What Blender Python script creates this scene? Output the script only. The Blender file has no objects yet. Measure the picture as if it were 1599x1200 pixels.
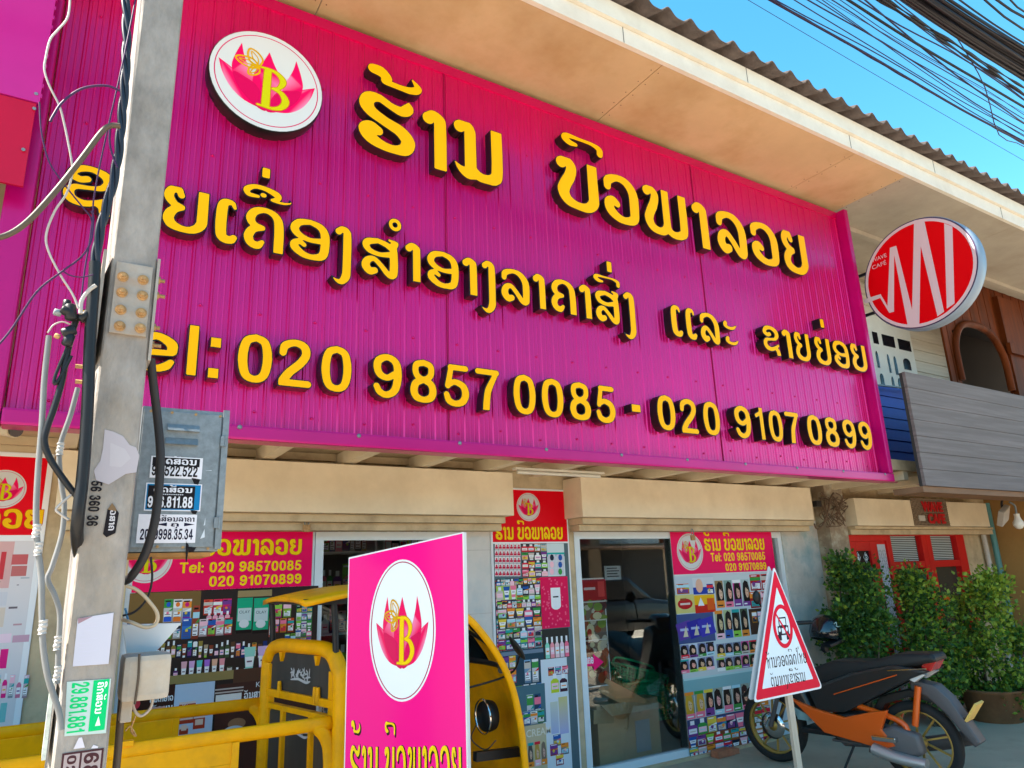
import bpy, bmesh, math, random
import numpy as np
from mathutils import Vector, Matrix
R = math.radians
random.seed(7)
SC = bpy.context.scene
COL = SC.collection

# ------------------------------------------------------------------ camera, sky, sun, exposure
F_PX = 1115.65                                   # focal length in photo pixels (photo 1599 x 1200)
CAMR = np.array([[0.84822876, 0.10782963, 0.51853712],
                 [-0.52835874, 0.24007497, 0.81437156],
                 [-0.0366744, -0.964747, 0.26061122]])   # rows: world axes in camera space (x right, y down, z forward)
CAM = Vector((0, 0, 1.6))
cd = bpy.data.cameras.new("camera"); co = bpy.data.objects.new("camera", cd); COL.objects.link(co)
cd.sensor_fit = 'HORIZONTAL'; cd.sensor_width = 36; cd.lens = F_PX / 1599 * 36
cd.clip_start = 0.05; cd.clip_end = 500
m = Matrix.Identity(4)
for i in range(3):
    m[i][0] = CAMR[i][0]; m[i][1] = -CAMR[i][1]; m[i][2] = -CAMR[i][2]; m[i][3] = CAM[i]
co.matrix_world = m
SC.camera = co

SUN_EL, SUN_AZ = R(50), R(-77)                   # azimuth from +y (into the facade) towards +x
W = bpy.data.worlds.new("World"); SC.world = W; W.use_nodes = True
nt = W.node_tree; bg = nt.nodes['Background']
sky = nt.nodes.new('ShaderNodeTexSky'); sky.sky_type = 'NISHITA'; sky.sun_disc = False
sky.sun_elevation = SUN_EL; sky.sun_rotation = SUN_AZ
sky.air_density = 1.0; sky.dust_density = 0.3; sky.ozone_density = 1.0; sky.altitude = 200
hs = nt.nodes.new('ShaderNodeHueSaturation'); hs.inputs['Hue'].default_value = 0.475; hs.inputs['Saturation'].default_value = 1.32
nt.links.new(sky.outputs[0], hs.inputs['Color']); nt.links.new(hs.outputs[0], bg.inputs[0]); bg.inputs[1].default_value = 0.098
sd = bpy.data.lights.new("sun", 'SUN'); so = bpy.data.objects.new("sun", sd); COL.objects.link(so)
sd.energy = 4.8; sd.angle = R(0.55); sd.color = (1.0, 0.93, 0.82)
sdir = Vector((math.sin(SUN_AZ) * math.cos(SUN_EL), math.cos(SUN_AZ) * math.cos(SUN_EL), math.sin(SUN_EL)))
so.rotation_euler = sdir.to_track_quat('Z', 'Y').to_euler()
SC.view_settings.view_transform = 'Standard'; SC.view_settings.look = 'None'
SC.view_settings.exposure = 2.15; SC.view_settings.gamma = 1.0
SC.cycles.max_bounces = 8; SC.cycles.transparent_max_bounces = 12
try: SC.cycles.use_denoising = True
except Exception: pass

def at(px, py, x=None, y=None, z=None):
    """Place on the plane x=, y= or z= that is seen at photo pixel (px, py)."""
    d = CAMR @ np.array([px - 800.0, py - 600.0, F_PX]) / F_PX
    if x is not None: t = (x - CAM[0]) / d[0]
    elif y is not None: t = (y - CAM[1]) / d[1]
    else: t = (z - CAM[2]) / d[2]
    return Vector((CAM[0] + t * d[0], CAM[1] + t * d[1], CAM[2] + t * d[2]))

# ------------------------------------------------------------------ colour and materials
def lin(r, g, b):
    f = lambda c: (c / 255 / 12.92) if c <= 10.3 else ((c / 255 + 0.055) / 1.055) ** 2.4
    return (f(r), f(g), f(b))
MATS = {}
def mat(name, col, rough=0.6, metal=0.0, var=0.0, scale=6.0, bump=0.0, bscale=40.0, stretch=(1, 1, 1), spec=0.3,
        coat=0.0, stain=None, stain_amt=0.5, stain_scale=2.0, trans=0.0):
    if name in MATS: return MATS[name]
    M = bpy.data.materials.new(name); M.use_nodes = True; n = M.node_tree.nodes; l = M.node_tree.links
    b = n['Principled BSDF']; c4 = (*col, 1)
    b.inputs['Base Color'].default_value = c4; b.inputs['Roughness'].default_value = rough
    b.inputs['Metallic'].default_value = metal; b.inputs['Specular IOR Level'].default_value = spec
    b.inputs['Coat Weight'].default_value = coat; b.inputs['Coat Roughness'].default_value = 0.12
    if var or bump or stain:
        tc = n.new('ShaderNodeTexCoord'); mp = n.new('ShaderNodeMapping'); mp.inputs['Scale'].default_value = stretch
        l.new(tc.outputs['Object'], mp.inputs['Vector'])
    cur = None
    if var:
        nz = n.new('ShaderNodeTexNoise'); nz.inputs['Scale'].default_value = scale; nz.inputs['Detail'].default_value = 8
        nz.inputs['Roughness'].default_value = 0.65
        l.new(mp.outputs[0], nz.inputs['Vector'])
        rp = n.new('ShaderNodeValToRGB')
        rp.color_ramp.elements[0].position = 0.3; rp.color_ramp.elements[1].position = 0.7
        rp.color_ramp.elements[0].color = (*[max(0, c * (1 - var)) for c in col], 1)
        rp.color_ramp.elements[1].color = (*[min(1, c * (1 + var)) for c in col], 1)
        l.new(nz.outputs['Fac'], rp.inputs[0]); cur = rp.outputs[0]
    if stain:
        nz = n.new('ShaderNodeTexNoise'); nz.inputs['Scale'].default_value = stain_scale; nz.inputs['Detail'].default_value = 6
        nz.inputs['Roughness'].default_value = 0.6
        l.new(mp.outputs[0], nz.inputs['Vector'])
        rp = n.new('ShaderNodeValToRGB'); rp.color_ramp.elements[0].position = 0.48; rp.color_ramp.elements[1].position = 0.72
        rp.color_ramp.elements[1].color = (stain_amt,) * 3 + (1,)
        l.new(nz.outputs['Fac'], rp.inputs[0])
        mx = n.new('ShaderNodeMix'); mx.data_type = 'RGBA'
        l.new(rp.outputs[0], mx.inputs['Factor'])
        if cur: l.new(cur, mx.inputs['A'])
        else: mx.inputs['A'].default_value = c4
        mx.inputs['B'].default_value = (*stain, 1); cur = mx.outputs['Result']
    if cur: l.new(cur, b.inputs['Base Color'])
    if bump:
        nz = n.new('ShaderNodeTexNoise'); nz.inputs['Scale'].default_value = bscale; nz.inputs['Detail'].default_value = 6
        l.new(mp.outputs[0], nz.inputs['Vector'])
        bp = n.new('ShaderNodeBump'); bp.inputs['Strength'].default_value = bump; bp.inputs['Distance'].default_value = 0.01
        l.new(nz.outputs['Fac'], bp.inputs['Height']); l.new(bp.outputs[0], b.inputs['Normal'])
    if trans: b.inputs['Transmission Weight'].default_value = trans
    MATS[name] = M; return M
def glass(name, tint=(1, 1, 1), refl=1.0, rough=0.0):
    if name in MATS: return MATS[name]
    M = bpy.data.materials.new(name); M.use_nodes = True; n = M.node_tree.nodes; l = M.node_tree.links
    n.remove(n['Principled BSDF'])
    t = n.new('ShaderNodeBsdfTransparent'); t.inputs[0].default_value = (*tint, 1)
    g = n.new('ShaderNodeBsdfGlossy'); g.inputs['Roughness'].default_value = rough
    f = n.new('ShaderNodeFresnel'); f.inputs['IOR'].default_value = 1.52
    mu = n.new('ShaderNodeMath'); mu.operation = 'MULTIPLY'; mu.inputs[1].default_value = refl
    mx = n.new('ShaderNodeMixShader'); l.new(f.outputs[0], mu.inputs[0]); l.new(mu.outputs[0], mx.inputs[0])
    l.new(t.outputs[0], mx.inputs[1]); l.new(g.outputs[0], mx.inputs[2]); l.new(mx.outputs[0], n['Material Output'].inputs[0])
    MATS[name] = M; return M
def print_mat(name, rough=0.4, coat=0.0):
    """A printed surface: its colours are stored per face corner in the attribute 'ink'."""
    if name in MATS: return MATS[name]
    M = mat(name, (1, 1, 1), rough, coat=coat, spec=.12); n = M.node_tree.nodes; l = M.node_tree.links
    a = n.new('ShaderNodeAttribute'); a.attribute_name = 'ink'
    l.new(a.outputs['Color'], n['Principled BSDF'].inputs['Base Color']); return M

# ------------------------------------------------------------------ objects
def origin(o):
    v = Vector((0, 0, 0))
    while o: v += o.location; o = o.parent
    return v
def tag(o, label=None, cat=None, group=None, kind=None):
    if label: o['label'] = label
    if cat: o['category'] = cat
    if group: o['group'] = group
    if kind: o['kind'] = kind
    return o
def thing(name, loc, label, cat, group=None):
    o = bpy.data.objects.new(name, None); COL.objects.link(o); o.location = loc; o.empty_display_size = 0.1
    return tag(o, label, cat, group)
def catmull(P, n=6, closed=False):
    P = [np.array(p, float) for p in P]
    if len(P) < 3 and not closed: return P
    out = []; N = len(P); rng = N if closed else N - 1
    for i in range(rng):
        if closed: p0, p1, p2, p3 = P[(i - 1) % N], P[i], P[(i + 1) % N], P[(i + 2) % N]
        else:
            p1, p2 = P[i], P[i + 1]
            p0 = P[i - 1] if i else 2 * p1 - p2
            p3 = P[i + 2] if i + 2 < N else 2 * p2 - p1
        for k in range(n):
            t = k / n
            out.append(0.5 * (2 * p1 + (p2 - p0) * t + (2 * p0 - 5 * p1 + 4 * p2 - p3) * t * t + (3 * p1 - p0 - 3 * p2 + p3) * t ** 3))
    if not closed: out.append(P[-1])
    return out
class MB:
    def __init__(s): s.v = []; s.f = []; s.mi = []; s.sm = []
    def add(s, v, f, mi=0, smooth=False):
        b = len(s.v); s.v += [tuple(map(float, p)) for p in v]
        for q in f: s.f.append([b + i for i in q]); s.mi.append(mi); s.sm.append(smooth)
    def box(s, a, b, mi=0, bev=0.0):
        x0, y0, z0 = [min(p, q) for p, q in zip(a, b)]; x1, y1, z1 = [max(p, q) for p, q in zip(a, b)]
        if bev:
            bm = bmesh.new(); bmesh.ops.create_cube(bm, size=1)
            for v in bm.verts: v.co = Vector(((x0 + x1) / 2 + v.co.x * (x1 - x0), (y0 + y1) / 2 + v.co.y * (y1 - y0), (z0 + z1) / 2 + v.co.z * (z1 - z0)))
            bmesh.ops.bevel(bm, geom=bm.edges[:], offset=bev, segments=2, profile=0.7, affect='EDGES'); s.bm(bm, mi); return
        s.add([(x0, y0, z0), (x1, y0, z0), (x1, y1, z0), (x0, y1, z0), (x0, y0, z1), (x1, y0, z1), (x1, y1, z1), (x0, y1, z1)],
              [(0, 3, 2, 1), (4, 5, 6, 7), (0, 1, 5, 4), (1, 2, 6, 5), (2, 3, 7, 6), (3, 0, 4, 7)], mi)
    def bm(s, bm, mi=0, smooth=False):
        bm.verts.index_update()
        s.add([v.co for v in bm.verts], [[v.index for v in f.verts] for f in bm.faces], mi, smooth); bm.free()
    def bar(s, p, q, w, h, mi=0, up=(0, 0, 1)):
        p, q = Vector(p), Vector(q); d = (q - p).normalized(); u = Vector(up)
        if abs(d.dot(u)) > 0.98: u = Vector((0, 1, 0))
        a = d.cross(u).normalized() * (w / 2); b = a.cross(d).normalized() * (h / 2)
        v = [p - a - b, p + a - b, p + a + b, p - a + b, q - a - b, q + a - b, q + a + b, q - a + b]
        s.add(v, [(0, 1, 2, 3), (7, 6, 5, 4), (0, 4, 5, 1), (1, 5, 6, 2), (2, 6, 7, 3), (3, 7, 4, 0)], mi)
    def tube(s, P, r, n=8, mi=0, sub=5, closed=False, smooth=True, flat=None):
        P = catmull(P, sub, closed) if sub else [np.array(p, float) for p in P]
        rr = r if callable(r) else (lambda t: r)
        N = len(P); T = []
        for i in range(N):
            a = P[(i - 1) % N] if (i or closed) else P[0]; b = P[(i + 1) % N] if (i + 1 < N or closed) else P[-1]
            T.append(Vector(b - a).normalized())
        u = T[0].orthogonal().normalized(); V = []
        if abs(T[0].z) < 0.95: u = (Vector((0, 0, 1)) - T[0] * T[0].z).normalized()
        for i in range(N):
            u = (u - T[i] * u.dot(T[i])).normalized(); w = T[i].cross(u); q = rr(i / max(1, N - 1))
            for k in range(n):
                a = 2 * math.pi * k / n; f1, f2 = (flat if flat else (1, 1))
                V.append(Vector(P[i]) + u * (q * f1 * math.cos(a)) + w * (q * f2 * math.sin(a)))
        F = []
        for i in range(N if closed else N - 1):
            j = (i + 1) % N
            for k in range(n): F.append((i * n + k, i * n + (k + 1) % n, j * n + (k + 1) % n, j * n + k))
        s.add(V, F, mi, smooth)
        if not closed: s.add(V[:n], [tuple(range(n))[::-1]], mi); s.add(V[-n:], [tuple(range(n))], mi)
    def prism(s, pts, axis, a, b, mi=0, bev=0.0, smooth=False):
        """Outline of (u,v) pairs extruded along an axis from a to b: axis 'y' -> (u,.,v), 'x' -> (.,u,v), 'z' -> (u,v,.)."""
        def P(u, v, w): return {'y': (u, w, v), 'x': (w, u, v), 'z': (u, v, w)}[axis]
        if bev:
            bm = bmesh.new(); A = [bm.verts.new(P(u, v, a)) for u, v in pts]; f = bm.faces.new(A)
            e = bmesh.ops.extrude_face_region(bm, geom=[f]); off = Vector(P(0, 0, b - a))
            for v in e['geom']:
                if isinstance(v, bmesh.types.BMVert): v.co += off
            bmesh.ops.recalc_face_normals(bm, faces=bm.faces[:])
            ed = [x for x in bm.edges if len(x.link_faces) == 2 and x.calc_face_angle(0) > 0.6]
            bmesh.ops.bevel(bm, geom=ed, offset=bev, segments=2, profile=0.7, affect='EDGES', clamp_overlap=True)
            s.bm(bm, mi, smooth); return
        n = len(pts); V = [P(u, v, a) for u, v in pts] + [P(u, v, b) for u, v in pts]
        F = [tuple(range(n))[::-1], tuple(range(n, 2 * n))] + [(i, (i + 1) % n, n + (i + 1) % n, n + i) for i in range(n)]
        s.add(V, F, mi, smooth)
    def lathe(s, prof, c, axis='z', n=24, mi=0, smooth=True, cap=True):
        V = []; F = []; c = Vector(c)
        for r, h in prof:
            for k in range(n):
                a = 2 * math.pi * k / n; x, y = r * math.cos(a), r * math.sin(a)
                V.append(c + Vector({'z': (x, y, h), 'y': (x, h, y), 'x': (h, x, y)}[axis]))
        for i in range(len(prof) - 1):
            for k in range(n): F.append((i * n + k, i * n + (k + 1) % n, (i + 1) * n + (k + 1) % n, (i + 1) * n + k))
        s.add(V, F, mi, smooth)
        if cap: s.add(V[:n], [tuple(range(n))[::-1]], mi); s.add(V[-n:], [tuple(range(n))], mi)
    def xform(s, M, start=0):
        for i in range(start, len(s.v)): s.v[i] = tuple(M @ Vector(s.v[i]))
    def build(s, name, mats, parent=None, loc=None, fix=True):
        me = bpy.data.meshes.new(name)
        base = origin(parent) if parent else Vector(loc or (0, 0, 0))
        me.from_pydata([tuple(Vector(p) - base) for p in s.v], [], s.f)
        for q in (mats if isinstance(mats, (list, tuple)) else [mats]): me.materials.append(q)
        me.polygons.foreach_set('material_index', s.mi); me.polygons.foreach_set('use_smooth', s.sm)
        if fix:
            bm = bmesh.new(); bm.from_mesh(me); bmesh.ops.recalc_face_normals(bm, faces=bm.faces[:]); bm.to_mesh(me); bm.free()
        me.update()
        o = bpy.data.objects.new(name, me); COL.objects.link(o)
        if parent: o.parent = parent
        else: o.location = base
        return o

# ------------------------------------------------------------------ lettering: strokes with varying radius -> clean outlines -> filled faces
def contour(F, x0, y0, h, level):
    """Marching squares on field F[j,i] (inside < level); returns closed loops."""
    G = F - level; ny, nx = G.shape; segs = {}
    ins = G < 0
    cells = np.argwhere((ins[:-1, :-1].astype(int) + ins[1:, :-1] + ins[:-1, 1:] + ins[1:, 1:]) % 4 != 0)
    def pt(e):
        (i, j, k) = e
        a = G[j, i]; b = G[j, i + 1] if k == 0 else G[j + 1, i]; t = a / (a - b)
        return (x0 + h * (i + (t if k == 0 else 0)), y0 + h * (j + (t if k == 1 else 0)))
    T = {1: [(3, 0)], 2: [(0, 1)], 3: [(3, 1)], 4: [(1, 2)], 5: [(3, 2), (1, 0)], 6: [(0, 2)], 7: [(3, 2)], 8: [(2, 3)], 9: [(2, 0)],
         10: [(0, 3), (2, 1)], 11: [(2, 1)], 12: [(1, 3)], 13: [(1, 0)], 14: [(0, 3)]}
    for j, i in cells:
        c = int(ins[j, i]) | int(ins[j, i + 1]) << 1 | int(ins[j + 1, i + 1]) << 2 | int(ins[j + 1, i]) << 3
        E = [(i, j, 0), (i + 1, j, 1), (i, j + 1, 0), (i, j, 1)]
        for a, b in T[c]: segs[E[a]] = E[b]
    loops = []
    while segs:
        k0 = next(iter(segs)); k = k0; L = []
        while k in segs: n = segs.pop(k); L.append(pt(k)); k = n
        if len(L) > 4: loops.append(L)
    return loops
def simplify(L, eps):
    P = np.array(L); n = len(P)
    def dp(a, b):
        if b - a < 2: return []
        d = P[b % n] - P[a]; q = P[a + 1:b] - P[a]; nn = np.hypot(*d)
        dist = np.abs(q[:, 0] * d[1] - q[:, 1] * d[0]) / nn if nn > 1e-9 else np.hypot(q[:, 0], q[:, 1])
        k = int(np.argmax(dist))
        return dp(a, a + 1 + k) + [a + 1 + k] + dp(a + 1 + k, b) if dist[k] > eps else []
    m = int(np.argmax(np.hypot(*(P - P[0]).T)))
    return [tuple(P[i % n]) for i in [0] + dp(0, m) + [m] + dp(m, n)]
def fill(loops):
    """Triangulate closed loops (holes by even-odd) -> (verts2d, tris)."""
    cu = bpy.data.curves.new('tmp', 'CURVE'); cu.dimensions = '2D'; cu.fill_mode = 'BOTH'
    for L in loops:
        sp = cu.splines.new('POLY'); sp.points.add(len(L) - 1); sp.use_cyclic_u = True
        for p, (x, y) in zip(sp.points, L): p.co = (x, y, 0, 1)
    o = bpy.data.objects.new('tmp', cu); COL.objects.link(o)
    return from_curve(o)
def from_curve(o):
    dg = bpy.context.evaluated_depsgraph_get(); dg.update()
    me = bpy.data.meshes.new_from_object(o.evaluated_get(dg))
    V = [(v.co.x, v.co.y) for v in me.vertices]; T = [tuple(p.vertices) for p in me.polygons]
    d = o.data; bpy.data.objects.remove(o); bpy.data.curves.remove(d); bpy.data.meshes.remove(me)
    key = {}; idx = []; V2 = []
    for x, y in V:
        k = (round(x, 5), round(y, 5))
        if k not in key: key[k] = len(V2); V2.append((x, y))
        idx.append(key[k])
    return V2, [t for t in ([idx[i] for i in q] for q in T) if len(set(t)) == len(t)]
def field(strokes, clip=None, h=0.02, pad=0.06):
    pts = []
    for S in strokes:
        A = catmull(S, 5) if len(S) > 2 else [np.array(p, float) for p in S]
        pts.append(A)
    al = np.array([p for A in pts for p in A]); x0, y0 = (al[:, :2] - al[:, 2:]).min(0) - pad; x1, y1 = (al[:, :2] + al[:, 2:]).max(0) + pad
    X, Y = np.meshgrid(np.arange(x0, x1, h), np.arange(y0, y1, h)); F = np.full(X.shape, 9.0)
    for A in pts:
        for p, q in zip(A[:-1], A[1:]):
            d = q[:2] - p[:2]; L2 = max(1e-9, d @ d)
            t = np.clip(((X - p[0]) * d[0] + (Y - p[1]) * d[1]) / L2, 0, 1)
            F = np.minimum(F, np.hypot(X - p[0] - t * d[0], Y - p[1] - t * d[1]) - (p[2] + t * (q[2] - p[2])))
    if clip:
        if clip[0] is not None: F = np.maximum(F, clip[0] - Y)
        if clip[1] is not None: F = np.maximum(F, Y - clip[1])
    return F, x0, y0, h
_gc = {}
def strokes2d(strokes, clip=None, level=0.0, h=0.02, eps=0.003):
    F, x0, y0, h = field(strokes, clip, h)
    return fill([simplify(L, eps) for L in contour(F, x0, y0, h, level)])
# Lao letters: strokes of (x, y, radius), letter height 1; optional clip (ymin, ymax) gives flat stem ends
AA = [(.12, .83, .11), (.2, .9, .095), (.3, .85, .105), (.32, .7, .115), (.32, -.3, .115)]
LAO = {
 'ho': ([[(.80, .99, .03), (.79, .88, .10), (.68, .80, .095), (.50, .84, .075), (.33, .915, .08), (.18, .88, .11), (.125, .76, .125), (.2, .64, .11), (.42, .53, .1), (.66, .44, .115), (.79, .29, .125), (.74, .14, .115), (.58, .085, .085), (.38, .1, .09), (.2, .18, .115), (.12, .3, .12), (.2, .375, .1), (.31, .33, .09)]], None, .92),
 'aa': ([AA], (0, None), .45),
 'no': ([[(.12, .85, .11), (.2, .9, .095), (.3, .84, .11), (.31, .65, .115), (.31, .2, .115), (.3, .13, .1)], [(.02, .25, .012), (.12, .15, .06), (.25, .10, .1), (.36, .1, .09)], [(.31, .2, .1), (.45, .1, .09), (.6, .085, .085), (.75, .13, .11), (.8, .3, .115), (.8, 1.15, .112)]], (None, .97), .95),
 'bo': ([[(.13, .84, .115), (.24, .9, .1), (.34, .8, .115), (.3, .62, .12), (.2, .45, .125), (.15, .3, .13), (.24, .15, .11), (.45, .085, .085), (.65, .1, .1), (.78, .22, .12), (.79, .4, .12), (.79, 1.15, .115)]], (None, .97), .95),
 'wo': ([[(.12, .70, .09), (.15, .83, .1), (.36, .92, .08), (.58, .87, .1), (.72, .68, .12), (.73, .35, .12), (.7, .16, .11), (.52, .085, .085), (.33, .11, .095), (.17, .22, .115), (.13, .36, .115), (.22, .43, .1), (.32, .38, .08)]], None, .88),
 'pho': ([[(.12, .85, .105), (.22, .9, .09), (.32, .8, .1), (.27, .6, .11), (.17, .42, .11), (.13, .28, .115), (.2, .14, .1), (.36, .085, .085), (.5, .12, .095), (.58, .24, .1), (.58, .4, .1), (.58, 1.15, .1)], [(.58, .3, .09), (.63, .14, .09), (.78, .085, .085), (.96, .14, .1), (1.02, .3, .11), (1.02, 1.15, .11)]], (None, .97), 1.16),
 'lo': ([[(.12, .70, .09), (.16, .84, .1), (.38, .92, .08), (.6, .86, .1), (.75, .65, .12), (.76, .3, .12), (.74, .13, .115), (.63, .13, .095), (.47, .34, .085), (.31, .49, .085), (.17, .43, .105), (.13, .27, .12), (.22, .14, .115), (.33, .17, .1)]], None, .9),
 'yo': ([[(.33, .78, .08), (.27, .9, .09), (.15, .86, .1), (.12, .72, .105), (.22, .58, .09), (.36, .54, .07)], [(.36, .52, .07), (.22, .46, .1), (.14, .3, .115), (.2, .15, .11), (.42, .08, .085), (.6, .12, .1), (.71, .25, .115), (.72, .45, .115), (.72, 1.15, .115)]], (None, .97), .86),
 'kho': ([[(.36, .70, .085), (.25, .67, .085), (.13, .75, .09), (.22, .88, .09), (.42, .92, .08), (.62, .84, .1), (.68, .7, .1), (.58, .57, .075), (.4, .53, .06), (.2, .5, .075), (.12, .38, .1), (.18, .25, .1), (.35, .2, .085), (.52, .25, .075), (.7, .36, .06)], [(.55, .25, .08), (.66, .14, .1), (.69, -.3, .1)]], (0, None), .82),
 'eh': ([[(.36, .80, .05), (.31, .9, .07), (.18, .88, .1), (.14, .72, .115), (.14, .3, .115), (.18, .14, .11), (.31, .11, .1), (.37, .17, .08)]], None, .48),
 'khw': ([[(.72, -.3, .115), (.72, .55, .115), (.65, .82, .1), (.45, .92, .08), (.24, .86, .1), (.15, .7, .11), (.22, .56, .09), (.4, .52, .065)], [(.4, .5, .065), (.22, .46, .1), (.13, .3, .11), (.18, .15, .105), (.31, .11, .1), (.40, .2, .065)]], (0, None), .86),
 'o': ([[(.45, .91, .08), (.22, .85, .1), (.13, .7, .11), (.22, .56, .095), (.45, .48, .075), (.7, .5, .09)], [(.45, .91, .08), (.66, .84, .1), (.77, .68, .115), (.78, .35, .115), (.72, .15, .11), (.52, .085, .085), (.32, .12, .095), (.16, .24, .11), (.14, .34, .1), (.24, .4, .085), (.34, .34, .07)]], None, .92),
 'ngo': ([[(.12, .83, .1), (.2, .9, .09), (.3, .86, .1), (.32, .7, .115), (.32, .0, .115), (.3, -.22, .115), (.2, -.35, .085), (.08, -.33, .05), (-.02, -.24, .01)]], None, .45),
 'so': ([[(.4, .9, .08), (.18, .84, .1), (.13, .74, .1), (.22, .62, .085), (.45, .57, .075), (.7, .62, .09)], [(.4, .9, .08), (.6, .84, .09), (.74, .76, .1)], [(.66, .97, .05), (.84, .93, .05), (.76, .78, .08)], [(.75, .9, .08), (.76, .7, .11), (.77, .3, .115), (.74, .13, .115), (.63, .13, .09), (.47, .31, .08), (.31, .44, .08), (.17, .38, .1), (.13, .24, .115), (.22, .13, .11), (.33, .16, .095)]], None, .92),
 'aq': ([[(.1, .80, .05), (.16, .83, .08), (.14, .72, .09), (.25, .64, .075), (.43, .65, .075), (.55, .76, .04)]], None, .66),
 'tho': ([[(.12, 1.43, .09), (.24, 1.42, .1), (.34, 1.34, .08), (.3, 1.28, .065), (.5, 1.26, .055), (.7, 1.265, .07), (.82, 1.34, .07), (.72, 1.47, .02)]], None, 0),
 'kon': ([[(.33, 1.27, .055), (.2, 1.28, .08), (.1, 1.36, .09), (.16, 1.43, .07), (.4, 1.43, .05), (.7, 1.42, .055), (.87, 1.35, .08), (.88, 1.23, .08)]], None, 0),
 'ue': ([[(.33, 1.19, .06), (.14, 1.2, .075), (.1, 1.32, .09), (.26, 1.43, .075), (.5, 1.42, .08), (.72, 1.33, .1), (.74, 1.23, .08), (.62, 1.17, .05), (.85, 1.15, .05), (1.02, 1.2, .035), (1.0, 1.28, .015)], [(.43, 1.25, .075), (.45, 1.25, .075)]], None, 0),
 'ek': ([[(.1, 1.2, .1), (.1, 1.9, .1)]], (1.3, 1.6), 0),
 'nik': ([[(.17 + .11 * math.cos(a * .5236), 1.4 + .11 * math.sin(a * .5236), .065) for a in range(13)]], None, 0),
 'hh': ([[(.12, .84, .1), (.22, .9, .09), (.3, .8, .1), (.3, -.3, .1)], [(.3, .45, .08), (.5, .72, .08), (.66, .62, .09), (.68, -.3, .1)], [(.6, .66, .08), (.75, .82, .08), (.86, .93, .05)]], (0, None), .95),
 'jo': ([[(.13, .62, .1), (.2, .84, .1), (.45, .91, .085), (.68, .72, .11), (.68, .3, .11), (.5, .09, .09), (.3, .13, .1), (.28, .33, .08), (.48, .4, .07)]], None, .84),
 'do': ([[(.72, -.3, .11), (.72, .6, .11), (.5, .91, .09), (.25, .85, .1), (.13, .6, .11), (.15, .25, .11), (.3, .12, .1), (.4, .25, .08), (.3, .4, .07)]], (0, None), .86),
 'ai': ([[(.34, 1.16, .07), (.14, 1.2, .08), (.14, 1.42, .08), (.32, 1.42, .08), (.36, 1.2, .09), (.3, .8, .1), (.28, .3, .1), (.36, .1, .09), (.48, .16, .06)]], None, .5),
 'to': ([[(.72, -.3, .11), (.72, .6, .11), (.6, .88, .09), (.43, .78, .07), (.28, .9, .09), (.13, .7, .1), (.13, .3, .11), (.28, .12, .1), (.4, .22, .08)]], (0, None), .86),
 'an': ([[(.1, 1.3, .08), (.22, 1.2, .065), (.55, 1.22, .06), (.72, 1.36, .04)]], None, 0),
 'tt': ([[(.12, .84, .1), (.24, .9, .09), (.3, .75, .1), (.3, .15, .11), (.36, .1, .09), (.58, .62, .08), (.7, .88, .08), (.8, .7, .1), (.8, -.3, .1)]], (0, None), .95),
 'uu': ([[(.62, -.14, .07), (.62, -.4, .07), (.45, -.38, .05)]], None, 0),
 'ko': ([[(.72, -.3, .11), (.72, .6, .11), (.5, .91, .09), (.22, .85, .1), (.13, .7, .09), (.28, .58, .08), (.22, .35, .09), (.22, -.3, .11)]], (0, None), .86),
 'ee': ([[(.33, 1.2, .06), (.12, 1.24, .085), (.2, 1.4, .07), (.5, 1.42, .06), (.75, 1.3, .09), (.6, 1.18, .055), (.3, 1.19, .05)]], None, 0),
}
def lao_glyph(g, level=0.0):
    k = (g, level)
    if k not in _gc:
        st, clip, w = LAO[g]; _gc[k] = strokes2d(st, clip, level)
    return _gc[k]
def latin(t, bold=0.02):
    k = ('L', t, bold)
    if k not in _gc:
        cu = bpy.data.curves.new('tmp', 'FONT'); cu.body = t; cu.size = 1.0; cu.offset = bold; cu.resolution_u = 4; cu.fill_mode = 'BOTH'
        o = bpy.data.objects.new('tmp', cu); COL.objects.link(o); _gc[k] = from_curve(o)
    return _gc[k]
def bbox(V):
    A = np.array(V); return A.min(0), A.max(0)
def lao_word(seq):
    """seq: space separated glyph keys, '_' = gap; returns list of (glyph, dx) and the width."""
    x = 0; out = []; last = 0
    for g in seq.split():
        if g == '_': x += .42; continue
        w = LAO[g][2]
        if w == 0: out.append((g, last)); continue
        last = x; out.append((g, x)); x += w + .08
    return out, x - .08

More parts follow.
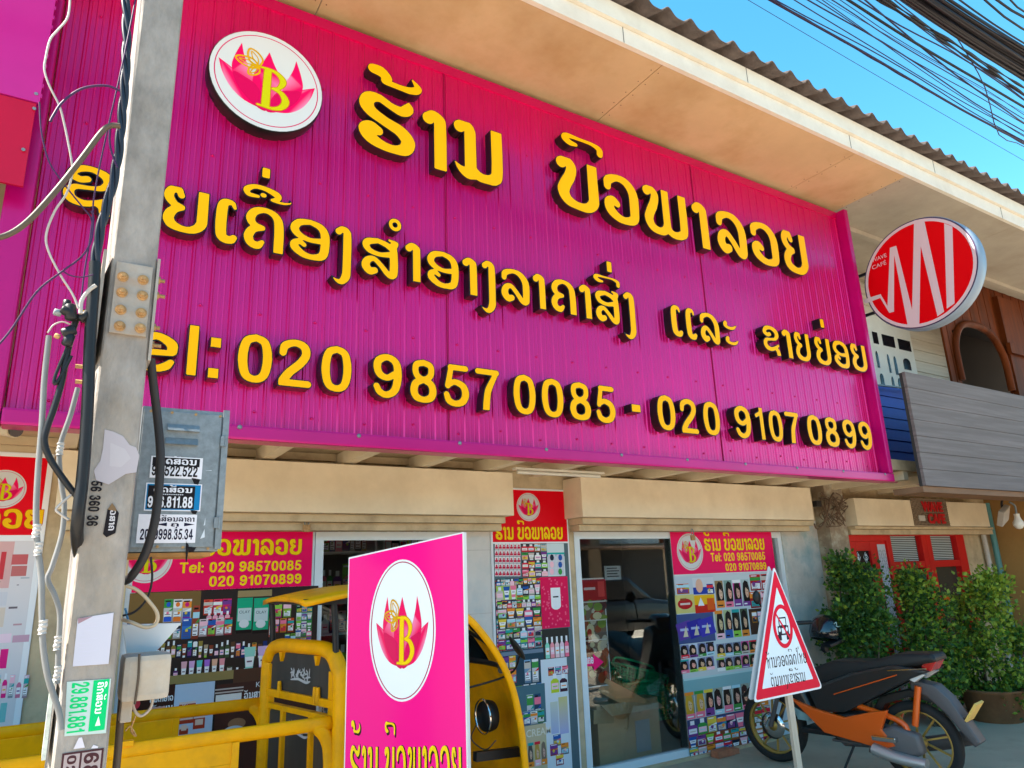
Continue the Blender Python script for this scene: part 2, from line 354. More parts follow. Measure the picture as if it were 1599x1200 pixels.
# grotesque figures and capitals for the phone numbers (same stroke system)
FIG = {
 '0': ([[(.34, .91, .085), (.17, .82, .098), (.11, .5, .105), (.17, .18, .098), (.34, .09, .085), (.51, .18, .098), (.57, .5, .105), (.51, .82, .098), (.34, .91, .085)]], None),
 '1': ([[(.36, 1.2, .105), (.36, -.3, .105)], [(.40, .93, .07), (.27, .80, .075), (.10, .73, .075)]], (0, .995)),
 '2': ([[(.115, .68, .085), (.15, .83, .095), (.33, .91, .088), (.51, .85, .1), (.55, .68, .1), (.45, .5, .1), (.26, .31, .1), (.14, .13, .1), (.12, .02, .08)], [(.12, .085, .088), (.60, .085, .088)]], (0, None)),
 '3': ([[(.12, .70, .085), (.16, .84, .095), (.33, .91, .088), (.5, .84, .1), (.5, .65, .095), (.32, .53, .075), (.52, .42, .1), (.56, .24, .105), (.46, .11, .095), (.32, .085, .088), (.16, .14, .095), (.11, .29, .085)]], None),
 '4': ([[(.46, 1.2, .1), (.46, -.3, .1)], [(.45, .93, .07), (.08, .33, .08)], [(.09, .3, .085), (.66, .3, .085)]], (0, .99)),
 '5': ([[(.20, .915, .085), (.57, .915, .085)], [(.21, .9, .08), (.13, .48, .085)], [(.14, .5, .08), (.3, .58, .085), (.5, .5, .1), (.56, .32, .105), (.49, .15, .1), (.32, .085, .088), (.16, .14, .095), (.10, .28, .085)]], None),
 '6': ([[(.57, .74, .085), (.5, .86, .09), (.35, .91, .088), (.18, .8, .1), (.11, .5, .105), (.15, .2, .1), (.34, .09, .088), (.52, .17, .1), (.56, .32, .1), (.5, .48, .095), (.34, .54, .085), (.17, .44, .09)]], None),
 '7': ([[(.08, .915, .085), (.60, .915, .085)], [(.58, .9, .08), (.44, .65, .095), (.33, .38, .105), (.27, -.2, .11)]], (0, None)),
 '8': ([[(.34, .915, .085), (.18, .86, .09), (.15, .72, .09), (.2, .6, .088), (.34, .54, .08), (.48, .6, .088), (.53, .72, .09), (.5, .86, .09), (.34, .915, .085)], [(.34, .53, .085), (.17, .45, .1), (.115, .29, .105), (.17, .14, .1), (.34, .085, .085), (.51, .14, .1), (.565, .29, .105), (.51, .45, .1), (.34, .53, .085)]], None),
 'T': ([[(.08, .915, .085), (.66, .915, .085)], [(.37, .9, .105), (.37, -.3, .105)]], (0, None)),
 'e': ([[(.12, .37, .08), (.58, .39, .07)], [(.585, .42, .09), (.56, .57, .1), (.35, .69, .085), (.16, .58, .105), (.11, .37, .105), (.18, .15, .105), (.36, .08, .082), (.5, .13, .09), (.575, .22, .07)]], None),
 'l': ([[(.11, 1.2, .105), (.11, -.3, .105)]], (0, 1)),
 '.': ([[(.09, .09, .09), (.091, .09, .09)]], (0, .18)),
 '-': ([[(.08, .4, .09), (.3, .4, .09)]], None),
 ':': ([[(.09, .09, .1), (.091, .09, .1)], [(.09, .6, .1), (.091, .6, .1)]], None),
}
FIG['9'] = ([[(.68 - x, 1 - y, r_) for x, y, r_ in FIG['6'][0][0]]], None)
for k_, (st_, cl_) in FIG.items(): LAO['f' + k_] = (st_, cl_, {'1': .5, 'l': .24, '.': .2, '-': .4, ':': .2, 'T': .74}.get(k_, .68))
def fig(ch, level=0.0): return lao_glyph('f' + ch, level)
def figs(t): return ' '.join('_' if c == ' ' else 'f' + c for c in t)
SHOP = 'ho tho aa no _ bo kon wo pho aa lo wo yo'

class Print:
    """Flat printed artwork in (u, v) metres on a plane; each piece lies one ink layer above whatever it overlaps."""
    def __init__(s): s.v = []; s.f = []; s.c = []; s.B = np.zeros((64, 5)); s.n = 0
    def layer(s, pts, m_=0):
        A = np.array(pts); lo, hi = A.min(0), A.max(0); k = 1
        if s.n:
            B = s.B[:s.n]; o = (B[:, 0] < hi[0] - 1e-6) & (B[:, 2] > lo[0] + 1e-6) & (B[:, 1] < hi[1] - 1e-6) & (B[:, 3] > lo[1] + 1e-6)
            if o.any(): k = int(B[o, 4].max()) + 1
        if s.n >= len(s.B): s.B = np.vstack([s.B, np.zeros_like(s.B)])
        s.B[s.n] = (*lo, *hi, k + m_); s.n += 1; return k
    def poly(s, pts, col, cols=None):
        k = s.layer(pts); b = len(s.v); s.v += [(u, w, k) for u, w in pts]; s.f.append(list(range(b, b + len(pts))))
        s.c.append(cols if cols else [col] * len(pts))
    def tris(s, V, T, col):
        k = s.layer(V); b = len(s.v); s.v += [(u, w, k) for u, w in V]
        for t in T: s.f.append([b + i for i in t]); s.c.append([col] * len(t))
    def rect(s, u0, v0, u1, v1, col, col2=None):
        s.poly([(u0, v0), (u1, v0), (u1, v1), (u0, v1)], col, [col, col, col2, col2] if col2 else None)
    def ell(s, cu, cv, ru, rv, col, n=20):
        s.poly([(cu + ru * math.cos(2 * math.pi * i / n), cv + rv * math.sin(2 * math.pi * i / n)) for i in range(n)], col)
    def ring(s, cu, cv, ru, rv, t, col, n=40):
        k = s.layer([(cu - ru, cv - rv), (cu + ru, cv + rv)]); b = len(s.v)
        for i in range(n):
            a = 2 * math.pi * i / n
            s.v += [(cu + ru * math.cos(a), cv + rv * math.sin(a), k), (cu + (ru - t) * math.cos(a), cv + (rv - t) * math.sin(a), k)]
        for i in range(n):
            j = (i + 1) % n; s.f.append([b + 2 * i, b + 2 * j, b + 2 * j + 1, b + 2 * i + 1]); s.c.append([col] * 4)
    def text(s, t, u, v, h, col, w=None, bold=0.02, align='l'):
        V, T = latin(t, bold); a, b = bbox(V); k = h / 0.73
        kx = (w / (b[0] - a[0])) if w else k
        W_ = (b[0] - a[0]) * kx; u0 = u - (W_ if align == 'r' else W_ / 2 if align == 'c' else 0)
        s.tris([(u0 + (x - a[0]) * kx, v + y * k) for x, y in V], T, col)
    def lao(s, seq, u, v, h, col, w, level=0.0):
        L, W_ = lao_word(seq); kx = w / W_
        for g, dx in L:
            V, T = lao_glyph(g, level); s.tris([(u + (x + dx) * kx, v + y * h) for x, y in V], T, col)
    def num(s, t, u, v, h, col, w, level=0.0): s.lao(figs(t), u, v, h, col, w, level)
    def strokes(s, st, u, v, k, col, kv=None, level=0.0, h=0.01):
        V, T = strokes2d(st, None, level, h, .0015); s.tris([(u + x * k, v + y * (kv or k)) for x, y in V], T, col)
    def merge(s, q, fn):
        P = [(*fn(u, v), k) for u, v, k in q.v]; k0 = s.layer([p[:2] for p in P], max(p[2] for p in P)) - 1
        b = len(s.v); s.v += [(u, v, k + k0) for u, v, k in P]; s.f += [[b + i for i in f] for f in q.f]; s.c += q.c
    def build(s, name, material, P, parent=None, loc=None, step=0.0003, base=0.001):
        """P(u, v, lift) -> world point."""
        me = bpy.data.meshes.new(name); o0 = origin(parent) if parent else Vector(loc)
        me.from_pydata([tuple(Vector(P(u, w, base + k * step)) - o0) for u, w, k in s.v], [], s.f)
        me.materials.append(material); at_ = me.color_attributes.new('ink', 'FLOAT_COLOR', 'CORNER')
        flat = []
        for cs in s.c:
            for c in cs: flat += [*c[:3], 1.0]
        at_.data.foreach_set('color', flat); me.update()
        o = bpy.data.objects.new(name, me); COL.objects.link(o)
        if parent: o.parent = parent
        else: o.location = o0
        return o
def onplane(y): return lambda u, v, l: (u, y - l, v)      # facade-parallel plane facing the street

def lotus(p, cu, cv, r, rv=None, disc=True, bcol=lin(205, 200, 0), scale=1.0):
    """Shop emblem: white disc, thin ring, pink lotus and the letter B with three leaf outlines."""
    rv = rv or r; X = lambda L: [(cu + x * r * scale, cv + y * rv * scale) for x, y in L]
    pk, lt, dk = lin(235, 0, 92), lin(240, 130, 172), lin(214, 0, 84)
    if disc:
        p.ell(cu, cv, r, rv, lin(208, 210, 210), 48); p.ring(cu, cv, r * .925, rv * .925, r * .018, lin(205, 0, 90), 64)
    for sx in (-1, 1):
        c = lambda L: catmull([(sx * a, b) for a, b in L], 5)
        L = c([(.86, .17), (.78, -.1), (.62, -.36), (.38, -.54), (0, -.63)]) + c([(0, -.63), (.3, -.4), (.5, -.1), (.62, .04), (.86, .17)])[1:-1]
        p.poly(X(L), pk, [pk if y > -.05 else lt if abs(x) > .45 else pk for x, y in L])
    for sx in (-1, 1):
        c = lambda L: catmull([(sx * a, b) for a, b in L], 5)
        L = c([(.49, .63), (.6, .3), (.63, .05), (.52, -.28), (.2, -.58)]) + c([(.2, -.58), (.12, -.35), (.2, -.1), (.34, .15), (.44, .4), (.49, .63)])[1:-1]
        p.poly(X(L), pk, [lt if (abs(x) < .42 and y < .3 and y > -.2) else pk for x, y in L])
    L = catmull([(.0, .62), (-.1, .38), (-.24, .1), (-.26, -.2), (-.14, -.5), (0, -.62)], 5)
    L += catmull([(0, -.62), (.14, -.5), (.26, -.2), (.24, .1), (.1, .38), (.0, .62)], 5)[1:-1]
    p.poly(X(L), pk, [lt if (y < .02 and y > -.3 and x > .1) else pk for x, y in L])
    for sx in (-1, 1):
        L = [(0, -.62), (sx * .2, -.58), (sx * .5, -.3), (sx * .6, -.02), (sx * .4, -.06), (sx * .22, -.14), (sx * .1, -.3)]
        p.poly(X(catmull(L, 4, True)), dk)
    Bs = [[(-.16, .245, .012), (.02, .25, .022), (.17, .21, .035), (.27, .08, .055), (.2, -.08, .03), (.08, -.13, .015)],
          [(.08, -.13, .015), (.24, -.17, .04), (.33, -.32, .062), (.26, -.47, .045), (.1, -.545, .025), (-.16, -.545, .014)], [(-.01, .2, .062), (-.02, -.5, .068)]]
    ou, ye = lin(196, 128, 0), bcol
    p.strokes(Bs, cu, cv, r * scale, ou, rv * scale, .014); p.strokes(Bs, cu, cv, r * scale, ye, rv * scale)
    def leaf(x0, y0, x1, y1, w):
        d = np.array([x1 - x0, y1 - y0]); nn = np.array([-d[1], d[0]]); a = np.array([x0, y0])
        A = [tuple(a), tuple(a + d * .3 + nn * w), tuple(a + d * .75 + nn * w * .8), (x1, y1), tuple(a + d * .75 - nn * w * .8), tuple(a + d * .3 - nn * w), tuple(a)]
        B = [tuple(a + d * .15), tuple(a + d * .45 + nn * w * .4), tuple(a + d * .85), tuple(a + d * .45 - nn * w * .4), tuple(a + d * .15)]
        return [[(x, y, .017) for x, y in A], [(x, y, .010) for x, y in B]]
    lv = leaf(-.16, .25, -.34, .56, .33) + leaf(-.17, .25, -.58, .29, .24) + leaf(-.17, .23, -.34, .02, .3)
    p.strokes(lv, cu, cv, r * scale, lin(214, 160, 0), rv * scale)
# ------------------------------------------------------------------ materials of the place
CREAM = mat('cream_paint', (.76, .64, .46), .75, var=.08, scale=2.5, bump=.08, bscale=18, stain=(.40, .29, .17), stain_amt=.25, stain_scale=3.0)
CREAM2 = mat('aged_cream_paint', (.55, .43, .27), .8, var=.14, scale=5, bump=.2, bscale=30, stain=(.22, .15, .09), stain_amt=.55, stain_scale=4.5)
SOFF = mat('soffit_board', (.58, .41, .23), .85, var=.1, scale=1.6, stain=(.36, .19, .05), stain_amt=.6, stain_scale=1.1, bump=.05)
SOFFW = mat('pale_soffit_board', (.40, .345, .275), .85, var=.1, scale=3, stain=(.24, .18, .12), stain_amt=.4, stain_scale=2)
FASC = mat('fascia_board', (.74, .68, .58), .7, var=.05, scale=8, stain=(.5, .42, .32), stain_amt=.25, stain_scale=5)
ROOFM = mat('fibre_cement', (.10, .075, .065), .9, var=.35, scale=9, bump=.4, bscale=60)
PLAST = mat('grey_plaster', (.50, .46, .42), .85, var=.15, scale=5, bump=.2, bscale=35, stain=(.25, .22, .2), stain_amt=.5, stain_scale=6)
WTILE = mat('white_tile_panel', (.62, .58, .54), .35, var=.05, scale=6, stain=(.3, .42, .46), stain_amt=.3, stain_scale=7)
ALU = mat('white_aluminium', (.70, .76, .80), .35, var=.03, scale=10)
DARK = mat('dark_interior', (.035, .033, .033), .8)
GLASS = glass('shop_glass', (.90, .93, .93), .5)
PAVE = mat('pavement_concrete', (.44, .35, .25), .85, var=.14, scale=4, bump=.3, bscale=60, stain=(.25, .2, .15), stain_amt=.5, stain_scale=2)
ROAD = mat('road_surface', (.52, .44, .34), .9, var=.15, scale=1.5, bump=.4, bscale=80, stain=(.26, .22, .18), stain_amt=.5, stain_scale=.6)
REDP = mat('red_paint', (.60, .012, .012), .4, var=.08, scale=6)
BLACK = mat('black_plastic', (.012, .012, .014), .45)
STEEL = mat('galvanised_steel', (.22, .25, .27), .5, metal=.35, var=.22, scale=45, stain=(.15, .16, .17), stain_amt=.3, stain_scale=12)
RUST = mat('rusty_bolt', (.42, .25, .11), .7, metal=.3, var=.3, scale=60)

# ------------------------------------------------------------------ ground
g = MB(); g.add([(-90, -90, 0), (90, -90, 0), (90, 90, 0), (-90, 90, 0)], [(0, 1, 2, 3)])
tag(g.build('street', ROAD), kind='structure')
g = MB(); g.box((-30, 2.45, 0.004), (30, 4.93, .1), bev=.012)
tag(g.build('pavement', PAVE), kind='structure')

# ------------------------------------------------------------------ shop building
shop = thing('shop_building', (3, 4.75, 0), 'cream two storey shop house behind the magenta sign, with corrugated roof and glass shopfront', 'building')
YW = 4.75
w = MB()
for a, b in [((-12, YW, 0), (.37, 4.9, 2.05)), ((2.80, YW, 0), (3.56, 4.9, 2.05)), ((-12, YW, 2.05), (7.05, 4.9, 2.55)),
             ((-12, 4.78, 2.552), (6.2, 4.9, 5.2)), ((.37, 4.72, 0), (2.53, 4.9, .13)), ((3.56, 4.72, 0), (6.15, 4.9, .12))]: w.box(a, b)
w.build('wall', CREAM2, shop)
w = MB(); w.box((2.53, YW, 0), (2.80, 4.9, 2.05)); 
for z in (.45, .9, 1.35, 1.8): w.box((2.53, YW - .002, z), (2.80, YW, z + .004), 1)
w.build('tiled_pier', [WTILE, PLAST], shop)
w = MB(); w.box((6.15, YW, 0), (6.72, 4.9, 2.05)); w.build('painted_pier', mat('flaking_paint', (.58, .55, .5), .8, var=.12, scale=6, bump=.3, stain=(.10, .30, .34), stain_amt=.75, stain_scale=3.2), shop)
w = MB(); w.box((6.72, 4.6, 0), (7.02, 4.9, 2.5)); w.build('old_pillar', mat('old_pillar', (.30, .23, .16), .9, var=.3, scale=7, bump=.5, bscale=20, stain=(.50, .52, .42), stain_amt=.8, stain_scale=7), shop)
# roller shutter housings with header boards below
def shutter(x0, x1, x2, parent):
    s = MB(); s.box((x0, 4.5, 2.035), (x1, 4.745, 2.35), bev=.004); o = s.build('shutter_box', CREAM, parent)
    s = MB(); s.box((x0 + .04, 4.56, 1.985), (x2, 4.745, 2.032)); s.box((x0 + .05, 4.62, 1.935), (x2, 4.748, 1.983))
    s.build('header_board', CREAM2, parent)
shutter(-.02, 2.84, 2.80, shop); shutter(3.475, 6.35, 6.42, shop)
# canopy slab with joists
c = MB(); c.box((-12, 3.80, 2.45), (12.5, YW - .002, 2.55)); can = c.build('canopy', CREAM2, shop)
x = -1.62
while x < 10.4:
    j = MB(); j.box((x, 3.82, 2.365), (x + .075, YW - .004, 2.448)); j.build('joist', CREAM, can); x += .53
c = MB(); c.box((-12, 4.70, 2.40), (7.05, YW - .003, 2.448)); c.build('cornice_strip', CREAM2, shop)
# glass shopfront
def frame_rect(mb, x0, z0, x1, z1, y0, y1, t):
    mb.box((x0, y0, z0), (x0 + t, y1, z1)); mb.box((x1 - t, y0, z0), (x1, y1, z1))
    mb.box((x0 + t, y0, z0), (x1 - t, y1, z0 + t)); mb.box((x0 + t, y0, z1 - t), (x1 - t, y1, z1))
for (x0, x1, z0) in ((1.455, 2.53, .13), (3.575, 4.74, .12), (4.745, 6.15, .12), (.37, 1.45, .13)):
    f = MB(); frame_rect(f, x0, z0, x1, 1.935, 4.765, 4.82, .055); fo = f.build('door_frame', ALU, shop)
    q = MB(); q.box((x0 + .05, 4.795, z0 + .05), (x1 - .05, 4.80, 1.89)); q.build('pane', GLASS, fo)
# dark shop interior
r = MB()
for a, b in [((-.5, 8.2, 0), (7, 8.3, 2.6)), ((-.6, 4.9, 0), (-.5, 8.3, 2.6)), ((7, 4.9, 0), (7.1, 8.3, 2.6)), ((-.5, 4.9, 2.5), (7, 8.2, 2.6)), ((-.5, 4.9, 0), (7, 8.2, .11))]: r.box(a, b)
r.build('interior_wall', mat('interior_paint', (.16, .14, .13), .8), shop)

# roof: corrugated sheet, fascia boards, soffit
ro = MB(); n = 14; x0, x1, per = -13.0, 20.0, .2241; N = int((x1 - x0) / per * n); ph = (4.453 - .05) / per
def rz(x): t = ((x / per - ph) % 1.0); return .060 * (0.5 + 0.5 * math.cos(2 * math.pi * t)) ** 2.2
V = []; F = []
for i in range(N + 1):
    x = x0 + (x1 - x0) * i / N; h = rz(x)
    for y, z in ((2.90, 5.405), (6.9, 6.95)): V.append((x, y, z + h)); V.append((x, y, z + h - .012))
for i in range(N):
    a = 4 * i; b = a + 4
    F += [(a, b, b + 2, a + 2), (a + 1, a + 3, b + 3, b + 1), (a, a + 1, b + 1, b), (a + 2, b + 2, b + 3, a + 3)]
ro.add(V, F, 0, True); roof = ro.build('roof', ROOFM, shop)
f = MB(); f.box((-13, 3.005, 5.255), (20, 3.04, 5.395)); f.box((-13, 3.035, 5.12), (20, 3.07, 5.252))
for x in (1.6, 4.2, 6.9, 9.5): f.box((x, 3.003, 5.256), (x + .004, 3.0049, 5.394), 1); f.box((x + 1.35, 3.033, 5.121), (x + 1.354, 3.0349, 5.251), 1)
f.build('fascia', [FASC, DARK], roof)
f = MB()
xs = [-13, -9, -4.6, -1.4, 1.05, at(1035, 102, z=5.12).x, at(1329, 244, z=5.12).x, 6.46]
for a, b in zip(xs[:-1], xs[1:]): f.box((a + .003, 3.072, 5.121), (b - .003, 4.78, 5.135))
so_ = f.build('soffit', SOFF, roof)
f = MB()
for xq in xs[2:]:
    for dx in (-.035, .035):
        for yq in np.arange(3.15, 3.72, .14): f.lathe([(.005, 5.1215), (.004, 5.119)], (xq + dx, yq, 0), 'z', 6)
f.build('nail_heads', mat('nail_rust', (.12, .07, .04), .8), so_)
f = MB()
for a, b in zip([6.46, 8.6, 11, 14, 20][:-1], [8.6, 11, 14, 20]): f.box((a + .003, 3.072, 5.123), (b - .003, 4.78, 5.137))
f.box((6.5, 3.95, 5.07), (20, 4.02, 5.121)); f.box((6.5, 4.66, 5.04), (20, 4.72, 5.12))
f.build('soffit', SOFFW, roof)

# ------------------------------------------------------------------ the big magenta sign
SY = 3.775
MAG = mat('magenta_sheet_metal', (.66, .0, .14), .27, metal=.55, var=.08, scale=2, coat=.3, spec=.4, bump=.14, bscale=3, stretch=(1, 1, .25))
sign = thing('sign_board', (3.1, SY, 2.3), 'huge magenta corrugated metal sign board with yellow raised letters over the shopfront', 'sign')
p = MB(); prof = []
x = -.255; k = 0
while x < 6.38:
    for dx, d in ((0, 0), (.006, .007), (.014, .007), (.020, 0), (.040, 0), (.043, .002), (.047, .002), (.050, 0), (.070, 0), (.073, .002), (.077, .002), (.080, 0)): prof.append((x + dx, SY - d))
    x += .1
prof = [q for q in prof if q[0] <= 6.38] + [(6.38, SY)]
V = []
for z in (2.38, 4.99):
    V += [(a, b, z) for a, b in prof]
L = len(prof); p.add(V, [(i, i + 1, L + i + 1, L + i) for i in range(L - 1)])
p.box((-.255, SY - .012, 4.985), (6.38, SY + .02, 5.06))
for sx in (1.935, 4.31): p.box((sx, SY - .0075, 2.39), (sx + .003, SY, 4.984), 1)  # thin dark magenta strips marking the sheet seams
for sx in np.arange(-.15, 6.3, .3):
    for sz in (2.47 + .02 * math.sin(sx * 9), 3.02, 3.9, 4.55): p.lathe([(.007, 0), (.007, -.006), (.003, -.009)], (sx + .056, SY - .001, sz), 'y', 6)
p.build('sheet_panel', [MAG, mat('seam_dark_magenta', (.25, 0, .05), .6)], sign)
f = MB()
f.box((-.255, 3.675, 2.31), (6.445, SY + .03, 2.386), bev=.012)
f.box((6.383, 3.677, 2.388), (6.443, SY + .03, 5.06), bev=.01); f.box((-.37, 3.677, 2.31), (-.258, SY + .03, 5.06), bev=.012)
f.box((-.25, SY + .032, 2.33), (6.4, SY + .06, 5.05))
f.build('sign_frame', mat('magenta_frame_metal', (.50, .0, .15), .35, metal=.3, var=.08, scale=2, coat=.2, bump=.08, bscale=6), sign)
for sx in np.arange(.1, 6.4, .62):
    b = MB(); b.lathe([(.012, 0), (.012, -.004), (.006, -.008)], (sx, 3.676, 2.372), 'y', 8); b.build('screw', STEEL, sign)
YEL = mat('yellow_acrylic', (.96, .45, .0), .4, spec=.1, var=.03, scale=3); LBK = mat('black_letter_return', (.008, .008, .008), .3)
def raised(name, V, T, V2, T2, box, parent, y0=3.70, y1=SY + .002):
    """Letter body (black, from the sheet to y0) and its yellow face plate; V/T outline fill, V2/T2 inset fill; box = x0,x1,z0,z1."""
    a, b = bbox(V); X0, X1, Z0, Z1 = box
    fx = lambda q: (X0 + (q[0] - a[0]) / (b[0] - a[0]) * (X1 - X0), Z0 + (q[1] - a[1]) / (b[1] - a[1]) * (Z1 - Z0))
    P = [fx(q) for q in V]; n = len(P); cnt = {}
    for t in T:
        for i in range(len(t)):
            e = (t[i], t[(i + 1) % len(t)]); k = tuple(sorted(e)); cnt.setdefault(k, []).append(e)
    B = MB()
    B.add([(x, y0, z) for x, z in P], T); B.add([(x, y1, z) for x, z in P], [t[::-1] for t in T])
    vs = [(x, y0, z) for x, z in P] + [(x, y1, z) for x, z in P]
    B.add(vs, [(e[0][0], e[0][1], n + e[0][1], n + e[0][0]) for e in cnt.values() if len(e) == 1])
    o = B.build(name, LBK, parent)
    Fc = MB(); Fc.add([(*[fx(q)[0]], y0 - .003, fx(q)[1]) for q in V2], T2); Fc.build('letter_face', YEL, o, fix=False)
    return o
LT = [('ho', 1.303, 1.691, 4.186, 4.602), ('tho', 1.357, 1.740, 4.660, 4.806), ('aa', 1.735, 1.917, 4.167, 4.606), ('no', 1.965, 2.351, 4.162, 4.605),
 ('kon', 2.867, 3.270, 4.680, 4.806), ('bo', 2.804, 3.196, 4.166, 4.59), ('wo', 3.239, 3.598, 4.163, 4.587), ('pho', 3.644, 4.125, 4.163, 4.586), ('aa', 4.184, 4.367, 4.156, 4.583),
 ('lo', 4.459, 4.840, 4.161, 4.587), ('wo', 4.894, 5.268, 4.171, 4.592), ('yo', 5.323, 5.682, 4.172, 4.598),
 ('kho', -.156, .063, 3.367, 3.629), ('aa', .10, .21, 3.366, 3.628), ('yo', .276, .503, 3.365, 3.626), ('eh', .529, .655, 3.352, 3.623), ('khw', .676, .898, 3.353, 3.621),
 ('ue', .659, .931, 3.653, 3.751), ('ek', .753, .805, 3.795, 3.865), ('o', .920, 1.157, 3.355, 3.611), ('ngo', 1.166, 1.286, 3.241, 3.616), ('so', 1.338, 1.581, 3.333, 3.601),
 ('nik', 1.506, 1.598, 3.653, 3.747), ('aa', 1.615, 1.726, 3.349, 3.611), ('o', 1.761, 1.991, 3.341, 3.599), ('aa', 2.008, 2.124, 3.334, 3.598), ('ngo', 2.140, 2.261, 3.232, 3.606),
 ('lo', 2.294, 2.528, 3.333, 3.587), ('aa', 2.548, 2.656, 3.333, 3.594), ('khw', 2.694, 2.916, 3.335, 3.592), ('aa', 2.939, 3.051, 3.329, 3.591), ('so', 3.080, 3.311, 3.324, 3.591),
 ('kon', 3.078, 3.335, 3.618, 3.700), ('ek', 3.212, 3.268, 3.728, 3.823), ('ngo', 3.336, 3.462, 3.232, 3.610),
 ('eh', 3.817, 3.943, 3.325, 3.593), ('eh', 3.975, 4.095, 3.323, 3.594), ('lo', 4.129, 4.355, 3.321, 3.587), ('aq', 4.399, 4.567, 3.476, 3.555), ('aq', 4.408, 4.570, 3.345, 3.424),
 ('kho', 4.876, 5.096, 3.329, 3.599), ('aa', 5.133, 5.258, 3.329, 3.597), ('yo', 5.297, 5.512, 3.326, 3.598), ('yo', 5.579, 5.810, 3.328, 3.596), ('ek', 5.712, 5.776, 3.690, 3.785),
 ('o', 5.846, 6.088, 3.334, 3.607), ('yo', 6.119, 6.366, 3.334, 3.611)]
for g_, X0, X1, Z0, Z1 in LT:
    ins = -.012 if Z1 > 4 else -.022
    Va, Ta = lao_glyph(g_, 0.0); Vb, Tb = lao_glyph(g_, ins)
    raised('letter', Va, Ta, Vb, Tb, (X0, X1, Z0, Z1), sign)
DG = [('T', -.02, .185, 2.617, 2.885), ('e', .236 - .03, .417, 2.613, 2.822), ('l', .452, .505, 2.614, 2.883)]
DG += [(c_, a_, b_, z_, z_ + .272) for c_, a_, b_, z_ in zip('0209857008502091070899',
      (.688, .896, 1.123, 1.421, 1.648, 1.865, 2.083, 2.358, 2.575, 2.800, 3.022, 3.586, 3.817, 4.054, 4.403, 4.646, 4.805, 5.016, 5.299, 5.539, 5.800, 6.037),
      (.870, 1.081, 1.303, 1.605, 1.827, 2.047, 2.264, 2.536, 2.758, 2.985, 3.200, 3.772, 4.000, 4.240, 4.595, 4.750, 4.982, 5.204, 5.500, 5.737, 5.992, 6.233),
      (2.610, 2.611, 2.607, 2.601, 2.596, 2.592, 2.591, 2.589, 2.588, 2.588, 2.586, 2.579, 2.573, 2.576, 2.576, 2.581, 2.577, 2.578, 2.582, 2.582, 2.582, 2.583))]
for c_, X0, X1, Z0, Z1 in DG:
    Va, Ta = fig(c_, 0.0); Vb, Tb = fig(c_, -.02); raised('digit' if c_.isdigit() else 'letter', Va, Ta, Vb, Tb, (X0, X1, Z0, Z1), sign)
sq = lambda e: ([(0 + e, 0 + e), (1 - e, 0 + e), (1 - e, 1 - e), (0 + e, 1 - e)], [(0, 1, 2, 3)])
def square(X0, X1, Z0, Z1):
    (Va, Ta), (Vb, Tb) = sq(0), sq(.07); raised('punctuation_mark', Va, Ta, Vb, Tb, (X0, X1, Z0, Z1), sign)
square(.553, .608, 2.613, 2.67); square(.556, .611, 2.775, 2.832); square(3.342, 3.433, 2.691, 2.75)
# round emblem
e = MB(); e.lathe([(.322, 0), (.322, -.088), (.316, -.094)], (.754, SY + .001, 4.41), 'y', 64, 0); em = e.build('emblem', LBK, sign)
q = Print(); lotus(q, .754, 4.41, .316); q.build('emblem_face', print_mat('emblem_print', .35), onplane(SY - .094), em)

# neighbour's flat sheets at the left edge
nb = thing('metal_signboard', (-.8, 3.55, 3.6), 'plain smooth magenta and red sheet metal hoarding at the upper left corner', 'signboard')
c1 = at(62, 162, y=3.55); c2 = at(42, 292, y=3.55)
s = MB(); s.box((-6, 3.545, c1.z), (c1.x, 3.56, 6.2)); 
for i in range(26): s.box((c1.x - .001, 3.547, c1.z + .03 + i * .055), (c1.x + .006, 3.558, c1.z + .05 + i * .055))
s.build('upper_sheet', mat('smooth_magenta', (.50, .01, .22), .3, coat=.3, var=.03), nb)
s = MB(); s.box((-6, 3.553, c2.z), (c1.x - .012, 3.568, c1.z - .004)); s.build('lower_sheet', mat('smooth_red', (.46, .0, .03), .35, var=.04), nb)
s = MB()
for (px, py) in ((57, 147), (54, 170), (37, 234)):
    a = at(px, py, y=3.545); s.lathe([(.008, 0), (.008, -.004)], (a.x, 3.546, a.z), 'y', 8)
s.build('rivet', STEEL, nb)
# ------------------------------------------------------------------ cafe building on the right
cafe = thing('cafe_building', (9, 4.75, 0), 'cafe shop house with red door and window frames, white plank upper wall and grey balcony', 'building')
w = MB()
w.box((7.02, YW, 1.94), (10.3, 4.9, 2.62)); w.box((9.62, YW, 0), (10.3, 4.9, 1.94)); w.box((7.02, YW, 0), (7.10, 4.9, 1.94)); w.box((8.05, YW, 0), (9.62, 4.9, .55))
w.box((9.525, YW + .01, .55), (9.62, 4.89, 1.94)); w.build('wall', CREAM2, cafe)
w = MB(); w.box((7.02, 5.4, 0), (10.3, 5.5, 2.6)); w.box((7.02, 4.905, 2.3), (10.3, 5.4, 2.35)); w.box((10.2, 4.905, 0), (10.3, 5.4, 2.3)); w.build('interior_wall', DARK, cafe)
CLAP = mat('white_clapboard', (.60, .55, .45), .75, var=.1, scale=4, stretch=(.4, 1, 6), stain=(.32, .26, .18), stain_amt=.45, stain_scale=2.5)
w = MB(); z = 2.63
while z < 5.12:
    w.prism([(4.748, z), (4.78, z), (4.78, z + .15), (4.762, z + .15)], 'x', 6.2, 10.4); z += .152
w.build('clapboard_wall', CLAP, cafe)
shb = MB(); shb.box((7.06, 4.5, 1.985), (9.805, 4.745, 2.27), bev=.004); shb.build('shutter_box', CREAM, cafe)
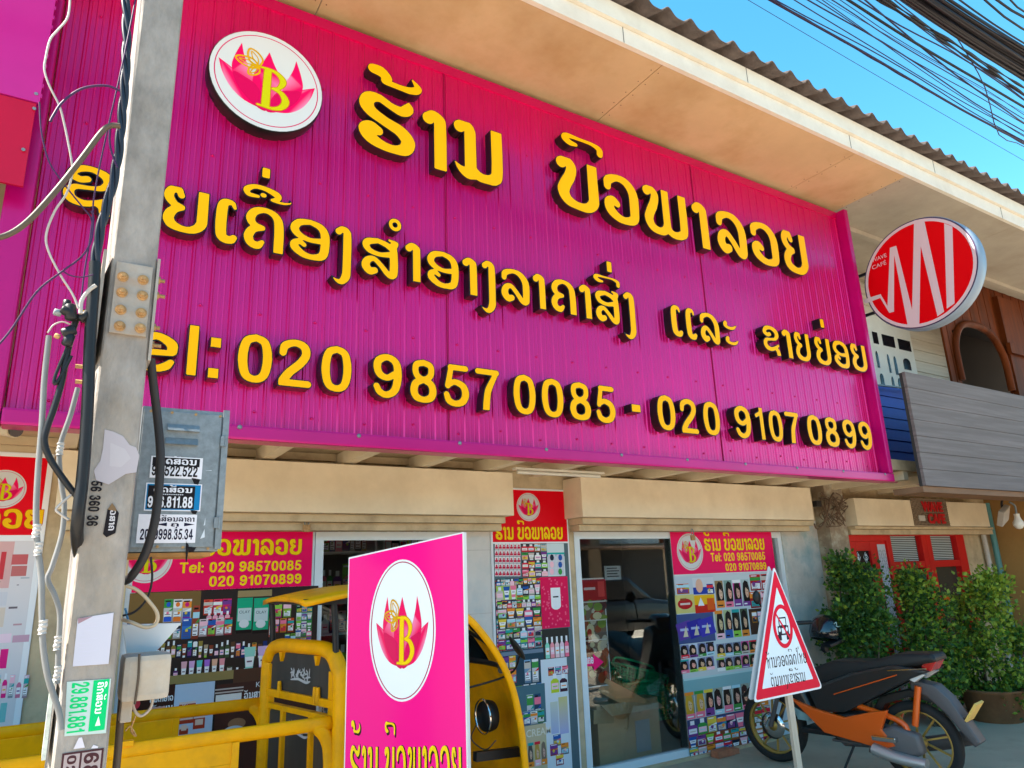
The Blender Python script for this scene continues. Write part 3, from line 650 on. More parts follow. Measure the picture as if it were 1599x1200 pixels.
s = MB(); s.box((7.1, 4.56, 1.955), (10.0, 4.745, 1.982)); s.box((7.1, 4.62, 1.90), (10.1, 4.747, 1.953)); s.build('header_board', CREAM2, cafe)
# red door with diamond plate strip
def pw(px, py, y=4.74): a = at(px, py, y=y); return a.x, a.z
dx0, dx1 = 7.08, 7.90; ZT = 1.915
d = MB(); d.box((dx0, 4.70, .1), (dx0 + .07, 4.8, ZT)); d.box((dx1 - .045, 4.70, .1), (dx1, 4.8, ZT)); d.box((dx0 + .07, 4.70, 1.835), (dx1 - .045, 4.8, ZT))
dr = d.build('door', REDP, cafe)
d = MB(); d.box((dx0 + .072, 4.72, .12), (7.30, 4.76, 1.834)); d.box((7.56, 4.72, .12), (dx1 - .047, 4.76, 1.834)); d.box((7.302, 4.72, 1.735), (7.558, 4.76, 1.834)); d.box((7.302, 4.72, .12), (7.558, 4.76, .4))
dl = d.build('door_leaf', REDP, dr)
d = MB(); d.box((7.302, 4.745, .402), (7.558, 4.75, 1.733)); d.build('door_glass', mat('dark_cafe_glass', (.006, .012, .018), .08), dr)
d = MB(); d.tube([(7.60, 4.715, 1.0), (7.60, 4.68, 1.02), (7.60, 4.68, 1.22), (7.60, 4.715, 1.24)], .009, 8); d.build('door_handle', BLACK, dr)
dp = Print(); gx = 7.69
dp.rect(gx, .12, gx + .15, 1.80, lin(196, 196, 204))
for i in range(46):
    for k in range(4):
        u = gx + .02 + k * .037; v = .15 + i * .035; sg = 1 if (i + k) % 2 else -1
        dp.poly([(u - .010, v - sg * .012), (u - .004, v - sg * .015), (u + .010, v + sg * .012), (u + .004, v + sg * .015)], lin(96, 92, 100))
dp.build('diamond_plate', print_mat('plate_print', .3), onplane(4.718), dr)
dp = Print()
for i, (px, py) in enumerate(((1326, 871), (1341, 871), (1353, 871))):
    a = pw(px, py); dp.ring(a[0], a[1], .045, .06, .008, lin(225, 235, 240), 4 if i else 12); dp.ell(a[0], a[1] - .01, .02, .022, lin(225, 235, 240)); dp.ell(a[0] + .005, a[1] + .025, .01, .012, lin(225, 235, 240))
for px, py in ((1322, 864), (1327, 880), (1331, 907)):
    a = pw(px, py); dp.rect(a[0] - .03, a[1] - .02, a[0] + .03, a[1] + .02, lin(0, 150, 150))
dp.build('door_decals', print_mat('decal_print', .4), onplane(4.744), dr)
# windows with venetian blinds
BL = mat('blind_slat', (.50, .56, .56), .5)
for (x0, x1, tl, tr_) in ((7.902, 8.665, .04, .10), (8.667, 9.52, .10, .18)):
    f = MB(); f.box((x0, 4.70, .5), (x0 + tl, 4.8, ZT)); f.box((x1 - tr_, 4.70, .5), (x1, 4.8, ZT)); f.box((x0 + tl, 4.702, 1.89), (x1 - tr_, 4.8, ZT)); f.box((x0 + tl, 4.702, .5), (x1 - tr_, 4.8, .6)); f.box((x0 + tl, 4.704, 1.53), (x1 - tr_, 4.79, 1.605))
    wi = f.build('window_frame', REDP, cafe)
    q = MB(); q.box((x0 + tl - .01, 4.765, .58), (x1 - tr_ + .01, 4.77, 1.895)); q.build('pane', mat('dim_glass', (.05, .045, .035), .08), wi)
    b = MB()
    for i in range(14):
        z = 1.615 + i * .0205; b.box((x0 + tl + .008, 4.745, z - .0055), (x1 - tr_ - .05, 4.757, z + .0055))
    b.build('blind', BL, wi)
a = pw(1473, 938); q = Print(); q.ell(a[0], a[1], .07, .07, lin(215, 90, 20)); o = q.build('window_sticker', print_mat('decal_print', .4), onplane(4.695), cafe)
# upper window, blue railing, balcony panel
WHP = mat('white_window_paint', (.68, .68, .62), .55, var=.05); NIGHT = mat('dark_window', (.01, .01, .014), .15)
x0, z0 = pw(1350, 625); x1 = pw(1427, 560)[0]
f = MB(); f.box((x0 - .4, 4.725, 3.35), (x1, 4.745, 4.62)); uw = f.build('upper_window', WHP, cafe)
def pane(px0, py0, px1, py1, arch=False):
    A, B = pw(px0, py0, 4.722), pw(px1, py1, 4.722); a0, a1, b0, b1 = A[0], B[0], B[1], A[1]
    if b0 > b1: b0, b1 = b1, b0
    P = [(a0, b0), (a1, b0)]
    if arch:
        c, r = (a0 + a1) / 2, (a1 - a0) / 2; hh = min(.14, (b1 - b0) * .35)
        P += [(c + r * math.cos(t), b1 - hh + hh * math.sin(t)) for t in np.linspace(0, math.pi, 9)]
    else: P += [(a1, b1), (a0, b1)]
    q = MB(); q.prism(P, 'y', 4.719, 4.7255); q.build('pane', NIGHT, uw)
for (a, b, c, d_) in ((1346, 515, 1355, 540), (1362, 518, 1373, 538), (1377, 522, 1399, 544), (1402, 529, 1424, 550)): pane(a, b, c, d_)
for (a, b, c, d_) in ((1367, 548, 1375, 575), (1385, 553, 1393, 583), (1395, 556, 1404, 586), (1410, 559, 1424, 579), (1374, 583, 1383, 606), (1392, 588, 1399, 610), (1402, 590, 1412, 612)): pane(a, b, c, d_, True)
BLUE = mat('blue_plank_paint', (.014, .035, .30), .5, var=.1, scale=5)
b = MB(); z = 2.50
while z < 3.35: b.prism([(4.198, z), (4.23, z), (4.23, z + .118), (4.21, z + .118)], 'x', 6.4, 9.0); z += .121
b.build('railing_planks', BLUE, cafe)
b = MB(); b.box((6.4, 4.19, 2.40), (9, 4.24, 2.495)); b.build('railing_skirt', mat('pink_trim', (.42, .16, .20), .6), cafe)
b = MB(); b.tube([(7.2, 4.12, 3.42), (8.9, 4.12, 3.50)], .012, 6, sub=0); b.build('hand_rail', STEEL, cafe)
GREY = mat('grey_plank_paint', (.150, .125, .120), .75, var=.14, scale=3, stretch=(.3, 1, 9), bump=.15, bscale=20, stain=(.25, .21, .21), stain_amt=.35, stain_scale=3)
b = MB(); zz = np.linspace(2.26, 3.335, 8)
for a_, c_ in zip(zz[:-1], zz[1:]): b.prism([(3.50, a_ + .002), (3.53, a_ + .002), (3.53, c_ - .001), (3.503, c_ - .001)], 'x', 6.62, 13)
b.box((6.62, 3.532, 2.26), (13, 3.56, 3.33), 1)
bp = b.build('balcony_cladding', [GREY, DARK], cafe)
b = MB(); b.box((6.6, 3.52, 2.205), (13, 3.80, 2.258)); b.build('balcony_beam', mat('brown_timber', (.20, .11, .06), .7, var=.2, scale=5, stretch=(.3, 1, 1)), cafe)
b = MB(); b.tube([(6.25, 4.55, 2.46), (6.95, 4.05, 2.48), (7.35, 3.55, 2.4)], .013, 6); b.build('rusty_rod', mat('rust_rod', (.34, .15, .05), .8), cafe)
# downpipe and wall at the far right
b = MB(); b.tube([(10.22, 4.68, 2.3), (10.22, 4.68, .1)], .035, 10, sub=0); b.tube([(10.02, 4.70, 2.0), (10.02, 4.70, .1)], .03, 8, mi=1, sub=0)
b.build('downpipe', [mat('teal_pipe', (.10, .26, .26), .5), PLAST], cafe)
ow = MB(); ow.box((10.35, .8, 0), (10.6, 4.9, 2.45)); 
tag(ow.build('side_wall', mat('ochre_wall', (.36, .19, .06), .85, var=.1, scale=3, bump=.15), loc=(10.4, 3, 0)), 'ochre painted side wall at the right end of the cafe', 'wall')
# wooden house upstairs
wh = thing('wooden_house', (11, 4.2, 2.5), 'brown plank house front with a dark arched opening under the eave', 'house')
WOOD = mat('stained_planks', (.10, .020, .003), .6, spec=.1, var=.45, scale=3, stretch=(2.5, 1, .3), bump=.15, bscale=20)
b = MB(); ax0, ax1 = at(1492, 560, y=4.15).x, at(1572, 580, y=4.15).x; zt = at(1530, 512, y=4.15).z; cx = (ax0 + ax1) / 2; rr = (ax1 - ax0) / 2
x = at(1476, 540, y=4.15).x
while x < 14:
    x2 = x + .113; xm = (x + x2) / 2; zb = 2.5
    if ax0 < xm < ax1: zb = zt - .32 + .32 * math.sqrt(max(0, 1 - ((xm - cx) / rr) ** 2))
    if xm < ax0: zb = 2.5
    b.box((x, 4.14 + .004 * (int(x * 9) % 2), zb), (x2 - .005, 4.17, 5.12)); x = x2 + .001
b.build('plank_wall', WOOD, wh)
b = MB(); b.box((ax1 + .05, 4.08, 2.5), (ax1 + .5, 4.16, 5.0)); zc = at(1575, 545, y=4.08).z; b.box((ax1 - .02, 4.03, zc - .07), (ax1 + .6, 4.079, zc + .07)); b.build('post', WOOD, wh)
b = MB(); b.tube([(ax0 + .01, 4.13, zt - .8), (ax0 + .03, 4.13, zt - .35), (cx - rr * .6, 4.13, zt - .07), (cx, 4.13, zt), (cx + rr * .6, 4.13, zt - .07), (ax1 - .03, 4.13, zt - .35), (ax1 - .01, 4.13, zt - .8)], .045, 8); b.build('arch_trim', WOOD, wh)
b = MB(); b.box((8, 5.4, 2.5), (14, 5.5, 7)); b.box((8, 4.2, 5.13), (14, 5.4, 5.2)); b.build('inner_wall', mat('dim_brown', (.04, .02, .012), .8), wh)
b = MB(); frame_rect(b, cx - .25, 3.0, cx + .6, 4.35, 4.9, 4.95, .07); b.build('inner_window', mat('dark_brown', (.10, .04, .02), .6), wh)

# round blade sign
rs = thing('round_sign', (6.56, 3.2, 4.2), 'round red and white cafe blade sign mounted beside the magenta board', 'sign')
r0 = .53; cy, cz = 3.178, 4.195
b = MB(); b.lathe([(r0 - .01, 0), (r0, .012), (r0, .13), (r0 - .01, .142)], (6.552, cy, cz), 'x', 64); b.build('sign_case', mat('case_blue_grey', (.20, .26, .34), .4), rs)
q = Print(); WH, RD = lin(200, 178, 182), lin(205, 0, 10)
q.ell(0, 0, r0 - .006, r0 - .006, lin(70, 60, 85), 64); q.ell(0, 0, r0 - .018, r0 - .018, WH, 64)
# face coordinates: u towards the street, v up; outline of the waveform read from the sign
def fp(px, py): a = at(px, py, x=6.55); return (-(a.y - cy), a.z - cz)
q.ell(0, 0, .487, .487, RD, 64)
lines = [[(1353, 472), (1377, 461), (1391, 487), (1396, 388), (1422, 508), (1433, 335), (1484, 505), (1487, 330)]]
def band(P, wd):
    for (p_, q_) in P: pass
def quad(*pp): q.poly([fp(*p_) for p_ in pp], WH)
c5 = lambda x_, y_: (1300 + x_ / 5.348, 300 + y_ / 5.348)
quad(c5(262, 900), c5(405, 853), c5(415, 880), c5(275, 935)); quad(c5(403, 853), c5(466, 960), c5(490, 1010), c5(475, 1008), c5(398, 880))
quad(c5(482, 468), c5(535, 450), c5(518, 520), c5(516, 1000), c5(478, 1010), c5(462, 960))
quad(c5(505, 460), c5(535, 450), c5(668, 985), c5(668, 1110), c5(630, 1110)); 
quad(c5(684, 240), c5(752, 225), c5(740, 470), c5(728, 1110), c5(625, 1110), c5(668, 985))
quad(c5(690, 240), c5(766, 225), c5(935, 1000), c5(880, 1040)); quad(c5(935, 262), c5(1004, 290), c5(1022, 930), c5(957, 975))
q.ring(0, 0, .512, .512, .028, WH, 64)
T = [('WAVE', (333, 592), (455, 530)), ('CAFÉ', (337, 650), (455, 605))]
for t_, pa, pb in T:
    A, B = fp(*c5(*pa)), fp(*c5(*pb)); q.text(t_, A[0], A[1], .042, WH, w=B[0] - A[0], bold=.0)
q.build('sign_face', print_mat('sign_print', .35), lambda u, v, l: (6.552 - l, cy - u, cz + v), rs)
for zz_ in (4.40, 3.98):
    b = MB(); b.bar((6.60, 3.64, zz_), (6.60, 3.80, zz_), .025, .025); b.bar((6.42, 3.813, zz_), (6.62, 3.813, zz_), .025, .025); b.build('mounting_arm', BLACK, rs)
# mesh plaque on the cafe shutter box
A = at(1422, 778, y=4.49); B = at(1484, 822, y=4.49); zt_, zb_ = at(1450, 780, y=4.49).z, at(1450, 821, y=4.49).z
pl = thing('cafe_plaque', ((A.x + B.x) / 2, 4.49, zb_), 'small wire mesh plaque with red cafe lettering fixed to the cream shutter box', 'plaque')
b = MB(); n_ = 26
for i in range(n_ + 1):
    x = A.x + (B.x - A.x) * i / n_; b.box((x - .004, 4.488, zb_), (x + .004, 4.496, zt_))
for i in range(13):
    z = zb_ + (zt_ - zb_) * i / 12; b.box((A.x, 4.482, z - .004), (B.x, 4.4875, z + .004))
b.build('wire_mesh', mat('mesh_brown', (.22, .16, .11), .6), pl)
RL = mat('red_letter', (.50, .01, .015), .4)
def relief(t, x0, x1, z0, z1, y, d, m_, parent, bold=.03):
    V, T_ = latin(t, bold); a, b_ = bbox(V); B_ = MB()
    B_.add([(x0 + (x - a[0]) / (b_[0] - a[0]) * (x1 - x0), y, z0 + (z - a[1]) / (b_[1] - a[1]) * (z1 - z0)) for x, z in V], T_)
    B_.add([(x0 + (x - a[0]) / (b_[0] - a[0]) * (x1 - x0), y + d, z0 + (z - a[1]) / (b_[1] - a[1]) * (z1 - z0)) for x, z in V], T_, 0)
    return B_.build('lettering', m_, parent)
wx = B.x - A.x
relief('WAVE', A.x + wx * .24, A.x + wx * .84, zb_ + .155, zb_ + .27, 4.472, .008, RL, pl, .05)
relief('CAFE', A.x + wx * .36, A.x + wx * .86, zb_ + .02, zb_ + .135, 4.472, .008, RL, pl, .05)
b = MB(); b.box((A.x + wx * .1, 4.470, zb_ + .05), (A.x + wx * .27, 4.48, zb_ + .11)); b.build('cup_icon', mat('pale_icon', (.5, .48, .44), .5), pl)
# lamps below the balcony
lp = thing('spot_lamp', (8.93, 3.95, 2.25), 'square grey floodlight tilted down beneath the grey balcony', 'lamp')
b = MB(); b.box((-.10, -.03, -.09), (.10, .03, .09), bev=.01); b.xform(Matrix.Translation((8.95, 3.95, 2.06)) @ Matrix.Rotation(R(-25), 4, 'Y') @ Matrix.Rotation(R(25), 4, 'X')); b.build('lamp_head', mat('lamp_grey', (.42, .36, .30), .5), lp)
b = MB(); b.tube([(8.95, 3.95, 2.12), (8.97, 3.95, 2.2), (8.93, 3.9, 2.26)], .012, 6); b.build('bracket', BLACK, lp)
lp = thing('bulb_lamp', (9.35, 3.95, 2.25), 'round white bulb lamp on a bent bracket beneath the grey balcony', 'lamp')
b = MB(); b.lathe([(.0, -.062), (.03, -.055), (.055, -.02), (.055, .015), (.035, .05), (.028, .08), (.03, .11)], at(1591, 818, y=3.95), 'z', 16); b.build('bulb', mat('milky_bulb', (.75, .70, .62), .3), lp)
a = at(1591, 818, y=3.95); b = MB(); b.tube([(a.x, a.y, a.z + .1), (a.x, a.y, a.z + .2), (a.x - .1, a.y, a.z + .24)], .012, 6); b.build('bracket', STEEL, lp)
# ------------------------------------------------------------------ utility pole with its boxes, pipes and wires
CONC = mat('pole_concrete', (.27, .245, .225), .9, var=.32, scale=16, bump=.35, bscale=90, stain=(.36, .29, .22), stain_amt=.6, stain_scale=7, stretch=(1, 1, .45))
pole = thing('utility_pole', (.1, 2.08, 0), 'grey concrete utility pole with bolted splice plate, stickers and stencilled numbers', 'pole')
b = MB(); b.prism([(.047, 2.004), (.051, 2.0), (.148, 2.0), (.152, 2.004), (.150, 2.17), (.036, 2.17)], 'z', 0, 8.5); b.build('shaft', CONC, pole)
PL = mat('splice_plate', (.36, .32, .28), .7, metal=.25, var=.15, scale=20, stain=(.36, .22, .12), stain_amt=.5, stain_scale=14)
def pp(px, py, y=1.99): return at(px, py, y=y)
b = MB(); a, c = pp(176, 424), pp(232, 527); b.box((.058, 1.988, c.z), (.143, 1.9995, a.z + .03), bev=.002)
b.build('splice_plate', PL, pole)
b = MB(); b.box((.153, 1.995, c.z - .06), (.160, 2.16, a.z + .06)); b.build('side_plate', PL, pole)
b = MB(); b.box((.026, 1.995, c.z - .06), (.034, 2.16, a.z + .06)); b.build('side_plate', PL, pole)
for px, py in ((192.5, 432.5), (224, 437.5), (191, 457), (223, 462), (189, 484), (221, 489), (187.5, 509.5), (219.5, 513)):
    a = pp(px, py, 1.987); b = MB(); b.lathe([(.0135, 0), (.0135, -.003)], (a.x, 1.988, a.z), 'y', 14); b.lathe([(.0095, -.003), (.0095, -.011)], (a.x, 1.988, a.z), 'y', 6, smooth=False); b.lathe([(.005, -.011), (.005, -.018)], (a.x, 1.988, a.z), 'y', 8)
    b.build('bolt', RUST, pole)
for px, py, sx in ((258, 440, 1), (258, 464, 1), (250, 513, 1), (252, 541, 1), (158, 425, -1), (156, 450, -1), (148, 500, -1), (150, 530, -1), (118, 572, -1), (118, 596, -1)):
    a = pp(px, py, 2.06); b = MB(); x0 = .160 if sx > 0 else .026
    b.lathe([(.011, 0), (.011, sx * .009)], (x0, 2.06, a.z), 'x', 6, smooth=False); b.lathe([(.0055, sx * .009), (.0055, a.x - x0)], (x0, 2.06, a.z), 'x', 8)
    b.build('side_bolt', RUST, pole)
# stickers and stencils on the front face
PRN = print_mat('paper_print', .55)
NAVY, INK = lin(30, 25, 50), lin(28, 24, 28)
def rot90(u0, v0): return lambda a, c: (u0 + c, v0 - a)          # text that reads downwards
q = Print(); P1 = [pp(x, y, 1.999) for x, y in ((122, 966), (178, 957), (170, 1037), (114, 1041))]
q.poly([(p_.x, p_.z) for p_ in P1], lin(190, 188, 202)); q.poly([(P1[0].x, P1[0].z), (P1[0].x + .03, P1[0].z + .003), (P1[0].x + .002, P1[0].z - .012)], lin(150, 120, 130))
for i in range(9): q.rect(P1[3].x + .008, P1[3].z + .012 + i * .009, P1[3].x + .008 + .012 * (1 + i % 3), P1[3].z + .0125 + i * .009, lin(196, 192, 212))
tag(q.build('sticker', PRN, onplane(1.999), pole), 'blank white paper sticker with one torn corner')
q = Print(); A, B, C_, D = [pp(x, y, 1.999) for x, y in ((105, 1065), (174, 1060), (166, 1145), (101, 1150))]
GR = lin(0, 190, 110)
q.poly([(p_.x, p_.z) for p_ in (A, B, C_, D)], lin(180, 198, 194)); wS, hS = B.x - A.x, A.z - D.z
q.rect(A.x + wS * .6, D.z + hS * .03, B.x - .003, A.z - hS * .02, GR)
t = Print(); t.num('29.881.881', 0, 0, wS * .40, GR, hS * .93); q.merge(t, rot90(A.x + wS * .12, A.z - hS * .03))
t = Print(); t.lao('khw ue ko so tho wo no', 0, 0, wS * .15, lin(235, 245, 240), hS * .6); q.merge(t, rot90(A.x + wS * .70, A.z - hS * .06))
q.poly([(A.x + wS * .74, D.z + hS * .12), (A.x + wS * .86, D.z + hS * .12), (A.x + wS * .80, D.z + hS * .30)], lin(225, 240, 235))
tag(q.build('sticker', PRN, onplane(1.999), pole), 'green and white phone number sticker turned sideways')
q = Print(); a0, b0 = pp(166, 752, 1.999), pp(153, 822, 1.999); Z = a0.z - b0.z
t = Print(); t.num('56 360 36', 0, 0, .024, INK, Z); q.merge(t, rot90(a0.x - .031, a0.z))
q.build('stencil_number', PRN, onplane(1.9995), pole)
q = Print(); A = pp(168, 800, 1.999)
q.poly([(A.x, A.z + .008), (A.x + .012, A.z + .016), (A.x + .025, A.z - .002), (A.x + .022, A.z - .05), (A.x + .004, A.z - .06), (A.x - .004, A.z - .052)], INK)
t = Print(); t.lao('wo so aa khw', 0, 0, .012, lin(190, 185, 190), .05); q.merge(t, rot90(A.x + .006, A.z + .006))
q.poly([(A.x, A.z + .006), (A.x + .008, A.z + .022), (A.x + .016, A.z + .012), (A.x + .02, A.z + .002)], lin(120, 96, 70))
tag(q.build('sticker', PRN, onplane(1.9992), pole), 'torn black sticker scrap beside the stencilled number')
q = Print(); random.seed(3)
def blob(pts, col):
    q.poly([(lambda p_: (p_.x, p_.z))(pp(x + random.uniform(-2, 2), y + random.uniform(-2, 2), 1.999)) for x, y in pts], col)
blob(((165, 671), (178, 674), (192, 683), (205, 694), (214, 700), (216, 712), (212, 738), (196, 742), (182, 748), (170, 756), (150, 752), (146, 735), (158, 722), (160, 700)), lin(172, 164, 170))
blob(((172, 690), (195, 700), (205, 715), (190, 728), (170, 730)), lin(178, 171, 176))
q.build('paint_splash', PRN, onplane(1.9995), pole)
q = Print(); A, B = pp(98, 1177, 1.999), pp(158, 1215, 1.999); BR = lin(70, 40, 45)
q.rect(A.x, B.z - .1, B.x, A.z, BR); q.rect(A.x + .004, B.z - .1, A.x + .034, A.z - .004, lin(166, 150, 150)); q.rect(A.x + .038, B.z - .1, B.x - .004, A.z - .004, lin(160, 146, 146))
t = Print(); t.num('68 1', 0, 0, .030, BR, .08); q.merge(t, rot90(A.x + .042, A.z - .006))
t = Print(); t.num('020', 0, 0, .018, BR, .06); q.merge(t, rot90(A.x + .010, A.z - .006))
A = pp(126, 1152, 1.999); q.poly([(A.x - .003, A.z), (A.x + .003, A.z), (A.x + .011, A.z - .022), (A.x - .011, A.z - .022)], lin(205, 200, 210))
A = pp(143, 1166, 1.999); q.poly([(A.x, A.z - .004), (A.x + .004, A.z + .003), (A.x + .014, A.z - .002), (A.x + .013, A.z - .005)], lin(205, 200, 210))
q.build('stencil_label', PRN, onplane(1.9995), pole)
b = MB(); a = pp(92, 1105, 2.08); b.box((.026, 2.03, a.z - .1), (.034, 2.12, a.z + .06)); tag(b.build('sticker', mat('faded_side_label', (.55, .60, .55), .6, var=.3, scale=30), pole), 'faded pale label on the left flank')

# steel junction box behind the pole
jb = thing('junction_box', (.29, 2.33, 1.69), 'dented galvanised junction box with phone number stickers fixed behind the concrete pole', 'junction box')
jx0, jx1, jz0, jz1, jy = .172, .402, 1.703, 2.115, 2.25
b = MB(); b.box((jx0, jy, jz0), (jx1, 2.42, jz1), bev=.004); b.build('cabinet', STEEL, jb)
b = MB(); b.box((jx0 + .004, jy - .008, jz0 + .012), (jx1 - .016, jy - .001, jz1 - .012), bev=.002); b.build('door', STEEL, jb)
b = MB(); b.box((jx1 - .012, jy - .012, jz0 + .006), (jx1 + .006, jy - .001, jz1 + .004), bev=.002); b.build('edge_flange', STEEL, jb)
b = MB(); b.box((jx0, jy - .004, jz0 - .014), (jx1 - .02, 2.42, jz0 - .002), bev=.002); b.build('base_plate', mat('rust_sheet', (.36, .17, .05), .8, var=.3, scale=14), jb)
for px, py in ((287, 672), (284, 693)):
    a = at(px, py, y=jy - .01); b = MB(); b.prism([(jy - .009, a.z + .016), (jy - .022, a.z - .004), (jy - .009, a.z - .004)], 'x', a.x - .043, a.x + .043); b.build('louvre', STEEL, jb)
for px, py in ((348, 688), (338, 815)):
    a = at(px, py, y=jy - .012); b = MB(); b.box((a.x - .006, jy - .016, a.z - .018), (a.x + .006, jy - .0125, a.z + .012)); b.lathe([(.004, -.02), (.004, .014)], (a.x + .008, jy - .014, a.z), 'z', 8); b.build('hinge', STEEL, jb)
b = MB()
for px, py in ((237, 638), (270, 639), (307, 642), (345, 645), (246, 854), (286, 855), (325, 857)):
    a = at(px, py, y=jy - .009); b.lathe([(.004, 0), (.004, -.003)], (a.x, jy - .0085, min(a.z, jz1 - .016)), 'y', 8)
b.build('rivet', RUST, jb)
def jst(px0, py0, px1, py1): A, B = at(px0, py0, y=jy - .009), at(px1, py1, y=jy - .009); return A.x, B.z, B.x, A.z
JP = onplane(jy - .0085); WHI = lin(222, 222, 230)
x0, z0, x1, z1 = jst(237, 712, 315, 749); q = Print(); q.rect(x0, z0, x1, z1, WHI); q.rect(x0 + .004, z0 + (z1 - z0) * .56, x1 - .008, z1 - .003, INK)
q.lao('khw do so tho wo no', x0 + .018, z0 + (z1 - z0) * .64, .016, WHI, x1 - x0 - .034); q.num('98.522.522', x0 + .004, z0 + .006, .031, INK, x1 - x0 - .016)
tag(q.build('sticker', PRN, JP, jb), 'upper black and white phone number sticker')
x0, z0, x1, z1 = jst(229, 754, 313, 799); q = Print(); q.rect(x0, z0, x1, z1, WHI); q.rect(x0 + .003, z0 + .003, x1 - .003, z1 - .003, lin(20, 120, 175)); q.rect(x0 + .006, z0 + .006, x1 - .018, z1 - .007, INK)
q.lao('do uu do so tho wo no', x0 + .02, z1 - .026, .014, WHI, x1 - x0 - .045); q.num('906.811.88', x0 + .008, z0 + .009, .032, WHI, x1 - x0 - .03)
for i in range(14): q.rect(x0 + .022 + i * .0055, z1 - .033, x0 + .026 + i * .0055, z1 - .030, lin(190, 190, 200))
tag(q.build('sticker', PRN, JP, jb), 'blue bordered phone number sticker')
x0, z0, x1, z1 = jst(217, 803, 305, 848); q = Print(); q.rect(x0, z0, x1, z1, lin(226, 224, 232))
q.lao('do uu do so tho o no lo aa khw aa', x0 + .03, z1 - .020, .012, NAVY, x1 - x0 - .036); q.num('2099998.35.34', x0 + .008, z0 + .009, .030, NAVY, x1 - x0 - .016)
for s_, c_ in ((1, .42), (-1, .85)): u = x0 + (x1 - x0) * c_; q.poly([(u - s_ * .018, z1 - .028), (u + s_ * .010, z1 - .023), (u + s_ * .010, z1 - .033)], NAVY)
q.lao('khw uu', x0 + (x1 - x0) * .55, z1 - .034, .010, NAVY, .022)
tag(q.build('sticker', PRN, JP, jb), 'lowest white phone number sticker')
q = Print()
for (px, py, w_, h_) in ((306, 752, .012, .010), (303, 800, .010, .006), (292, 862, .004, .03), (298, 858, .014, .008)):
    a = at(px, py, y=jy - .009); q.poly([(a.x - w_, a.z + h_), (a.x + w_, a.z + h_ * .6), (a.x + w_ * .6, a.z - h_), (a.x - w_ * .3, a.z - h_ * .8)], INK)
for (px, py, w_, h_) in ((317, 834, .006, .014), (320, 815, .002, .012), (326, 735, .010, .001), (344, 748, .001, .012)):
    a = at(px, py, y=jy - .009); q.poly([(a.x - w_, a.z - h_), (a.x + w_, a.z - h_ * .7), (a.x + w_ * .7, a.z + h_)], lin(206, 212, 220))
q.build('smears', PRN, JP, jb)

# wires: points are photo pixels with a real depth y for each
def wire(name, pts, y, r, m_, label, cat='cable', n=8, tw=None):
    P = [at(p_[0], p_[1], y=(p_[2] if len(p_) > 2 else y)) for p_ in pts]; b = MB()
    if tw:
        S = catmull(P, 8); d = 0; strands = [[], [], []]
        for i, p_ in enumerate(S):
            if i: d += np.linalg.norm(S[i] - S[i - 1])
            for k in range(3):
                a = d * tw + 2.094 * k; strands[k].append(p_ + np.array([math.cos(a) * r * .62, math.sin(a) * r * .62, 0]))
        for s_ in strands: b.tube(s_, r * .58, n, sub=0)
    else: b.tube(P, r, n)
    o = b.build(name, m_, loc=P[0]); tag(o, label, cat, 'wires and pipes around the utility pole'); return o
CBL = mat('black_cable', (.018, .022, .034), .38); GPIPE = mat('grey_conduit', (.19, .19, .19), .5, var=.08, scale=20); WWIRE = mat('white_wire', (.42, .38, .35), .45)
BRW = mat('brown_cable', (.09, .065, .045), .5); THIN = mat('thin_dark_wire', (.045, .012, .06), .5)
wire('twisted_cable', [(196, -60), (197, 0), (198, 60), (196, 120), (191, 180), (185, 240), (176, 290), (163, 335), (153, 380), (149, 420)], 1.955, .0105, CBL, 'thick twisted black cable bundle running down the left edge of the pole', tw=24)
wire('black_cable', [(149, 410), (147, 450), (143, 500), (140, 560), (138, 620), (134, 690), (129, 750), (122, 810), (121, 845, 2.0), (128, 880, 2.12), (140, 910, 2.26)], 1.955, .0135, BLACK, 'fat black cable below the twisted bundle, left of the splice plate')
wire('black_cable', [(236, 560, 2.1), (240, 600, 2.12), (246, 650, 2.14), (251, 710, 2.14), (248, 770, 2.14), (241, 820, 2.14), (226, 868, 2.15), (206, 900, 2.17), (194, 908, 2.2)], 2.14, .0115, mat('dull_black_cable', (.03, .028, .03), .55), 'thick black cable curving down in front of the junction box')
wire('grey_conduit', [(77, 525), (70, 590), (66, 660), (60, 735), (57, 800), (59, 850), (65, 900), (66, 960), (68, 1010), (76, 1060), (92, 1110), (96, 1140)], 1.98, .0064, GPIPE, 'outer grey conduit pipe left of the pole with taped joints', 'pipe')
wire('grey_conduit', [(122, 606), (110, 650), (96, 690), (93, 720), (97, 760), (101, 790), (97, 835), (82, 885), (75, 905), (86, 930), (94, 960), (92, 1010), (90, 1068)], 2.0, .0058, GPIPE, 'inner grey conduit pipe bending between the outer conduit and the pole', 'pipe')
for px, py, rr_, y_, lab in ((57, 830, .0078, 1.98, 'taped joint on the outer conduit under the red poster'), (60, 858, .0074, 1.98, 'loose tape wrap below the taped joint of the outer conduit'), (67, 980, .0082, 1.98, 'white tape wrap low on the outer conduit'), (94, 702, .0074, 2.0, 'white tape wrap near the top of the inner conduit'), (90, 1005, .0074, 2.0, 'white clamp low on the inner conduit'), (90, 1052, .0070, 2.0, 'small white clip at the foot of the inner conduit')):
    a = at(px, py, y=y_); b = MB(); b.tube([a + Vector((0, 0, .016)), a + Vector((.001, 0, .006)), a + Vector((0, 0, -.004)), a + Vector((.001, 0, -.014))], lambda t: rr_ * (1 + .12 * math.sin(t * 20)), 10)
    tag(b.build('tape_wrap', mat('white_tape', (.42, .40, .38), .6), loc=a), lab, 'tape', 'tape wraps on the conduits')
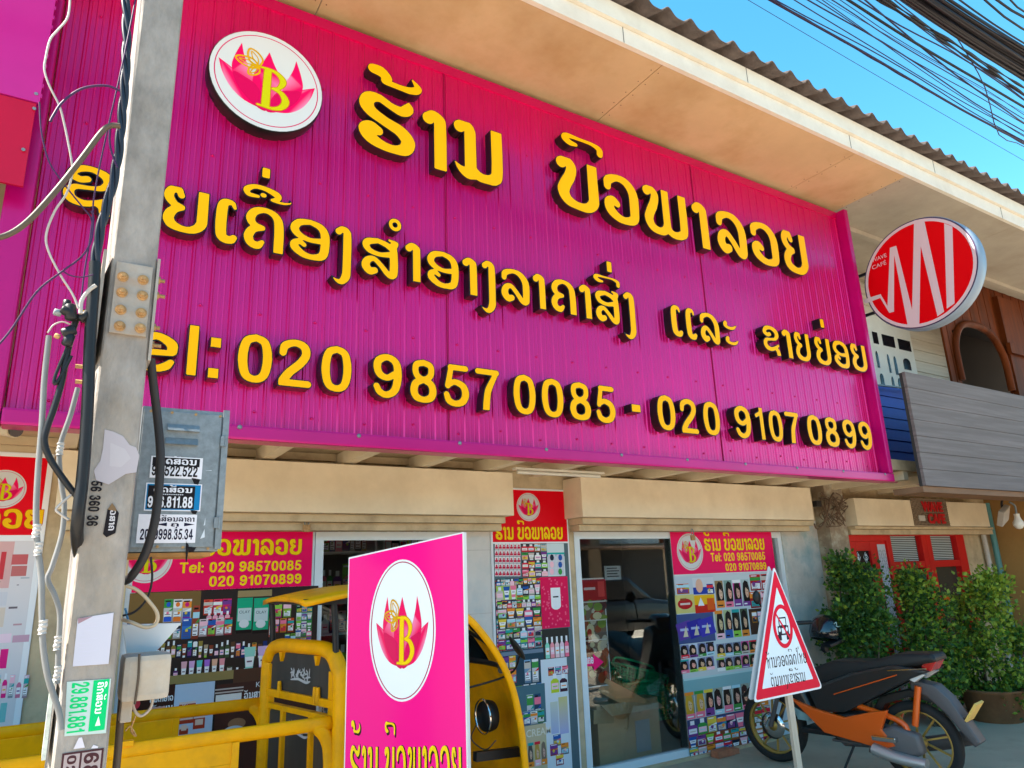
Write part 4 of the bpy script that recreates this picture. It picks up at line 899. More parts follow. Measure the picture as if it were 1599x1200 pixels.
wire('white_wire', [(111, -20), (107, 25), (92, 46), (79, 62), (72, 90), (70, 110), (78, 135), (93, 165), (100, 190), (108, 228), (113, 258), (112, 278), (103, 305), (86, 330), (73, 365), (76, 392), (95, 430), (114, 460), (123, 482)], 1.93, .0026, WWIRE, 'thin white wire wriggling down across the left part of the magenta sign')
wire('brown_cable', [(-30, 375), (10, 368), (45, 345), (88, 298), (128, 248), (158, 208), (172, 197), (188, 197)], 1.9, .0072, BRW, 'brown cable sweeping from the left edge up to the pole')
wire('dark_wire', [(188, 142), (165, 134), (128, 139), (98, 160), (83, 182), (79, 190)], 1.92, .0032, THIN, 'short hooked dark wire near the top left of the pole')
wire('dark_wire', [(62, 160), (65, 205), (76, 250), (96, 282), (128, 322), (142, 340), (146, 360)], 1.93, .0020, THIN, 'thin dark wire falling from the hoarding corner to the first yellow letter')
wire('dark_wire', [(-10, 548), (18, 515), (58, 456), (98, 424), (128, 401), (143, 375), (146, 340), (143, 330)], 1.92, .0024, THIN, 'dark wire sagging diagonally over the lower left of the magenta sign')
wire('dark_wire', [(214, -10), (200, 60), (185, 130), (168, 205), (155, 265), (147, 310), (145, 340), (140, 380), (133, 420), (128, 460), (124, 484)], 1.94, .0020, THIN, 'long thin dark wire hanging straight down beside the twisted bundle')
wire('dark_wire', [(97, 423), (112, 431), (130, 433), (146, 429)], 1.93, .0018, THIN, 'tiny slack dark wire above the cable connector')
wire('dark_wire', [(172, 200), (172, 225), (177, 245), (184, 262)], 1.93, .0026, THIN, 'short dark wire looping out beside the brown cable end')
wire('grey_wire', [(126, 490), (128, 470), (138, 455), (150, 446)], 1.94, .0048, WWIRE, 'short curved grey wire entering the connector from the pole')
wire('beige_cable', [(198, 915, 2.15), (215, 922, 2.15), (232, 938, 2.15), (246, 958, 2.15), (244, 974, 2.15), (228, 980, 2.15), (205, 972, 2.15), (192, 968, 2.18)], 2.15, .0046, mat('beige_cable', (.56, .44, .30), .5), 'beige cable looping beside the pole under the junction box')
wire('black_loop_wire', [(236, 870, 2.2), (238, 905, 2.2), (230, 935, 2.2), (212, 955, 2.2), (192, 962, 2.2)], 2.2, .003, BLACK, 'thin black wire loop hanging under the junction box')
wire('blue_wire', [(196, 950, 2.2), (205, 985, 2.2), (218, 1010, 2.2), (226, 1024, 2.2)], 2.2, .0028, mat('blue_wire', (.05, .20, .38), .5), 'thin blue wire in front of the white plastic cover')
wire('brown_cable', [(192, 1080, 2.16), (188, 1130, 2.16), (184, 1180, 2.16), (178, 1240, 2.16)], 2.16, .009, BRW, 'brown cable leaving the meter box downward beside the pole')
wire('white_wire', [(240, 1085, 2.16), (236, 1105, 2.16), (222, 1118, 2.16), (212, 1112, 2.16), (206, 1095, 2.16)], 2.16, .0036, WWIRE, 'white wire looping below the meter box')
wire('bare_wire', [(212, 1118, 2.16), (205, 1140, 2.16), (213, 1150, 2.16), (204, 1135, 2.16), (196, 1142, 2.16)], 2.16, .0022, RUST, 'tangled rusty wire end below the meter box')
wire('white_wire', [(75, 520), (84, 508), (98, 503), (110, 507)], 1.97, .002, WWIRE, 'short white wire from the outer conduit mouth to the connector')
wire('cream_wire', [(112, 773, 1.97), (98, 785, 1.97), (88, 796, 1.97), (95, 803, 1.97), (108, 812, 1.97)], 1.97, .003, WWIRE, 'cream wire curl between the two conduits')
wire('black_cable', [(122, 492), (113, 520), (104, 560), (96, 600), (84, 640), (74, 668), (70, 690), (78, 715), (95, 742), (112, 765), (121, 775)], 1.97, .0075, BLACK, 'bent black cable below the connector, crossing behind the outer conduit')
wire('black_cable', [(112, 530), (98, 560), (86, 590), (87, 600), (100, 580), (112, 556)], 1.965, .0038, BLACK, 'small black cable loop under the connector')
cn = thing('cable_connector', at(108, 492, y=1.96), 'black insulation piercing connector clamp left of the splice plate', 'connector')
b = MB()
def knob(px, py, r_, l_, d, y_=1.955):
    a = at(px, py, y=y_); s0 = len(b.v); b.lathe([(r_ * .8, 0), (r_, l_ * .1), (r_, l_ * .9), (r_ * .7, l_)], (0, 0, 0), 'z', 10)
    b.xform(Matrix.Translation(a) @ Vector(d).to_track_quat('Z', 'Y').to_matrix().to_4x4(), s0)
knob(112, 500, .014, .04, (-.2, 0, 1)); knob(104, 482, .009, .022, (0, 0, 1)); knob(116, 492, .012, .03, (-.9, -.2, .3)); knob(98, 522, .013, .03, (.8, 0, .5)); knob(125, 500, .010, .03, (.6, 0, .8)); knob(104, 540, .012, .03, (.2, 0, 1))
b.build('clamp_body', BLACK, cn); b = MB(); knob(96, 490, .0085, .016, (-.95, -.2, .1)); b.build('metal_cap', STEEL, cn); b = MB(); knob(94, 527, .006, .012, (-.9, 0, .3)); b.build('metal_cap', RUST, cn)
# meter box and plastic cover on the pole's right
mb_ = thing('meter_box', (.2, 2.12, 1.38), 'rounded grey meter box strapped to the right side of the pole above the tricycle', 'meter box')
A, B = at(193, 1024, y=2.1), at(261, 1088, y=2.1); b = MB(); b.box((A.x, 2.06, B.z), (B.x, 2.18, A.z), bev=.014); b.build('case', mat('aged_plastic', (.40, .36, .31), .5, var=.15, scale=20, stain=(.5, .36, .22), stain_amt=.5, stain_scale=8), mb_)
b = MB(); x_ = at(216, 1050, y=2.05).x; b.tube([(x_, 2.056, A.z + .004), (x_ + .002, 2.052, (A.z + B.z) / 2), (x_, 2.056, B.z - .004)], .0028, 6); b.build('strap', BRW, mb_)
A, B = at(190, 1092, y=2.12), at(204, 1126, y=2.12); b = MB(); b.box((A.x, 2.1, B.z), (B.x, 2.15, A.z), bev=.003); b.build('gland_box', mat('aged_plastic', (.4, .36, .31)), mb_)
b = MB(); P_ = [at(x, y, y=2.19) for x, y in ((192, 976), (284, 973), (250, 1012), (236, 1024), (198, 1020))]
b.prism([(p_.x, p_.z) for p_ in P_], 'y', 2.19, 2.21, bev=.002)
tag(b.build('plastic_cover', mat('white_plastic', (.62, .64, .66), .4), loc=P_[0]), 'folded white plastic cover sticking out right of the pole above the meter box', 'cover')
# ------------------------------------------------------------------ yellow cargo tricycle
TY = mat('tricycle_yellow', (.88, .38, .0), .45, var=.1, scale=6, coat=.04, spec=.15, stain=(.42, .19, .02), stain_amt=.35, stain_scale=9)
TYR = mat('tyre_rubber', (.02, .02, .02), .85); RIM = mat('rim_metal', (.4, .4, .4), .4, metal=.8)
DKFILM = mat('dark_window_film', (.045, .042, .040), .45, var=.25, scale=14, stretch=(1, 1, .15)); CHR = mat('chrome', (.6, .6, .6), .15, metal=1)
tr = thing('cargo_tricycle', (.6, 3.84, .1), 'yellow cargo tricycle with railed load bed parked in front of the shop window', 'tricycle')
NY, FY = 3.46, 4.22
nz = at(340, 1150, y=NY).z
b = MB(); b.box((-.95, NY + .03, .60), (1.05, FY - .03, .64))
for x in np.arange(-.9, 1.0, .12): b.box((x, NY + .04, .641), (x + .02, FY - .04, .652))
b.build('bed_floor', TY, tr)
def side(y, xp, e):
    s = MB(); s.box((-.95, y - .012, .60), (xp, y + .012, nz - .03), bev=.004)
    s.box((-.95, y - .018, nz - .12), (xp, y + .018, nz - .112)); s.box((-.95, y - .02, .585), (1.06, y + .02, .615)); s.box((xp - .03, y - .02, .616), (xp, y + .02, nz - .03), bev=.003)
    for k in range(4):
        for j in range(4):
            if (j - 1.5) ** 2 <= 3.2 - k * .6: s.lathe([(.0035, 0), (.0035, -.002)], (xp - .12 - k * .014, y - .0125, nz - .22 + (j - 1.5) * .022), 'y', 6, 1)
    o = s.build('side_panel', [TY, BLACK], tr)
    s = MB(); s.tube([(-.96, y, nz - .008), (e - .16, y, nz - .008), (e - .07, y, nz - .02), (e - .02, y, nz - .07), (e, y, nz - .16), (e, y, .60)], .026, 12, sub=4, flat=(1.15, .55)); s.build('rail', TY, tr)
side(NY, at(372, 1180, y=NY).x, at(516, 1150, y=NY).x); nz = at(300, 1108, y=FY).z; side(FY, at(278, 1150, y=FY).x, at(412, 1125, y=FY).x)
s = MB()
for y in (NY, FY): s.box((.30, y - .02, nz - .0), (.35, y + .02, nz + .02), bev=.003)
s.build('latch', TY, tr)
s = MB()
for i in range(9): s.lathe([(.008, 0), (.008, -.004), (.004, -.006)], (-.5 + i * .13, NY - .0125, .70), 'y', 8)
s.build('bolts', STEEL, tr)
# cab back frame (arch) standing across the bed
ly, ry = 4.20, 3.45; AX = 0.0
fax = lambda y: at(533, 1060, y=3.45).x + (y - 3.45) / .75 * (at(417, 1100, y=4.20).x - at(533, 1060, y=3.45).x)
atop = at(475, 1012, y=3.8).z
def bend(mb): mb.v = [(x + fax(y), y, z) for x, y, z in mb.v]      # the arch stands slightly skew to the bed
s = MB(); P_ = [(AX, ly, .6), (AX, ly, 1.15), (AX, ly - .02, atop - .06), (AX, ly - .10, atop - .004), (AX, (ly + ry) / 2, atop + .004), (AX, ry + .12, atop - .004), (AX, ry + .02, atop - .08), (AX, ry, 1.12), (AX, ry, .6)]
s.tube(P_, .036, 12, sub=5, flat=(1, 1)); s.box((AX - .012, ry, .60), (AX + .012, ry + .09, 1.2)); s.box((AX - .012, ly - .05, .60), (AX + .012, ly, 1.2))
bend(s); fr = s.build('cab_frame', TY, tr)
zm = atop - .235
s = MB(); s.box((AX - .02, ry + .03, zm - .018), (AX + .016, ly - .02, zm + .018), bev=.005); s.box((AX - .022, ry + .05, zm - .075), (AX + .014, ly - .05, zm - .05), bev=.004)
for y in (ry + .24, ly - .22): s.box((AX - .024, y - .012, .62), (AX + .012, y + .012, zm - .05), bev=.003)
for y in (ry + .2, ly - .18): s.prism([(y - .018, atop - .03), (y + .018, atop - .03), (y, atop - .075)], 'x', AX - .022, AX - .002)
for y in (ry + .17, ry + .20, ly - .18): s.lathe([(.009, -.03), (.012, 0), (.009, .05)], (AX - .02, y, zm + .015), 'z', 8)
bend(s); s.build('cab_bars', TY, tr)
for z0_, z1_ in ((zm + .018, atop - .01), (.66, zm - .06)):
    s = MB(); n_ = 16; pts = [(ry + .03, z0_), (ly - .02, z0_), (ly - .03, z1_ - .05), (ly - .09, z1_), (ry + .1, z1_), (ry + .04, z1_ - .05)]
    s.prism(pts, 'x', AX - .004, AX + .004); bend(s); w_ = s.build('cab_window', DKFILM, tr)
    q = Print(); random.seed(int(z0_ * 100)); WL = lin(180, 180, 184)
    yc, zc = (ry + ly) / 2 - .0, z0_ + (.09 if z0_ > 1 else .26)
    for k in range(4):                            # brush lettering of four dense characters
        u0 = (yc - ly) * 0 + k * .052 - .105
        for _ in range(7):
            a_ = random.choice(((1, .12), (.15, 1), (.7, -.6), (.6, .6))); cx_, cv_ = u0 + random.uniform(.006, .04), random.uniform(-.018, .018); l_ = random.uniform(.010, .02)
            q.strokes([[(cx_ - a_[0] * l_, cv_ - a_[1] * l_, .0035), (cx_, cv_ + .002, .0045), (cx_ + a_[0] * l_, cv_ + a_[1] * l_, .0025)]], 0, 0, 1, WL, h=.0018)
    q.strokes([[(-.1, -.03, .003), (-.02, -.022, .006), (.06, -.034, .006), (.1, -.026, .003)]], 0, 0, 1, WL, h=.002)
    q.build('window_logo', print_mat('decal_print', .4), lambda u, v, l, yc=yc, zc=zc: (fax(yc - u) - .005 - l, yc - u, zc + v), w_)
# roof with dark supports, windshield frame and front shell
s = MB(); rx0, rx1 = at(441, 930, y=3.85).x, 1.75; n_ = 10; V = []; F = []
for i in range(n_ + 1):
    t = i / n_; x = rx0 + (rx1 - rx0) * t; zz_ = at(441, 936, y=3.85).z + .06 * math.sin(t * 2.6) - .02 * t
    for j in range(9):
        y = 3.44 + (4.24 - 3.44) * j / 8; dz = -.022 * (abs(j - 4) / 4) ** 3
        V.append((x, y, zz_ + dz + .012)); V.append((x, y, zz_ + dz - .012))
for i in range(n_):
    for j in range(8):
        a = (i * 9 + j) * 2; c = a + 18; F += [(a, a + 2, c + 2, c), (a + 1, c + 1, c + 3, a + 3)]
for j in range(8): a = j * 2; F.append((a, a + 1, a + 3, a + 2)); a = (n_ * 9 + j) * 2; F.append((a, a + 2, a + 3, a + 1))
for i in range(n_): a = i * 18; F.append((a, a + 18, a + 19, a + 1)); a = i * 18 + 16; F.append((a, a + 1, a + 19, a + 18))
s.add(V, F, 0, True); s.build('cab_roof', TY, tr)
for y in (4.16, 3.50):
    s = MB(); s.tube([(fax(y), y, atop - .02), (fax(y) - .01, y, 1.45), (fax(y) - .02, y, 1.535)], .016, 8, sub=0); s.build('roof_post', BLACK, tr)
s = MB(); s.box((1.02, 3.48, 1.505), (1.72, 3.51, 1.535)); s.box((1.02, 4.14, 1.505), (1.72, 4.17, 1.535)); s.box((1.025, 3.511, 1.508), (1.06, 4.139, 1.533)); s.build('roof_rails', BLACK, tr)
prof = [at(px, py, y=3.46) for px, py in ((700, 945), (738, 972), (775, 1020), (797, 1065), (810, 1115), (818, 1170), (820, 1220))]
prof = [(p_.x, p_.z) for p_ in prof] + [(2.12, .45)]
for y in (3.46, 4.16):
    s = MB(); s.tube([(x, y, z) for x, z in [(1.68, 1.54)] + prof], .02, 10, flat=(1, .8)); s.build('windshield_frame', TY, tr)
cut = [q_ for q_ in catmull(prof, 5)]
lo = [q_ for q_ in cut if q_[1] < 1.14]; hi = [q_ for q_ in cut if q_[1] > 1.13]
def shell(L, y0, y1, off, n_=8):
    V = []; F = []
    for (x, z) in L:
        for j in range(n_ + 1):
            t = j / n_; V.append((x + off * (1 - (2 * t - 1) ** 2), y0 + (y1 - y0) * t, z))
    for i in range(len(L) - 1):
        for j in range(n_): a = i * (n_ + 1) + j; F.append((a, a + 1, a + n_ + 2, a + n_ + 1))
    return V, F
s = MB(); s.add(*shell(lo, 3.47, 4.15, .10), 0, True); sh = s.build('front_shell', TY, tr)
s = MB(); s.add(*shell(hi, 3.47, 4.15, .06), 0, True); s.build('windshield', glass('trike_windshield', (.8, .82, .84), 1.0), tr)
s = MB(); a_, b_ = at(742, 1182, y=3.62), at(815, 1173, y=3.62); s.bar(a_, b_, .04, .045); s.build('cross_bar', BLACK, sh)
s = MB(); x_, z_ = lo[0]; s.tube([(x_ - .02, 3.47, z_ + .0), (x_ + .05, 3.62, z_ + .012), (x_ + .06, 3.95, z_ + .012), (x_ - .02, 4.15, z_)], .018, 8); s.build('trim_strip', BLACK, sh)
hc = at(762, 1118, y=3.68); s = MB()
s.lathe([(.0, -.03), (.075, -.028), (.082, 0), (.075, .03)], (hc.x, 3.68, hc.z), 'x', 22); s.build('headlamp_bowl', BLACK, sh)
s = MB(); s.lathe([(.086, -.006), (.092, 0), (.086, .006)], (hc.x - .03, 3.68, hc.z), 'x', 26, cap=False); s.build('lamp_rim', CHR, sh)
s = MB(); s.tube([(hc.x - .04, 3.74, hc.z - .05), (hc.x - .05, 3.78, hc.z - .12), (hc.x - .03, 3.72, hc.z - .16), (hc.x - .04, 3.62, hc.z - .15), (hc.x - .03, 3.55, hc.z - .10)], .004, 6); s.build('lamp_wire', BRW, sh)
m0, m1 = at(796, 994, y=3.42), at(820, 1031, y=3.42); s = MB()
s.tube([m0 + (m1 - m0) * t for t in np.linspace(0, 1, 9)], lambda t: .002 + .024 * math.sin(math.pi * min(1, max(0, t))) ** .7, 12, flat=(.55, 1.3))
mr = s.build('mirror', BLACK, tr); s = MB(); s.tube([m1 + Vector((-.02, .01, .03)), m1 + Vector((-.05, .1, -.08)), (1.80, 3.62, 1.02)], .006, 6); s.build('mirror_stalk', BLACK, mr)
s = MB(); s.tube([(1.68, 3.56, 1.0), (1.76, 3.64, .98), (1.82, 3.82, .93), (1.76, 4.0, .98), (1.68, 4.08, 1.0)], .012, 8); s.tube([(1.82, 3.82, .93), (1.95, 3.82, .5), (1.99, 3.82, .30)], .022, 8); s.build('handlebar', BLACK, tr)
s = MB(); s.box((1.28, 3.55, .62), (1.55, 4.1, .70), bev=.02); s.build('seat', mat('black_vinyl', (.02, .02, .02), .5), tr)
s = MB(); s.box((1.05, 3.6, .38), (2.0, 4.04, .44), bev=.01); s.box((-.9, 3.62, .48), (1.1, 3.67, .585)); s.box((-.9, 4.0, .48), (1.1, 4.05, .585)); s.build('chassis', BLACK, tr)
for (x, y) in ((-.35, 3.52), (-.35, 4.16), (1.99, 3.82)):
    s = MB(); s.lathe([(.15, -.035), (.21, -.045), (.24, -.025), (.245, 0), (.24, .025), (.21, .045), (.15, .035)], (x, y, .345), 'y', 28, cap=False); wl = s.build('wheel', TYR, tr)
    s = MB(); s.lathe([(.0, -.03), (.05, -.03), (.15, -.025), (.155, 0), (.15, .025), (.05, .03), (0, .03)], (x, y, .345), 'y', 24, cap=False); s.build('rim', RIM, wl)

# ------------------------------------------------------------------ standing banner box
sb = thing('standing_banner', (1.25, 2.75, 0), 'free standing magenta banner box with white lotus oval between the tricycle and the door', 'banner')
Nr = at(724, 831, y=2.60); Fa = Vector((at(545, 871, y=2.93).x, 2.93, at(545, 871, y=2.93).z)); hd = Vector((Nr.x - Fa.x, Nr.y - Fa.y, 0)); Wd = hd.length; hd.normalize(); nd = Vector((hd.y, -hd.x, 0))
if nd.y > 0: nd = -nd
def SP(u, v, l=0): p_ = Fa + hd * u + nd * l; return Vector((p_.x, p_.y, v))
zl, zr = Fa.z, Nr.z
s = MB(); F0 = [SP(0, .12), SP(Wd, .12), SP(Wd, zr), SP(0, zl)]; F1 = [p_ - nd * .05 for p_ in F0]
s.add(F0 + F1, [(0, 1, 2, 3), (7, 6, 5, 4), (0, 4, 5, 1), (1, 5, 6, 2), (2, 6, 7, 3), (3, 7, 4, 0)])
s.build('box_frame', mat('white_frame', (.80, .80, .82), .4), sb)
def uvpx(px, py):                                 # photo pixel -> (u, v) on the banner plane
    d = CAMR @ np.array([px - 800.0, py - 600.0, F_PX]) / F_PX; d = Vector(d); t = (Fa - CAM).dot(nd) / d.dot(nd); p_ = CAM + d * t
    return (p_ - Fa).dot(hd), p_.z
q = Print(); MG = (.93, 0, .24); q.poly([(.004, .13), (Wd - .004, .13), (Wd - .004, zr - .006), (.004, zl - .006)], MG)
cu, cv = uvpx(629, 986); u1 = uvpx(577.6, 978)[0]; u2 = uvpx(681, 992)[0]; v1 = uvpx(629, 874)[1]; v2 = uvpx(629, 1096)[1]
ru, rv = (u2 - u1) / 2, (v1 - v2) / 2; cu = (u1 + u2) / 2; cv = (v1 + v2) / 2
q.ell(cu, cv, ru, rv, lin(232, 236, 240), 56); q.ring(cu, cv, ru * .955, rv * .97, ru * .03, lin(170, 0, 70), 64)
lotus(q, cu, cv - rv * .04, ru * .92, rv * .80, disc=False, bcol=lin(240, 200, 0))
A = uvpx(547, 1190); wt = uvpx(722, 1225)[0] - A[0]; h_ = (uvpx(552, 1162)[1] - uvpx(552, 1238)[1])
for dx, dz, c_ in ((.004, -.004, lin(40, 10, 10)), (0, 0, lin(242, 206, 0))):
    q.lao(SHOP, A[0] + dx, uvpx(552, 1238)[1] + dz, h_, c_, wt, -.03 if dx == 0 else -.0)
q.num('Tel: 020 98570085', .05, uvpx(552, 1238)[1] - .12, .07, lin(242, 206, 0), Wd - .1)
q.num('020 91070899', .16, uvpx(552, 1238)[1] - .23, .07, lin(242, 206, 0), Wd - .21)
q.build('banner_face', print_mat('vinyl_print', .3, coat=.1), SP, sb)
s = MB(); 
for u in (.05, Wd - .05): p_ = SP(u, 0); s.box((p_.x - .015, p_.y - .0, .10), (p_.x + .015, p_.y + .05, .13))
p0, p1 = SP(-.03, 0, .12), SP(Wd + .03, 0, .12); s.bar(SP(-.02, .105, -.025), SP(Wd + .02, .105, -.025), .30, .02)
s.build('base_foot', BLACK, sb)

# ------------------------------------------------------------------ triangular no parking sign on a stick
TYY = 3.2
tg = thing('warning_sign', (4.03, TYY, .1), 'white triangular no parking board with red border on a wooden stick', 'sign')
def tp(px, py): a = at(px, py, y=TYY); return a.x, a.z
A, B, C_ = tp(1209, 884), tp(1285, 1075), tp(1178, 1098)
def tri(k, rnd):
    g = ((A[0] + B[0] + C_[0]) / 3, (A[1] + B[1] + C_[1]) / 3); out = []
    V = [(g[0] + (p_[0] - g[0]) * k, g[1] + (p_[1] - g[1]) * k) for p_ in (C_, B, A)]
    for i in range(3):
        p_, a, c = np.array(V[i]), np.array(V[i - 1]), np.array(V[(i + 1) % 3])
        e1 = p_ + (a - p_) / np.linalg.norm(a - p_) * rnd; e2 = p_ + (c - p_) / np.linalg.norm(c - p_) * rnd
        for t in np.linspace(0, 1, 5): out.append(tuple((1 - t) ** 2 * e1 + 2 * t * (1 - t) * p_ + t * t * e2))
    return out
s = MB(); s.prism(tri(1.0, .03), 'y', TYY, TYY + .006); s.build('board', mat('white_board', (.80, .82, .85), .35), tg)
s = MB(); o_ = [(x - .012, z + .012) for x, z in tri(1.0, .03)]; s.prism(o_, 'y', TYY + .03, TYY + .036); s.build('back_board', mat('board_back', (.6, .6, .6), .5), tg)
q = Print(); RDD = lin(226, 0, 52); q.poly(tri(.955, .025), RDD); q.poly(tri(.745, .008), lin(225, 236, 245))
cc = tp(1222.5, 978); ru = (tp(1239, 984)[0] - tp(1207, 972)[0]) / 2; rv = (tp(1222, 941)[1] - tp(1224, 1010)[1]) / 2
def car():
    K = lin(30, 25, 45); w_ = ru * .55
    q.rect(cc[0] - w_, cc[1] - .055, cc[0] + w_, cc[1] + .002, K); q.rect(cc[0] - w_ * .72, cc[1] + .002, cc[0] + w_ * .72, cc[1] + .055, K); q.rect(cc[0] - w_ * .56, cc[1] + .006, cc[0] + w_ * .56, cc[1] + .046, lin(225, 236, 245))
    q.rect(cc[0] - w_ * .3, cc[1] - .045, cc[0] + w_ * .3, cc[1] - .012, lin(225, 236, 245))
    for s_ in (-1, 1): q.ell(cc[0] + s_ * w_ * .68, cc[1] - .02, w_ * .2, .014, lin(225, 236, 245)); q.rect(cc[0] + s_ * w_ * .8 - .018, cc[1] - .085, cc[0] + s_ * w_ * .8 + .018, cc[1] - .05, K)
car()
q.ring(cc[0], cc[1], ru, rv, .026, RDD, 48); a = 2.35
q.poly([(cc[0] + ru * .93 * math.cos(a + .06), cc[1] + rv * .93 * math.sin(a + .06)), (cc[0] + ru * .93 * math.cos(a - .06), cc[1] + rv * .93 * math.sin(a - .06)), (cc[0] - ru * .93 * math.cos(a + .06), cc[1] - rv * .93 * math.sin(a + .06)), (cc[0] - ru * .93 * math.cos(a - .06), cc[1] - rv * .93 * math.sin(a - .06))], RDD)
a = tp(1196, 1040); b_ = tp(1262, 1024); q.lao('hh tho aa no jo o do lo kon do ai hh ek yo', a[0] + .01, a[1] - .02, .068, INK, (b_[0] - a[0]) * .93, -.03)
a = tp(1206, 1068); b_ = tp(1258, 1055); q.lao('to an no tt aa ngo eh kho kon tho aa ho tho aa no', a[0] - .01, a[1] - .02, .062, INK, (b_[0] - a[0]) * 1.02, -.03)
q.build('board_print', print_mat('sign_print', .35), onplane(TYY), tg)
s = MB(); a, b_ = tp(1231, 1060), tp(1252, 1200); d_ = (b_[0] - a[0]) / (b_[1] - a[1]); s.bar((a[0], TYY + .0185, a[1] + .3), (a[0] + d_ * (.1 - a[1]), TYY + .025, .1), .05, .022, up=(0, 1, 0)); s.build('wooden_stick', mat('raw_wood', (.55, .46, .36), .75, var=.15, scale=8, stretch=(4, 4, .4)), tg)

# ------------------------------------------------------------------ scooter (built along +x, then turned nose-in to the shop)
sc = thing('scooter', (5.62, 3.97, .1), 'parked black scooter with orange lower panels and golden spoked wheels beside the bushes', 'scooter')
RW, FW = at(1438, 1160, z=.375), at(1211, 1134, z=.36); RW.z = FW.z = .1; hdg = (FW - RW).normalized(); WB = (FW - RW).length
MS = Matrix.Translation(RW) @ Matrix.Rotation(math.atan2(hdg.y, hdg.x), 4, 'Z')
ORG = mat('orange_panel', (.70, .10, .006), .3, coat=.4); SBK = mat('scooter_black', (.022, .02, .02), .3, coat=.3); GOLD = mat('gold_rim', (.42, .27, .07), .4, metal=.5)
SGREY = mat('scooter_grey', (.10, .095, .10), .5, metal=.3)
REAR = ('rear_panel', 'stripe', 'seat', 'tail_light', 'indicator', 'rear_fender', 'licence_plate')   # bodywork above the rear axle
def sbuild(s, n, m_, par=None):
    if n in REAR: s.v = [((x + .24) if x < .1 else .34 + (x - .1) * 1.5, y, z - .03) for x, y, z in s.v]
    s.xform(MS); return s.build(n, m_, par or sc)
for wx, r_, n_ in ((0, .275, 'wheel'), (WB, .27, 'wheel')):
    s = MB(); s.lathe([(r_ - .06, -.03), (r_ - .03, -.045), (r_ - .008, -.03), (r_, 0), (r_ - .008, .03), (r_ - .03, .045), (r_ - .06, .03)], (wx, 0, r_), 'y', 36, cap=False); wl = sbuild(s, 'wheel', TYR)
    s = MB(); s.lathe([(r_ - .075, -.02), (r_ - .058, -.028), (r_ - .055, 0), (r_ - .058, .028), (r_ - .075, .02)], (wx, 0, r_), 'y', 36, cap=False); s.lathe([(0, -.04), (.04, -.035), (.045, 0), (.04, .035), (0, .04)], (wx, 0, r_), 'y', 14, cap=False)
    for k in range(10):
        a = k * .628 + .1; s.bar((wx + .04 * math.cos(a), .012 * (-1) ** k, r_ + .04 * math.sin(a)), (wx + (r_ - .07) * math.cos(a + .22), 0, r_ + (r_ - .07) * math.sin(a + .22)), .014, .012)
    sbuild(s, 'rim', GOLD, wl)
    if wx: s = MB(); s.lathe([(.05, .03), (.1, .03), (.1, .035), (.05, .035)], (wx, 0, r_), 'y', 24); sbuild(s, 'brake_disc', CHR, wl)
for y in (-.07, .07):
    s = MB(); s.tube([(WB, y, .27), (WB - .10, y, .52), (WB - .16, y * .6, .72)], .018, 8); sbuild(s, 'fork_leg', SGREY)
s = MB(); s.tube([(WB - .30, 0, .42), (WB - .14, 0, .585), (WB + .08, 0, .59), (WB + .24, 0, .47)], .055, 10, flat=(.25, 1.1)); sbuild(s, 'front_fender', SBK)
s = MB(); s.prism([(WB - .36, .40), (WB - .24, .46), (WB - .05, .80), (WB - .02, .93), (WB - .10, 1.0), (WB - .20, .98), (WB - .30, .72), (WB - .42, .44)], 'y', -.17, .17, bev=.05, smooth=True); sbuild(s, 'leg_shield', SBK)
s = MB(); s.prism([(WB - .23, .96), (WB - .04, .95), (WB - .06, 1.06), (WB - .16, 1.10), (WB - .24, 1.06)], 'y', -.10, .10, bev=.03, smooth=True); sbuild(s, 'handlebar_cover', SBK)
s = MB(); s.tube([(WB - .26, .33, 1.04), (WB - .19, .16, 1.04), (WB - .17, 0, 1.02), (WB - .19, -.16, 1.04), (WB - .26, -.33, 1.04)], .016, 8); sbuild(s, 'handlebar', BLACK)
s = MB(); s.tube([(WB - .20, .22, 1.05), (WB - .16, .26, 1.18), (WB - .15, .30, 1.24)], .007, 6); s.lathe([(0, -.012), (.045, -.01), (.055, 0), (.045, .012), (0, .014)], (WB - .15, .31, 1.27), 'x', 16); sbuild(s, 'mirror', BLACK)
for sy in (-1, 1):
    s = MB(); s.prism([(WB - .26, .52), (WB - .50, .30), (WB - .9, .24), (WB - 1.0, .27), (WB - .92, .37), (WB - .98, .50), (WB - .84, .47), (WB - .66, .42), (WB - .44, .46)], 'y', sy * .155, sy * .195, bev=.012); sbuild(s, 'floor_panel', ORG)
    s = MB(); s.prism([(-.44, .80), (-.20, .83), (.10, .76), (.34, .62), (.30, .46), (.16, .48), (-.04, .60), (-.30, .74)], 'y', sy * .11, sy * .165, bev=.02); sbuild(s, 'rear_panel', SBK)
    s = MB(); s.bar((-.22, sy * .168, .765), (.20, sy * .168, .60), .006, .014, up=(0, 1, 0)); s.bar((-.42, sy * .166, .818), (-.16, sy * .166, .79), .006, .012, up=(0, 1, 0), mi=1); sbuild(s, 'stripe', [ORG, CHR])
s = MB(); s.box((WB - .98, -.15, .27), (WB - .3, .15, .31), bev=.01); sbuild(s, 'floorboard', BLACK)
s = MB(); s.prism([(.36, .60), (.40, .72), (.20, .83), (-.02, .84), (-.22, .90), (-.46, .91), (-.48, .86), (-.22, .80), (.1, .72)], 'y', -.125, .125, bev=.035, smooth=True); sbuild(s, 'seat', mat('black_vinyl', (.02, .02, .02), .5))
s = MB(); s.prism([(-.47, .87), (-.40, .885), (-.36, .81), (-.42, .79)], 'y', -.10, .10, bev=.015); sbuild(s, 'tail_light', mat('red_lens', (.45, .02, .015), .2, coat=.5))
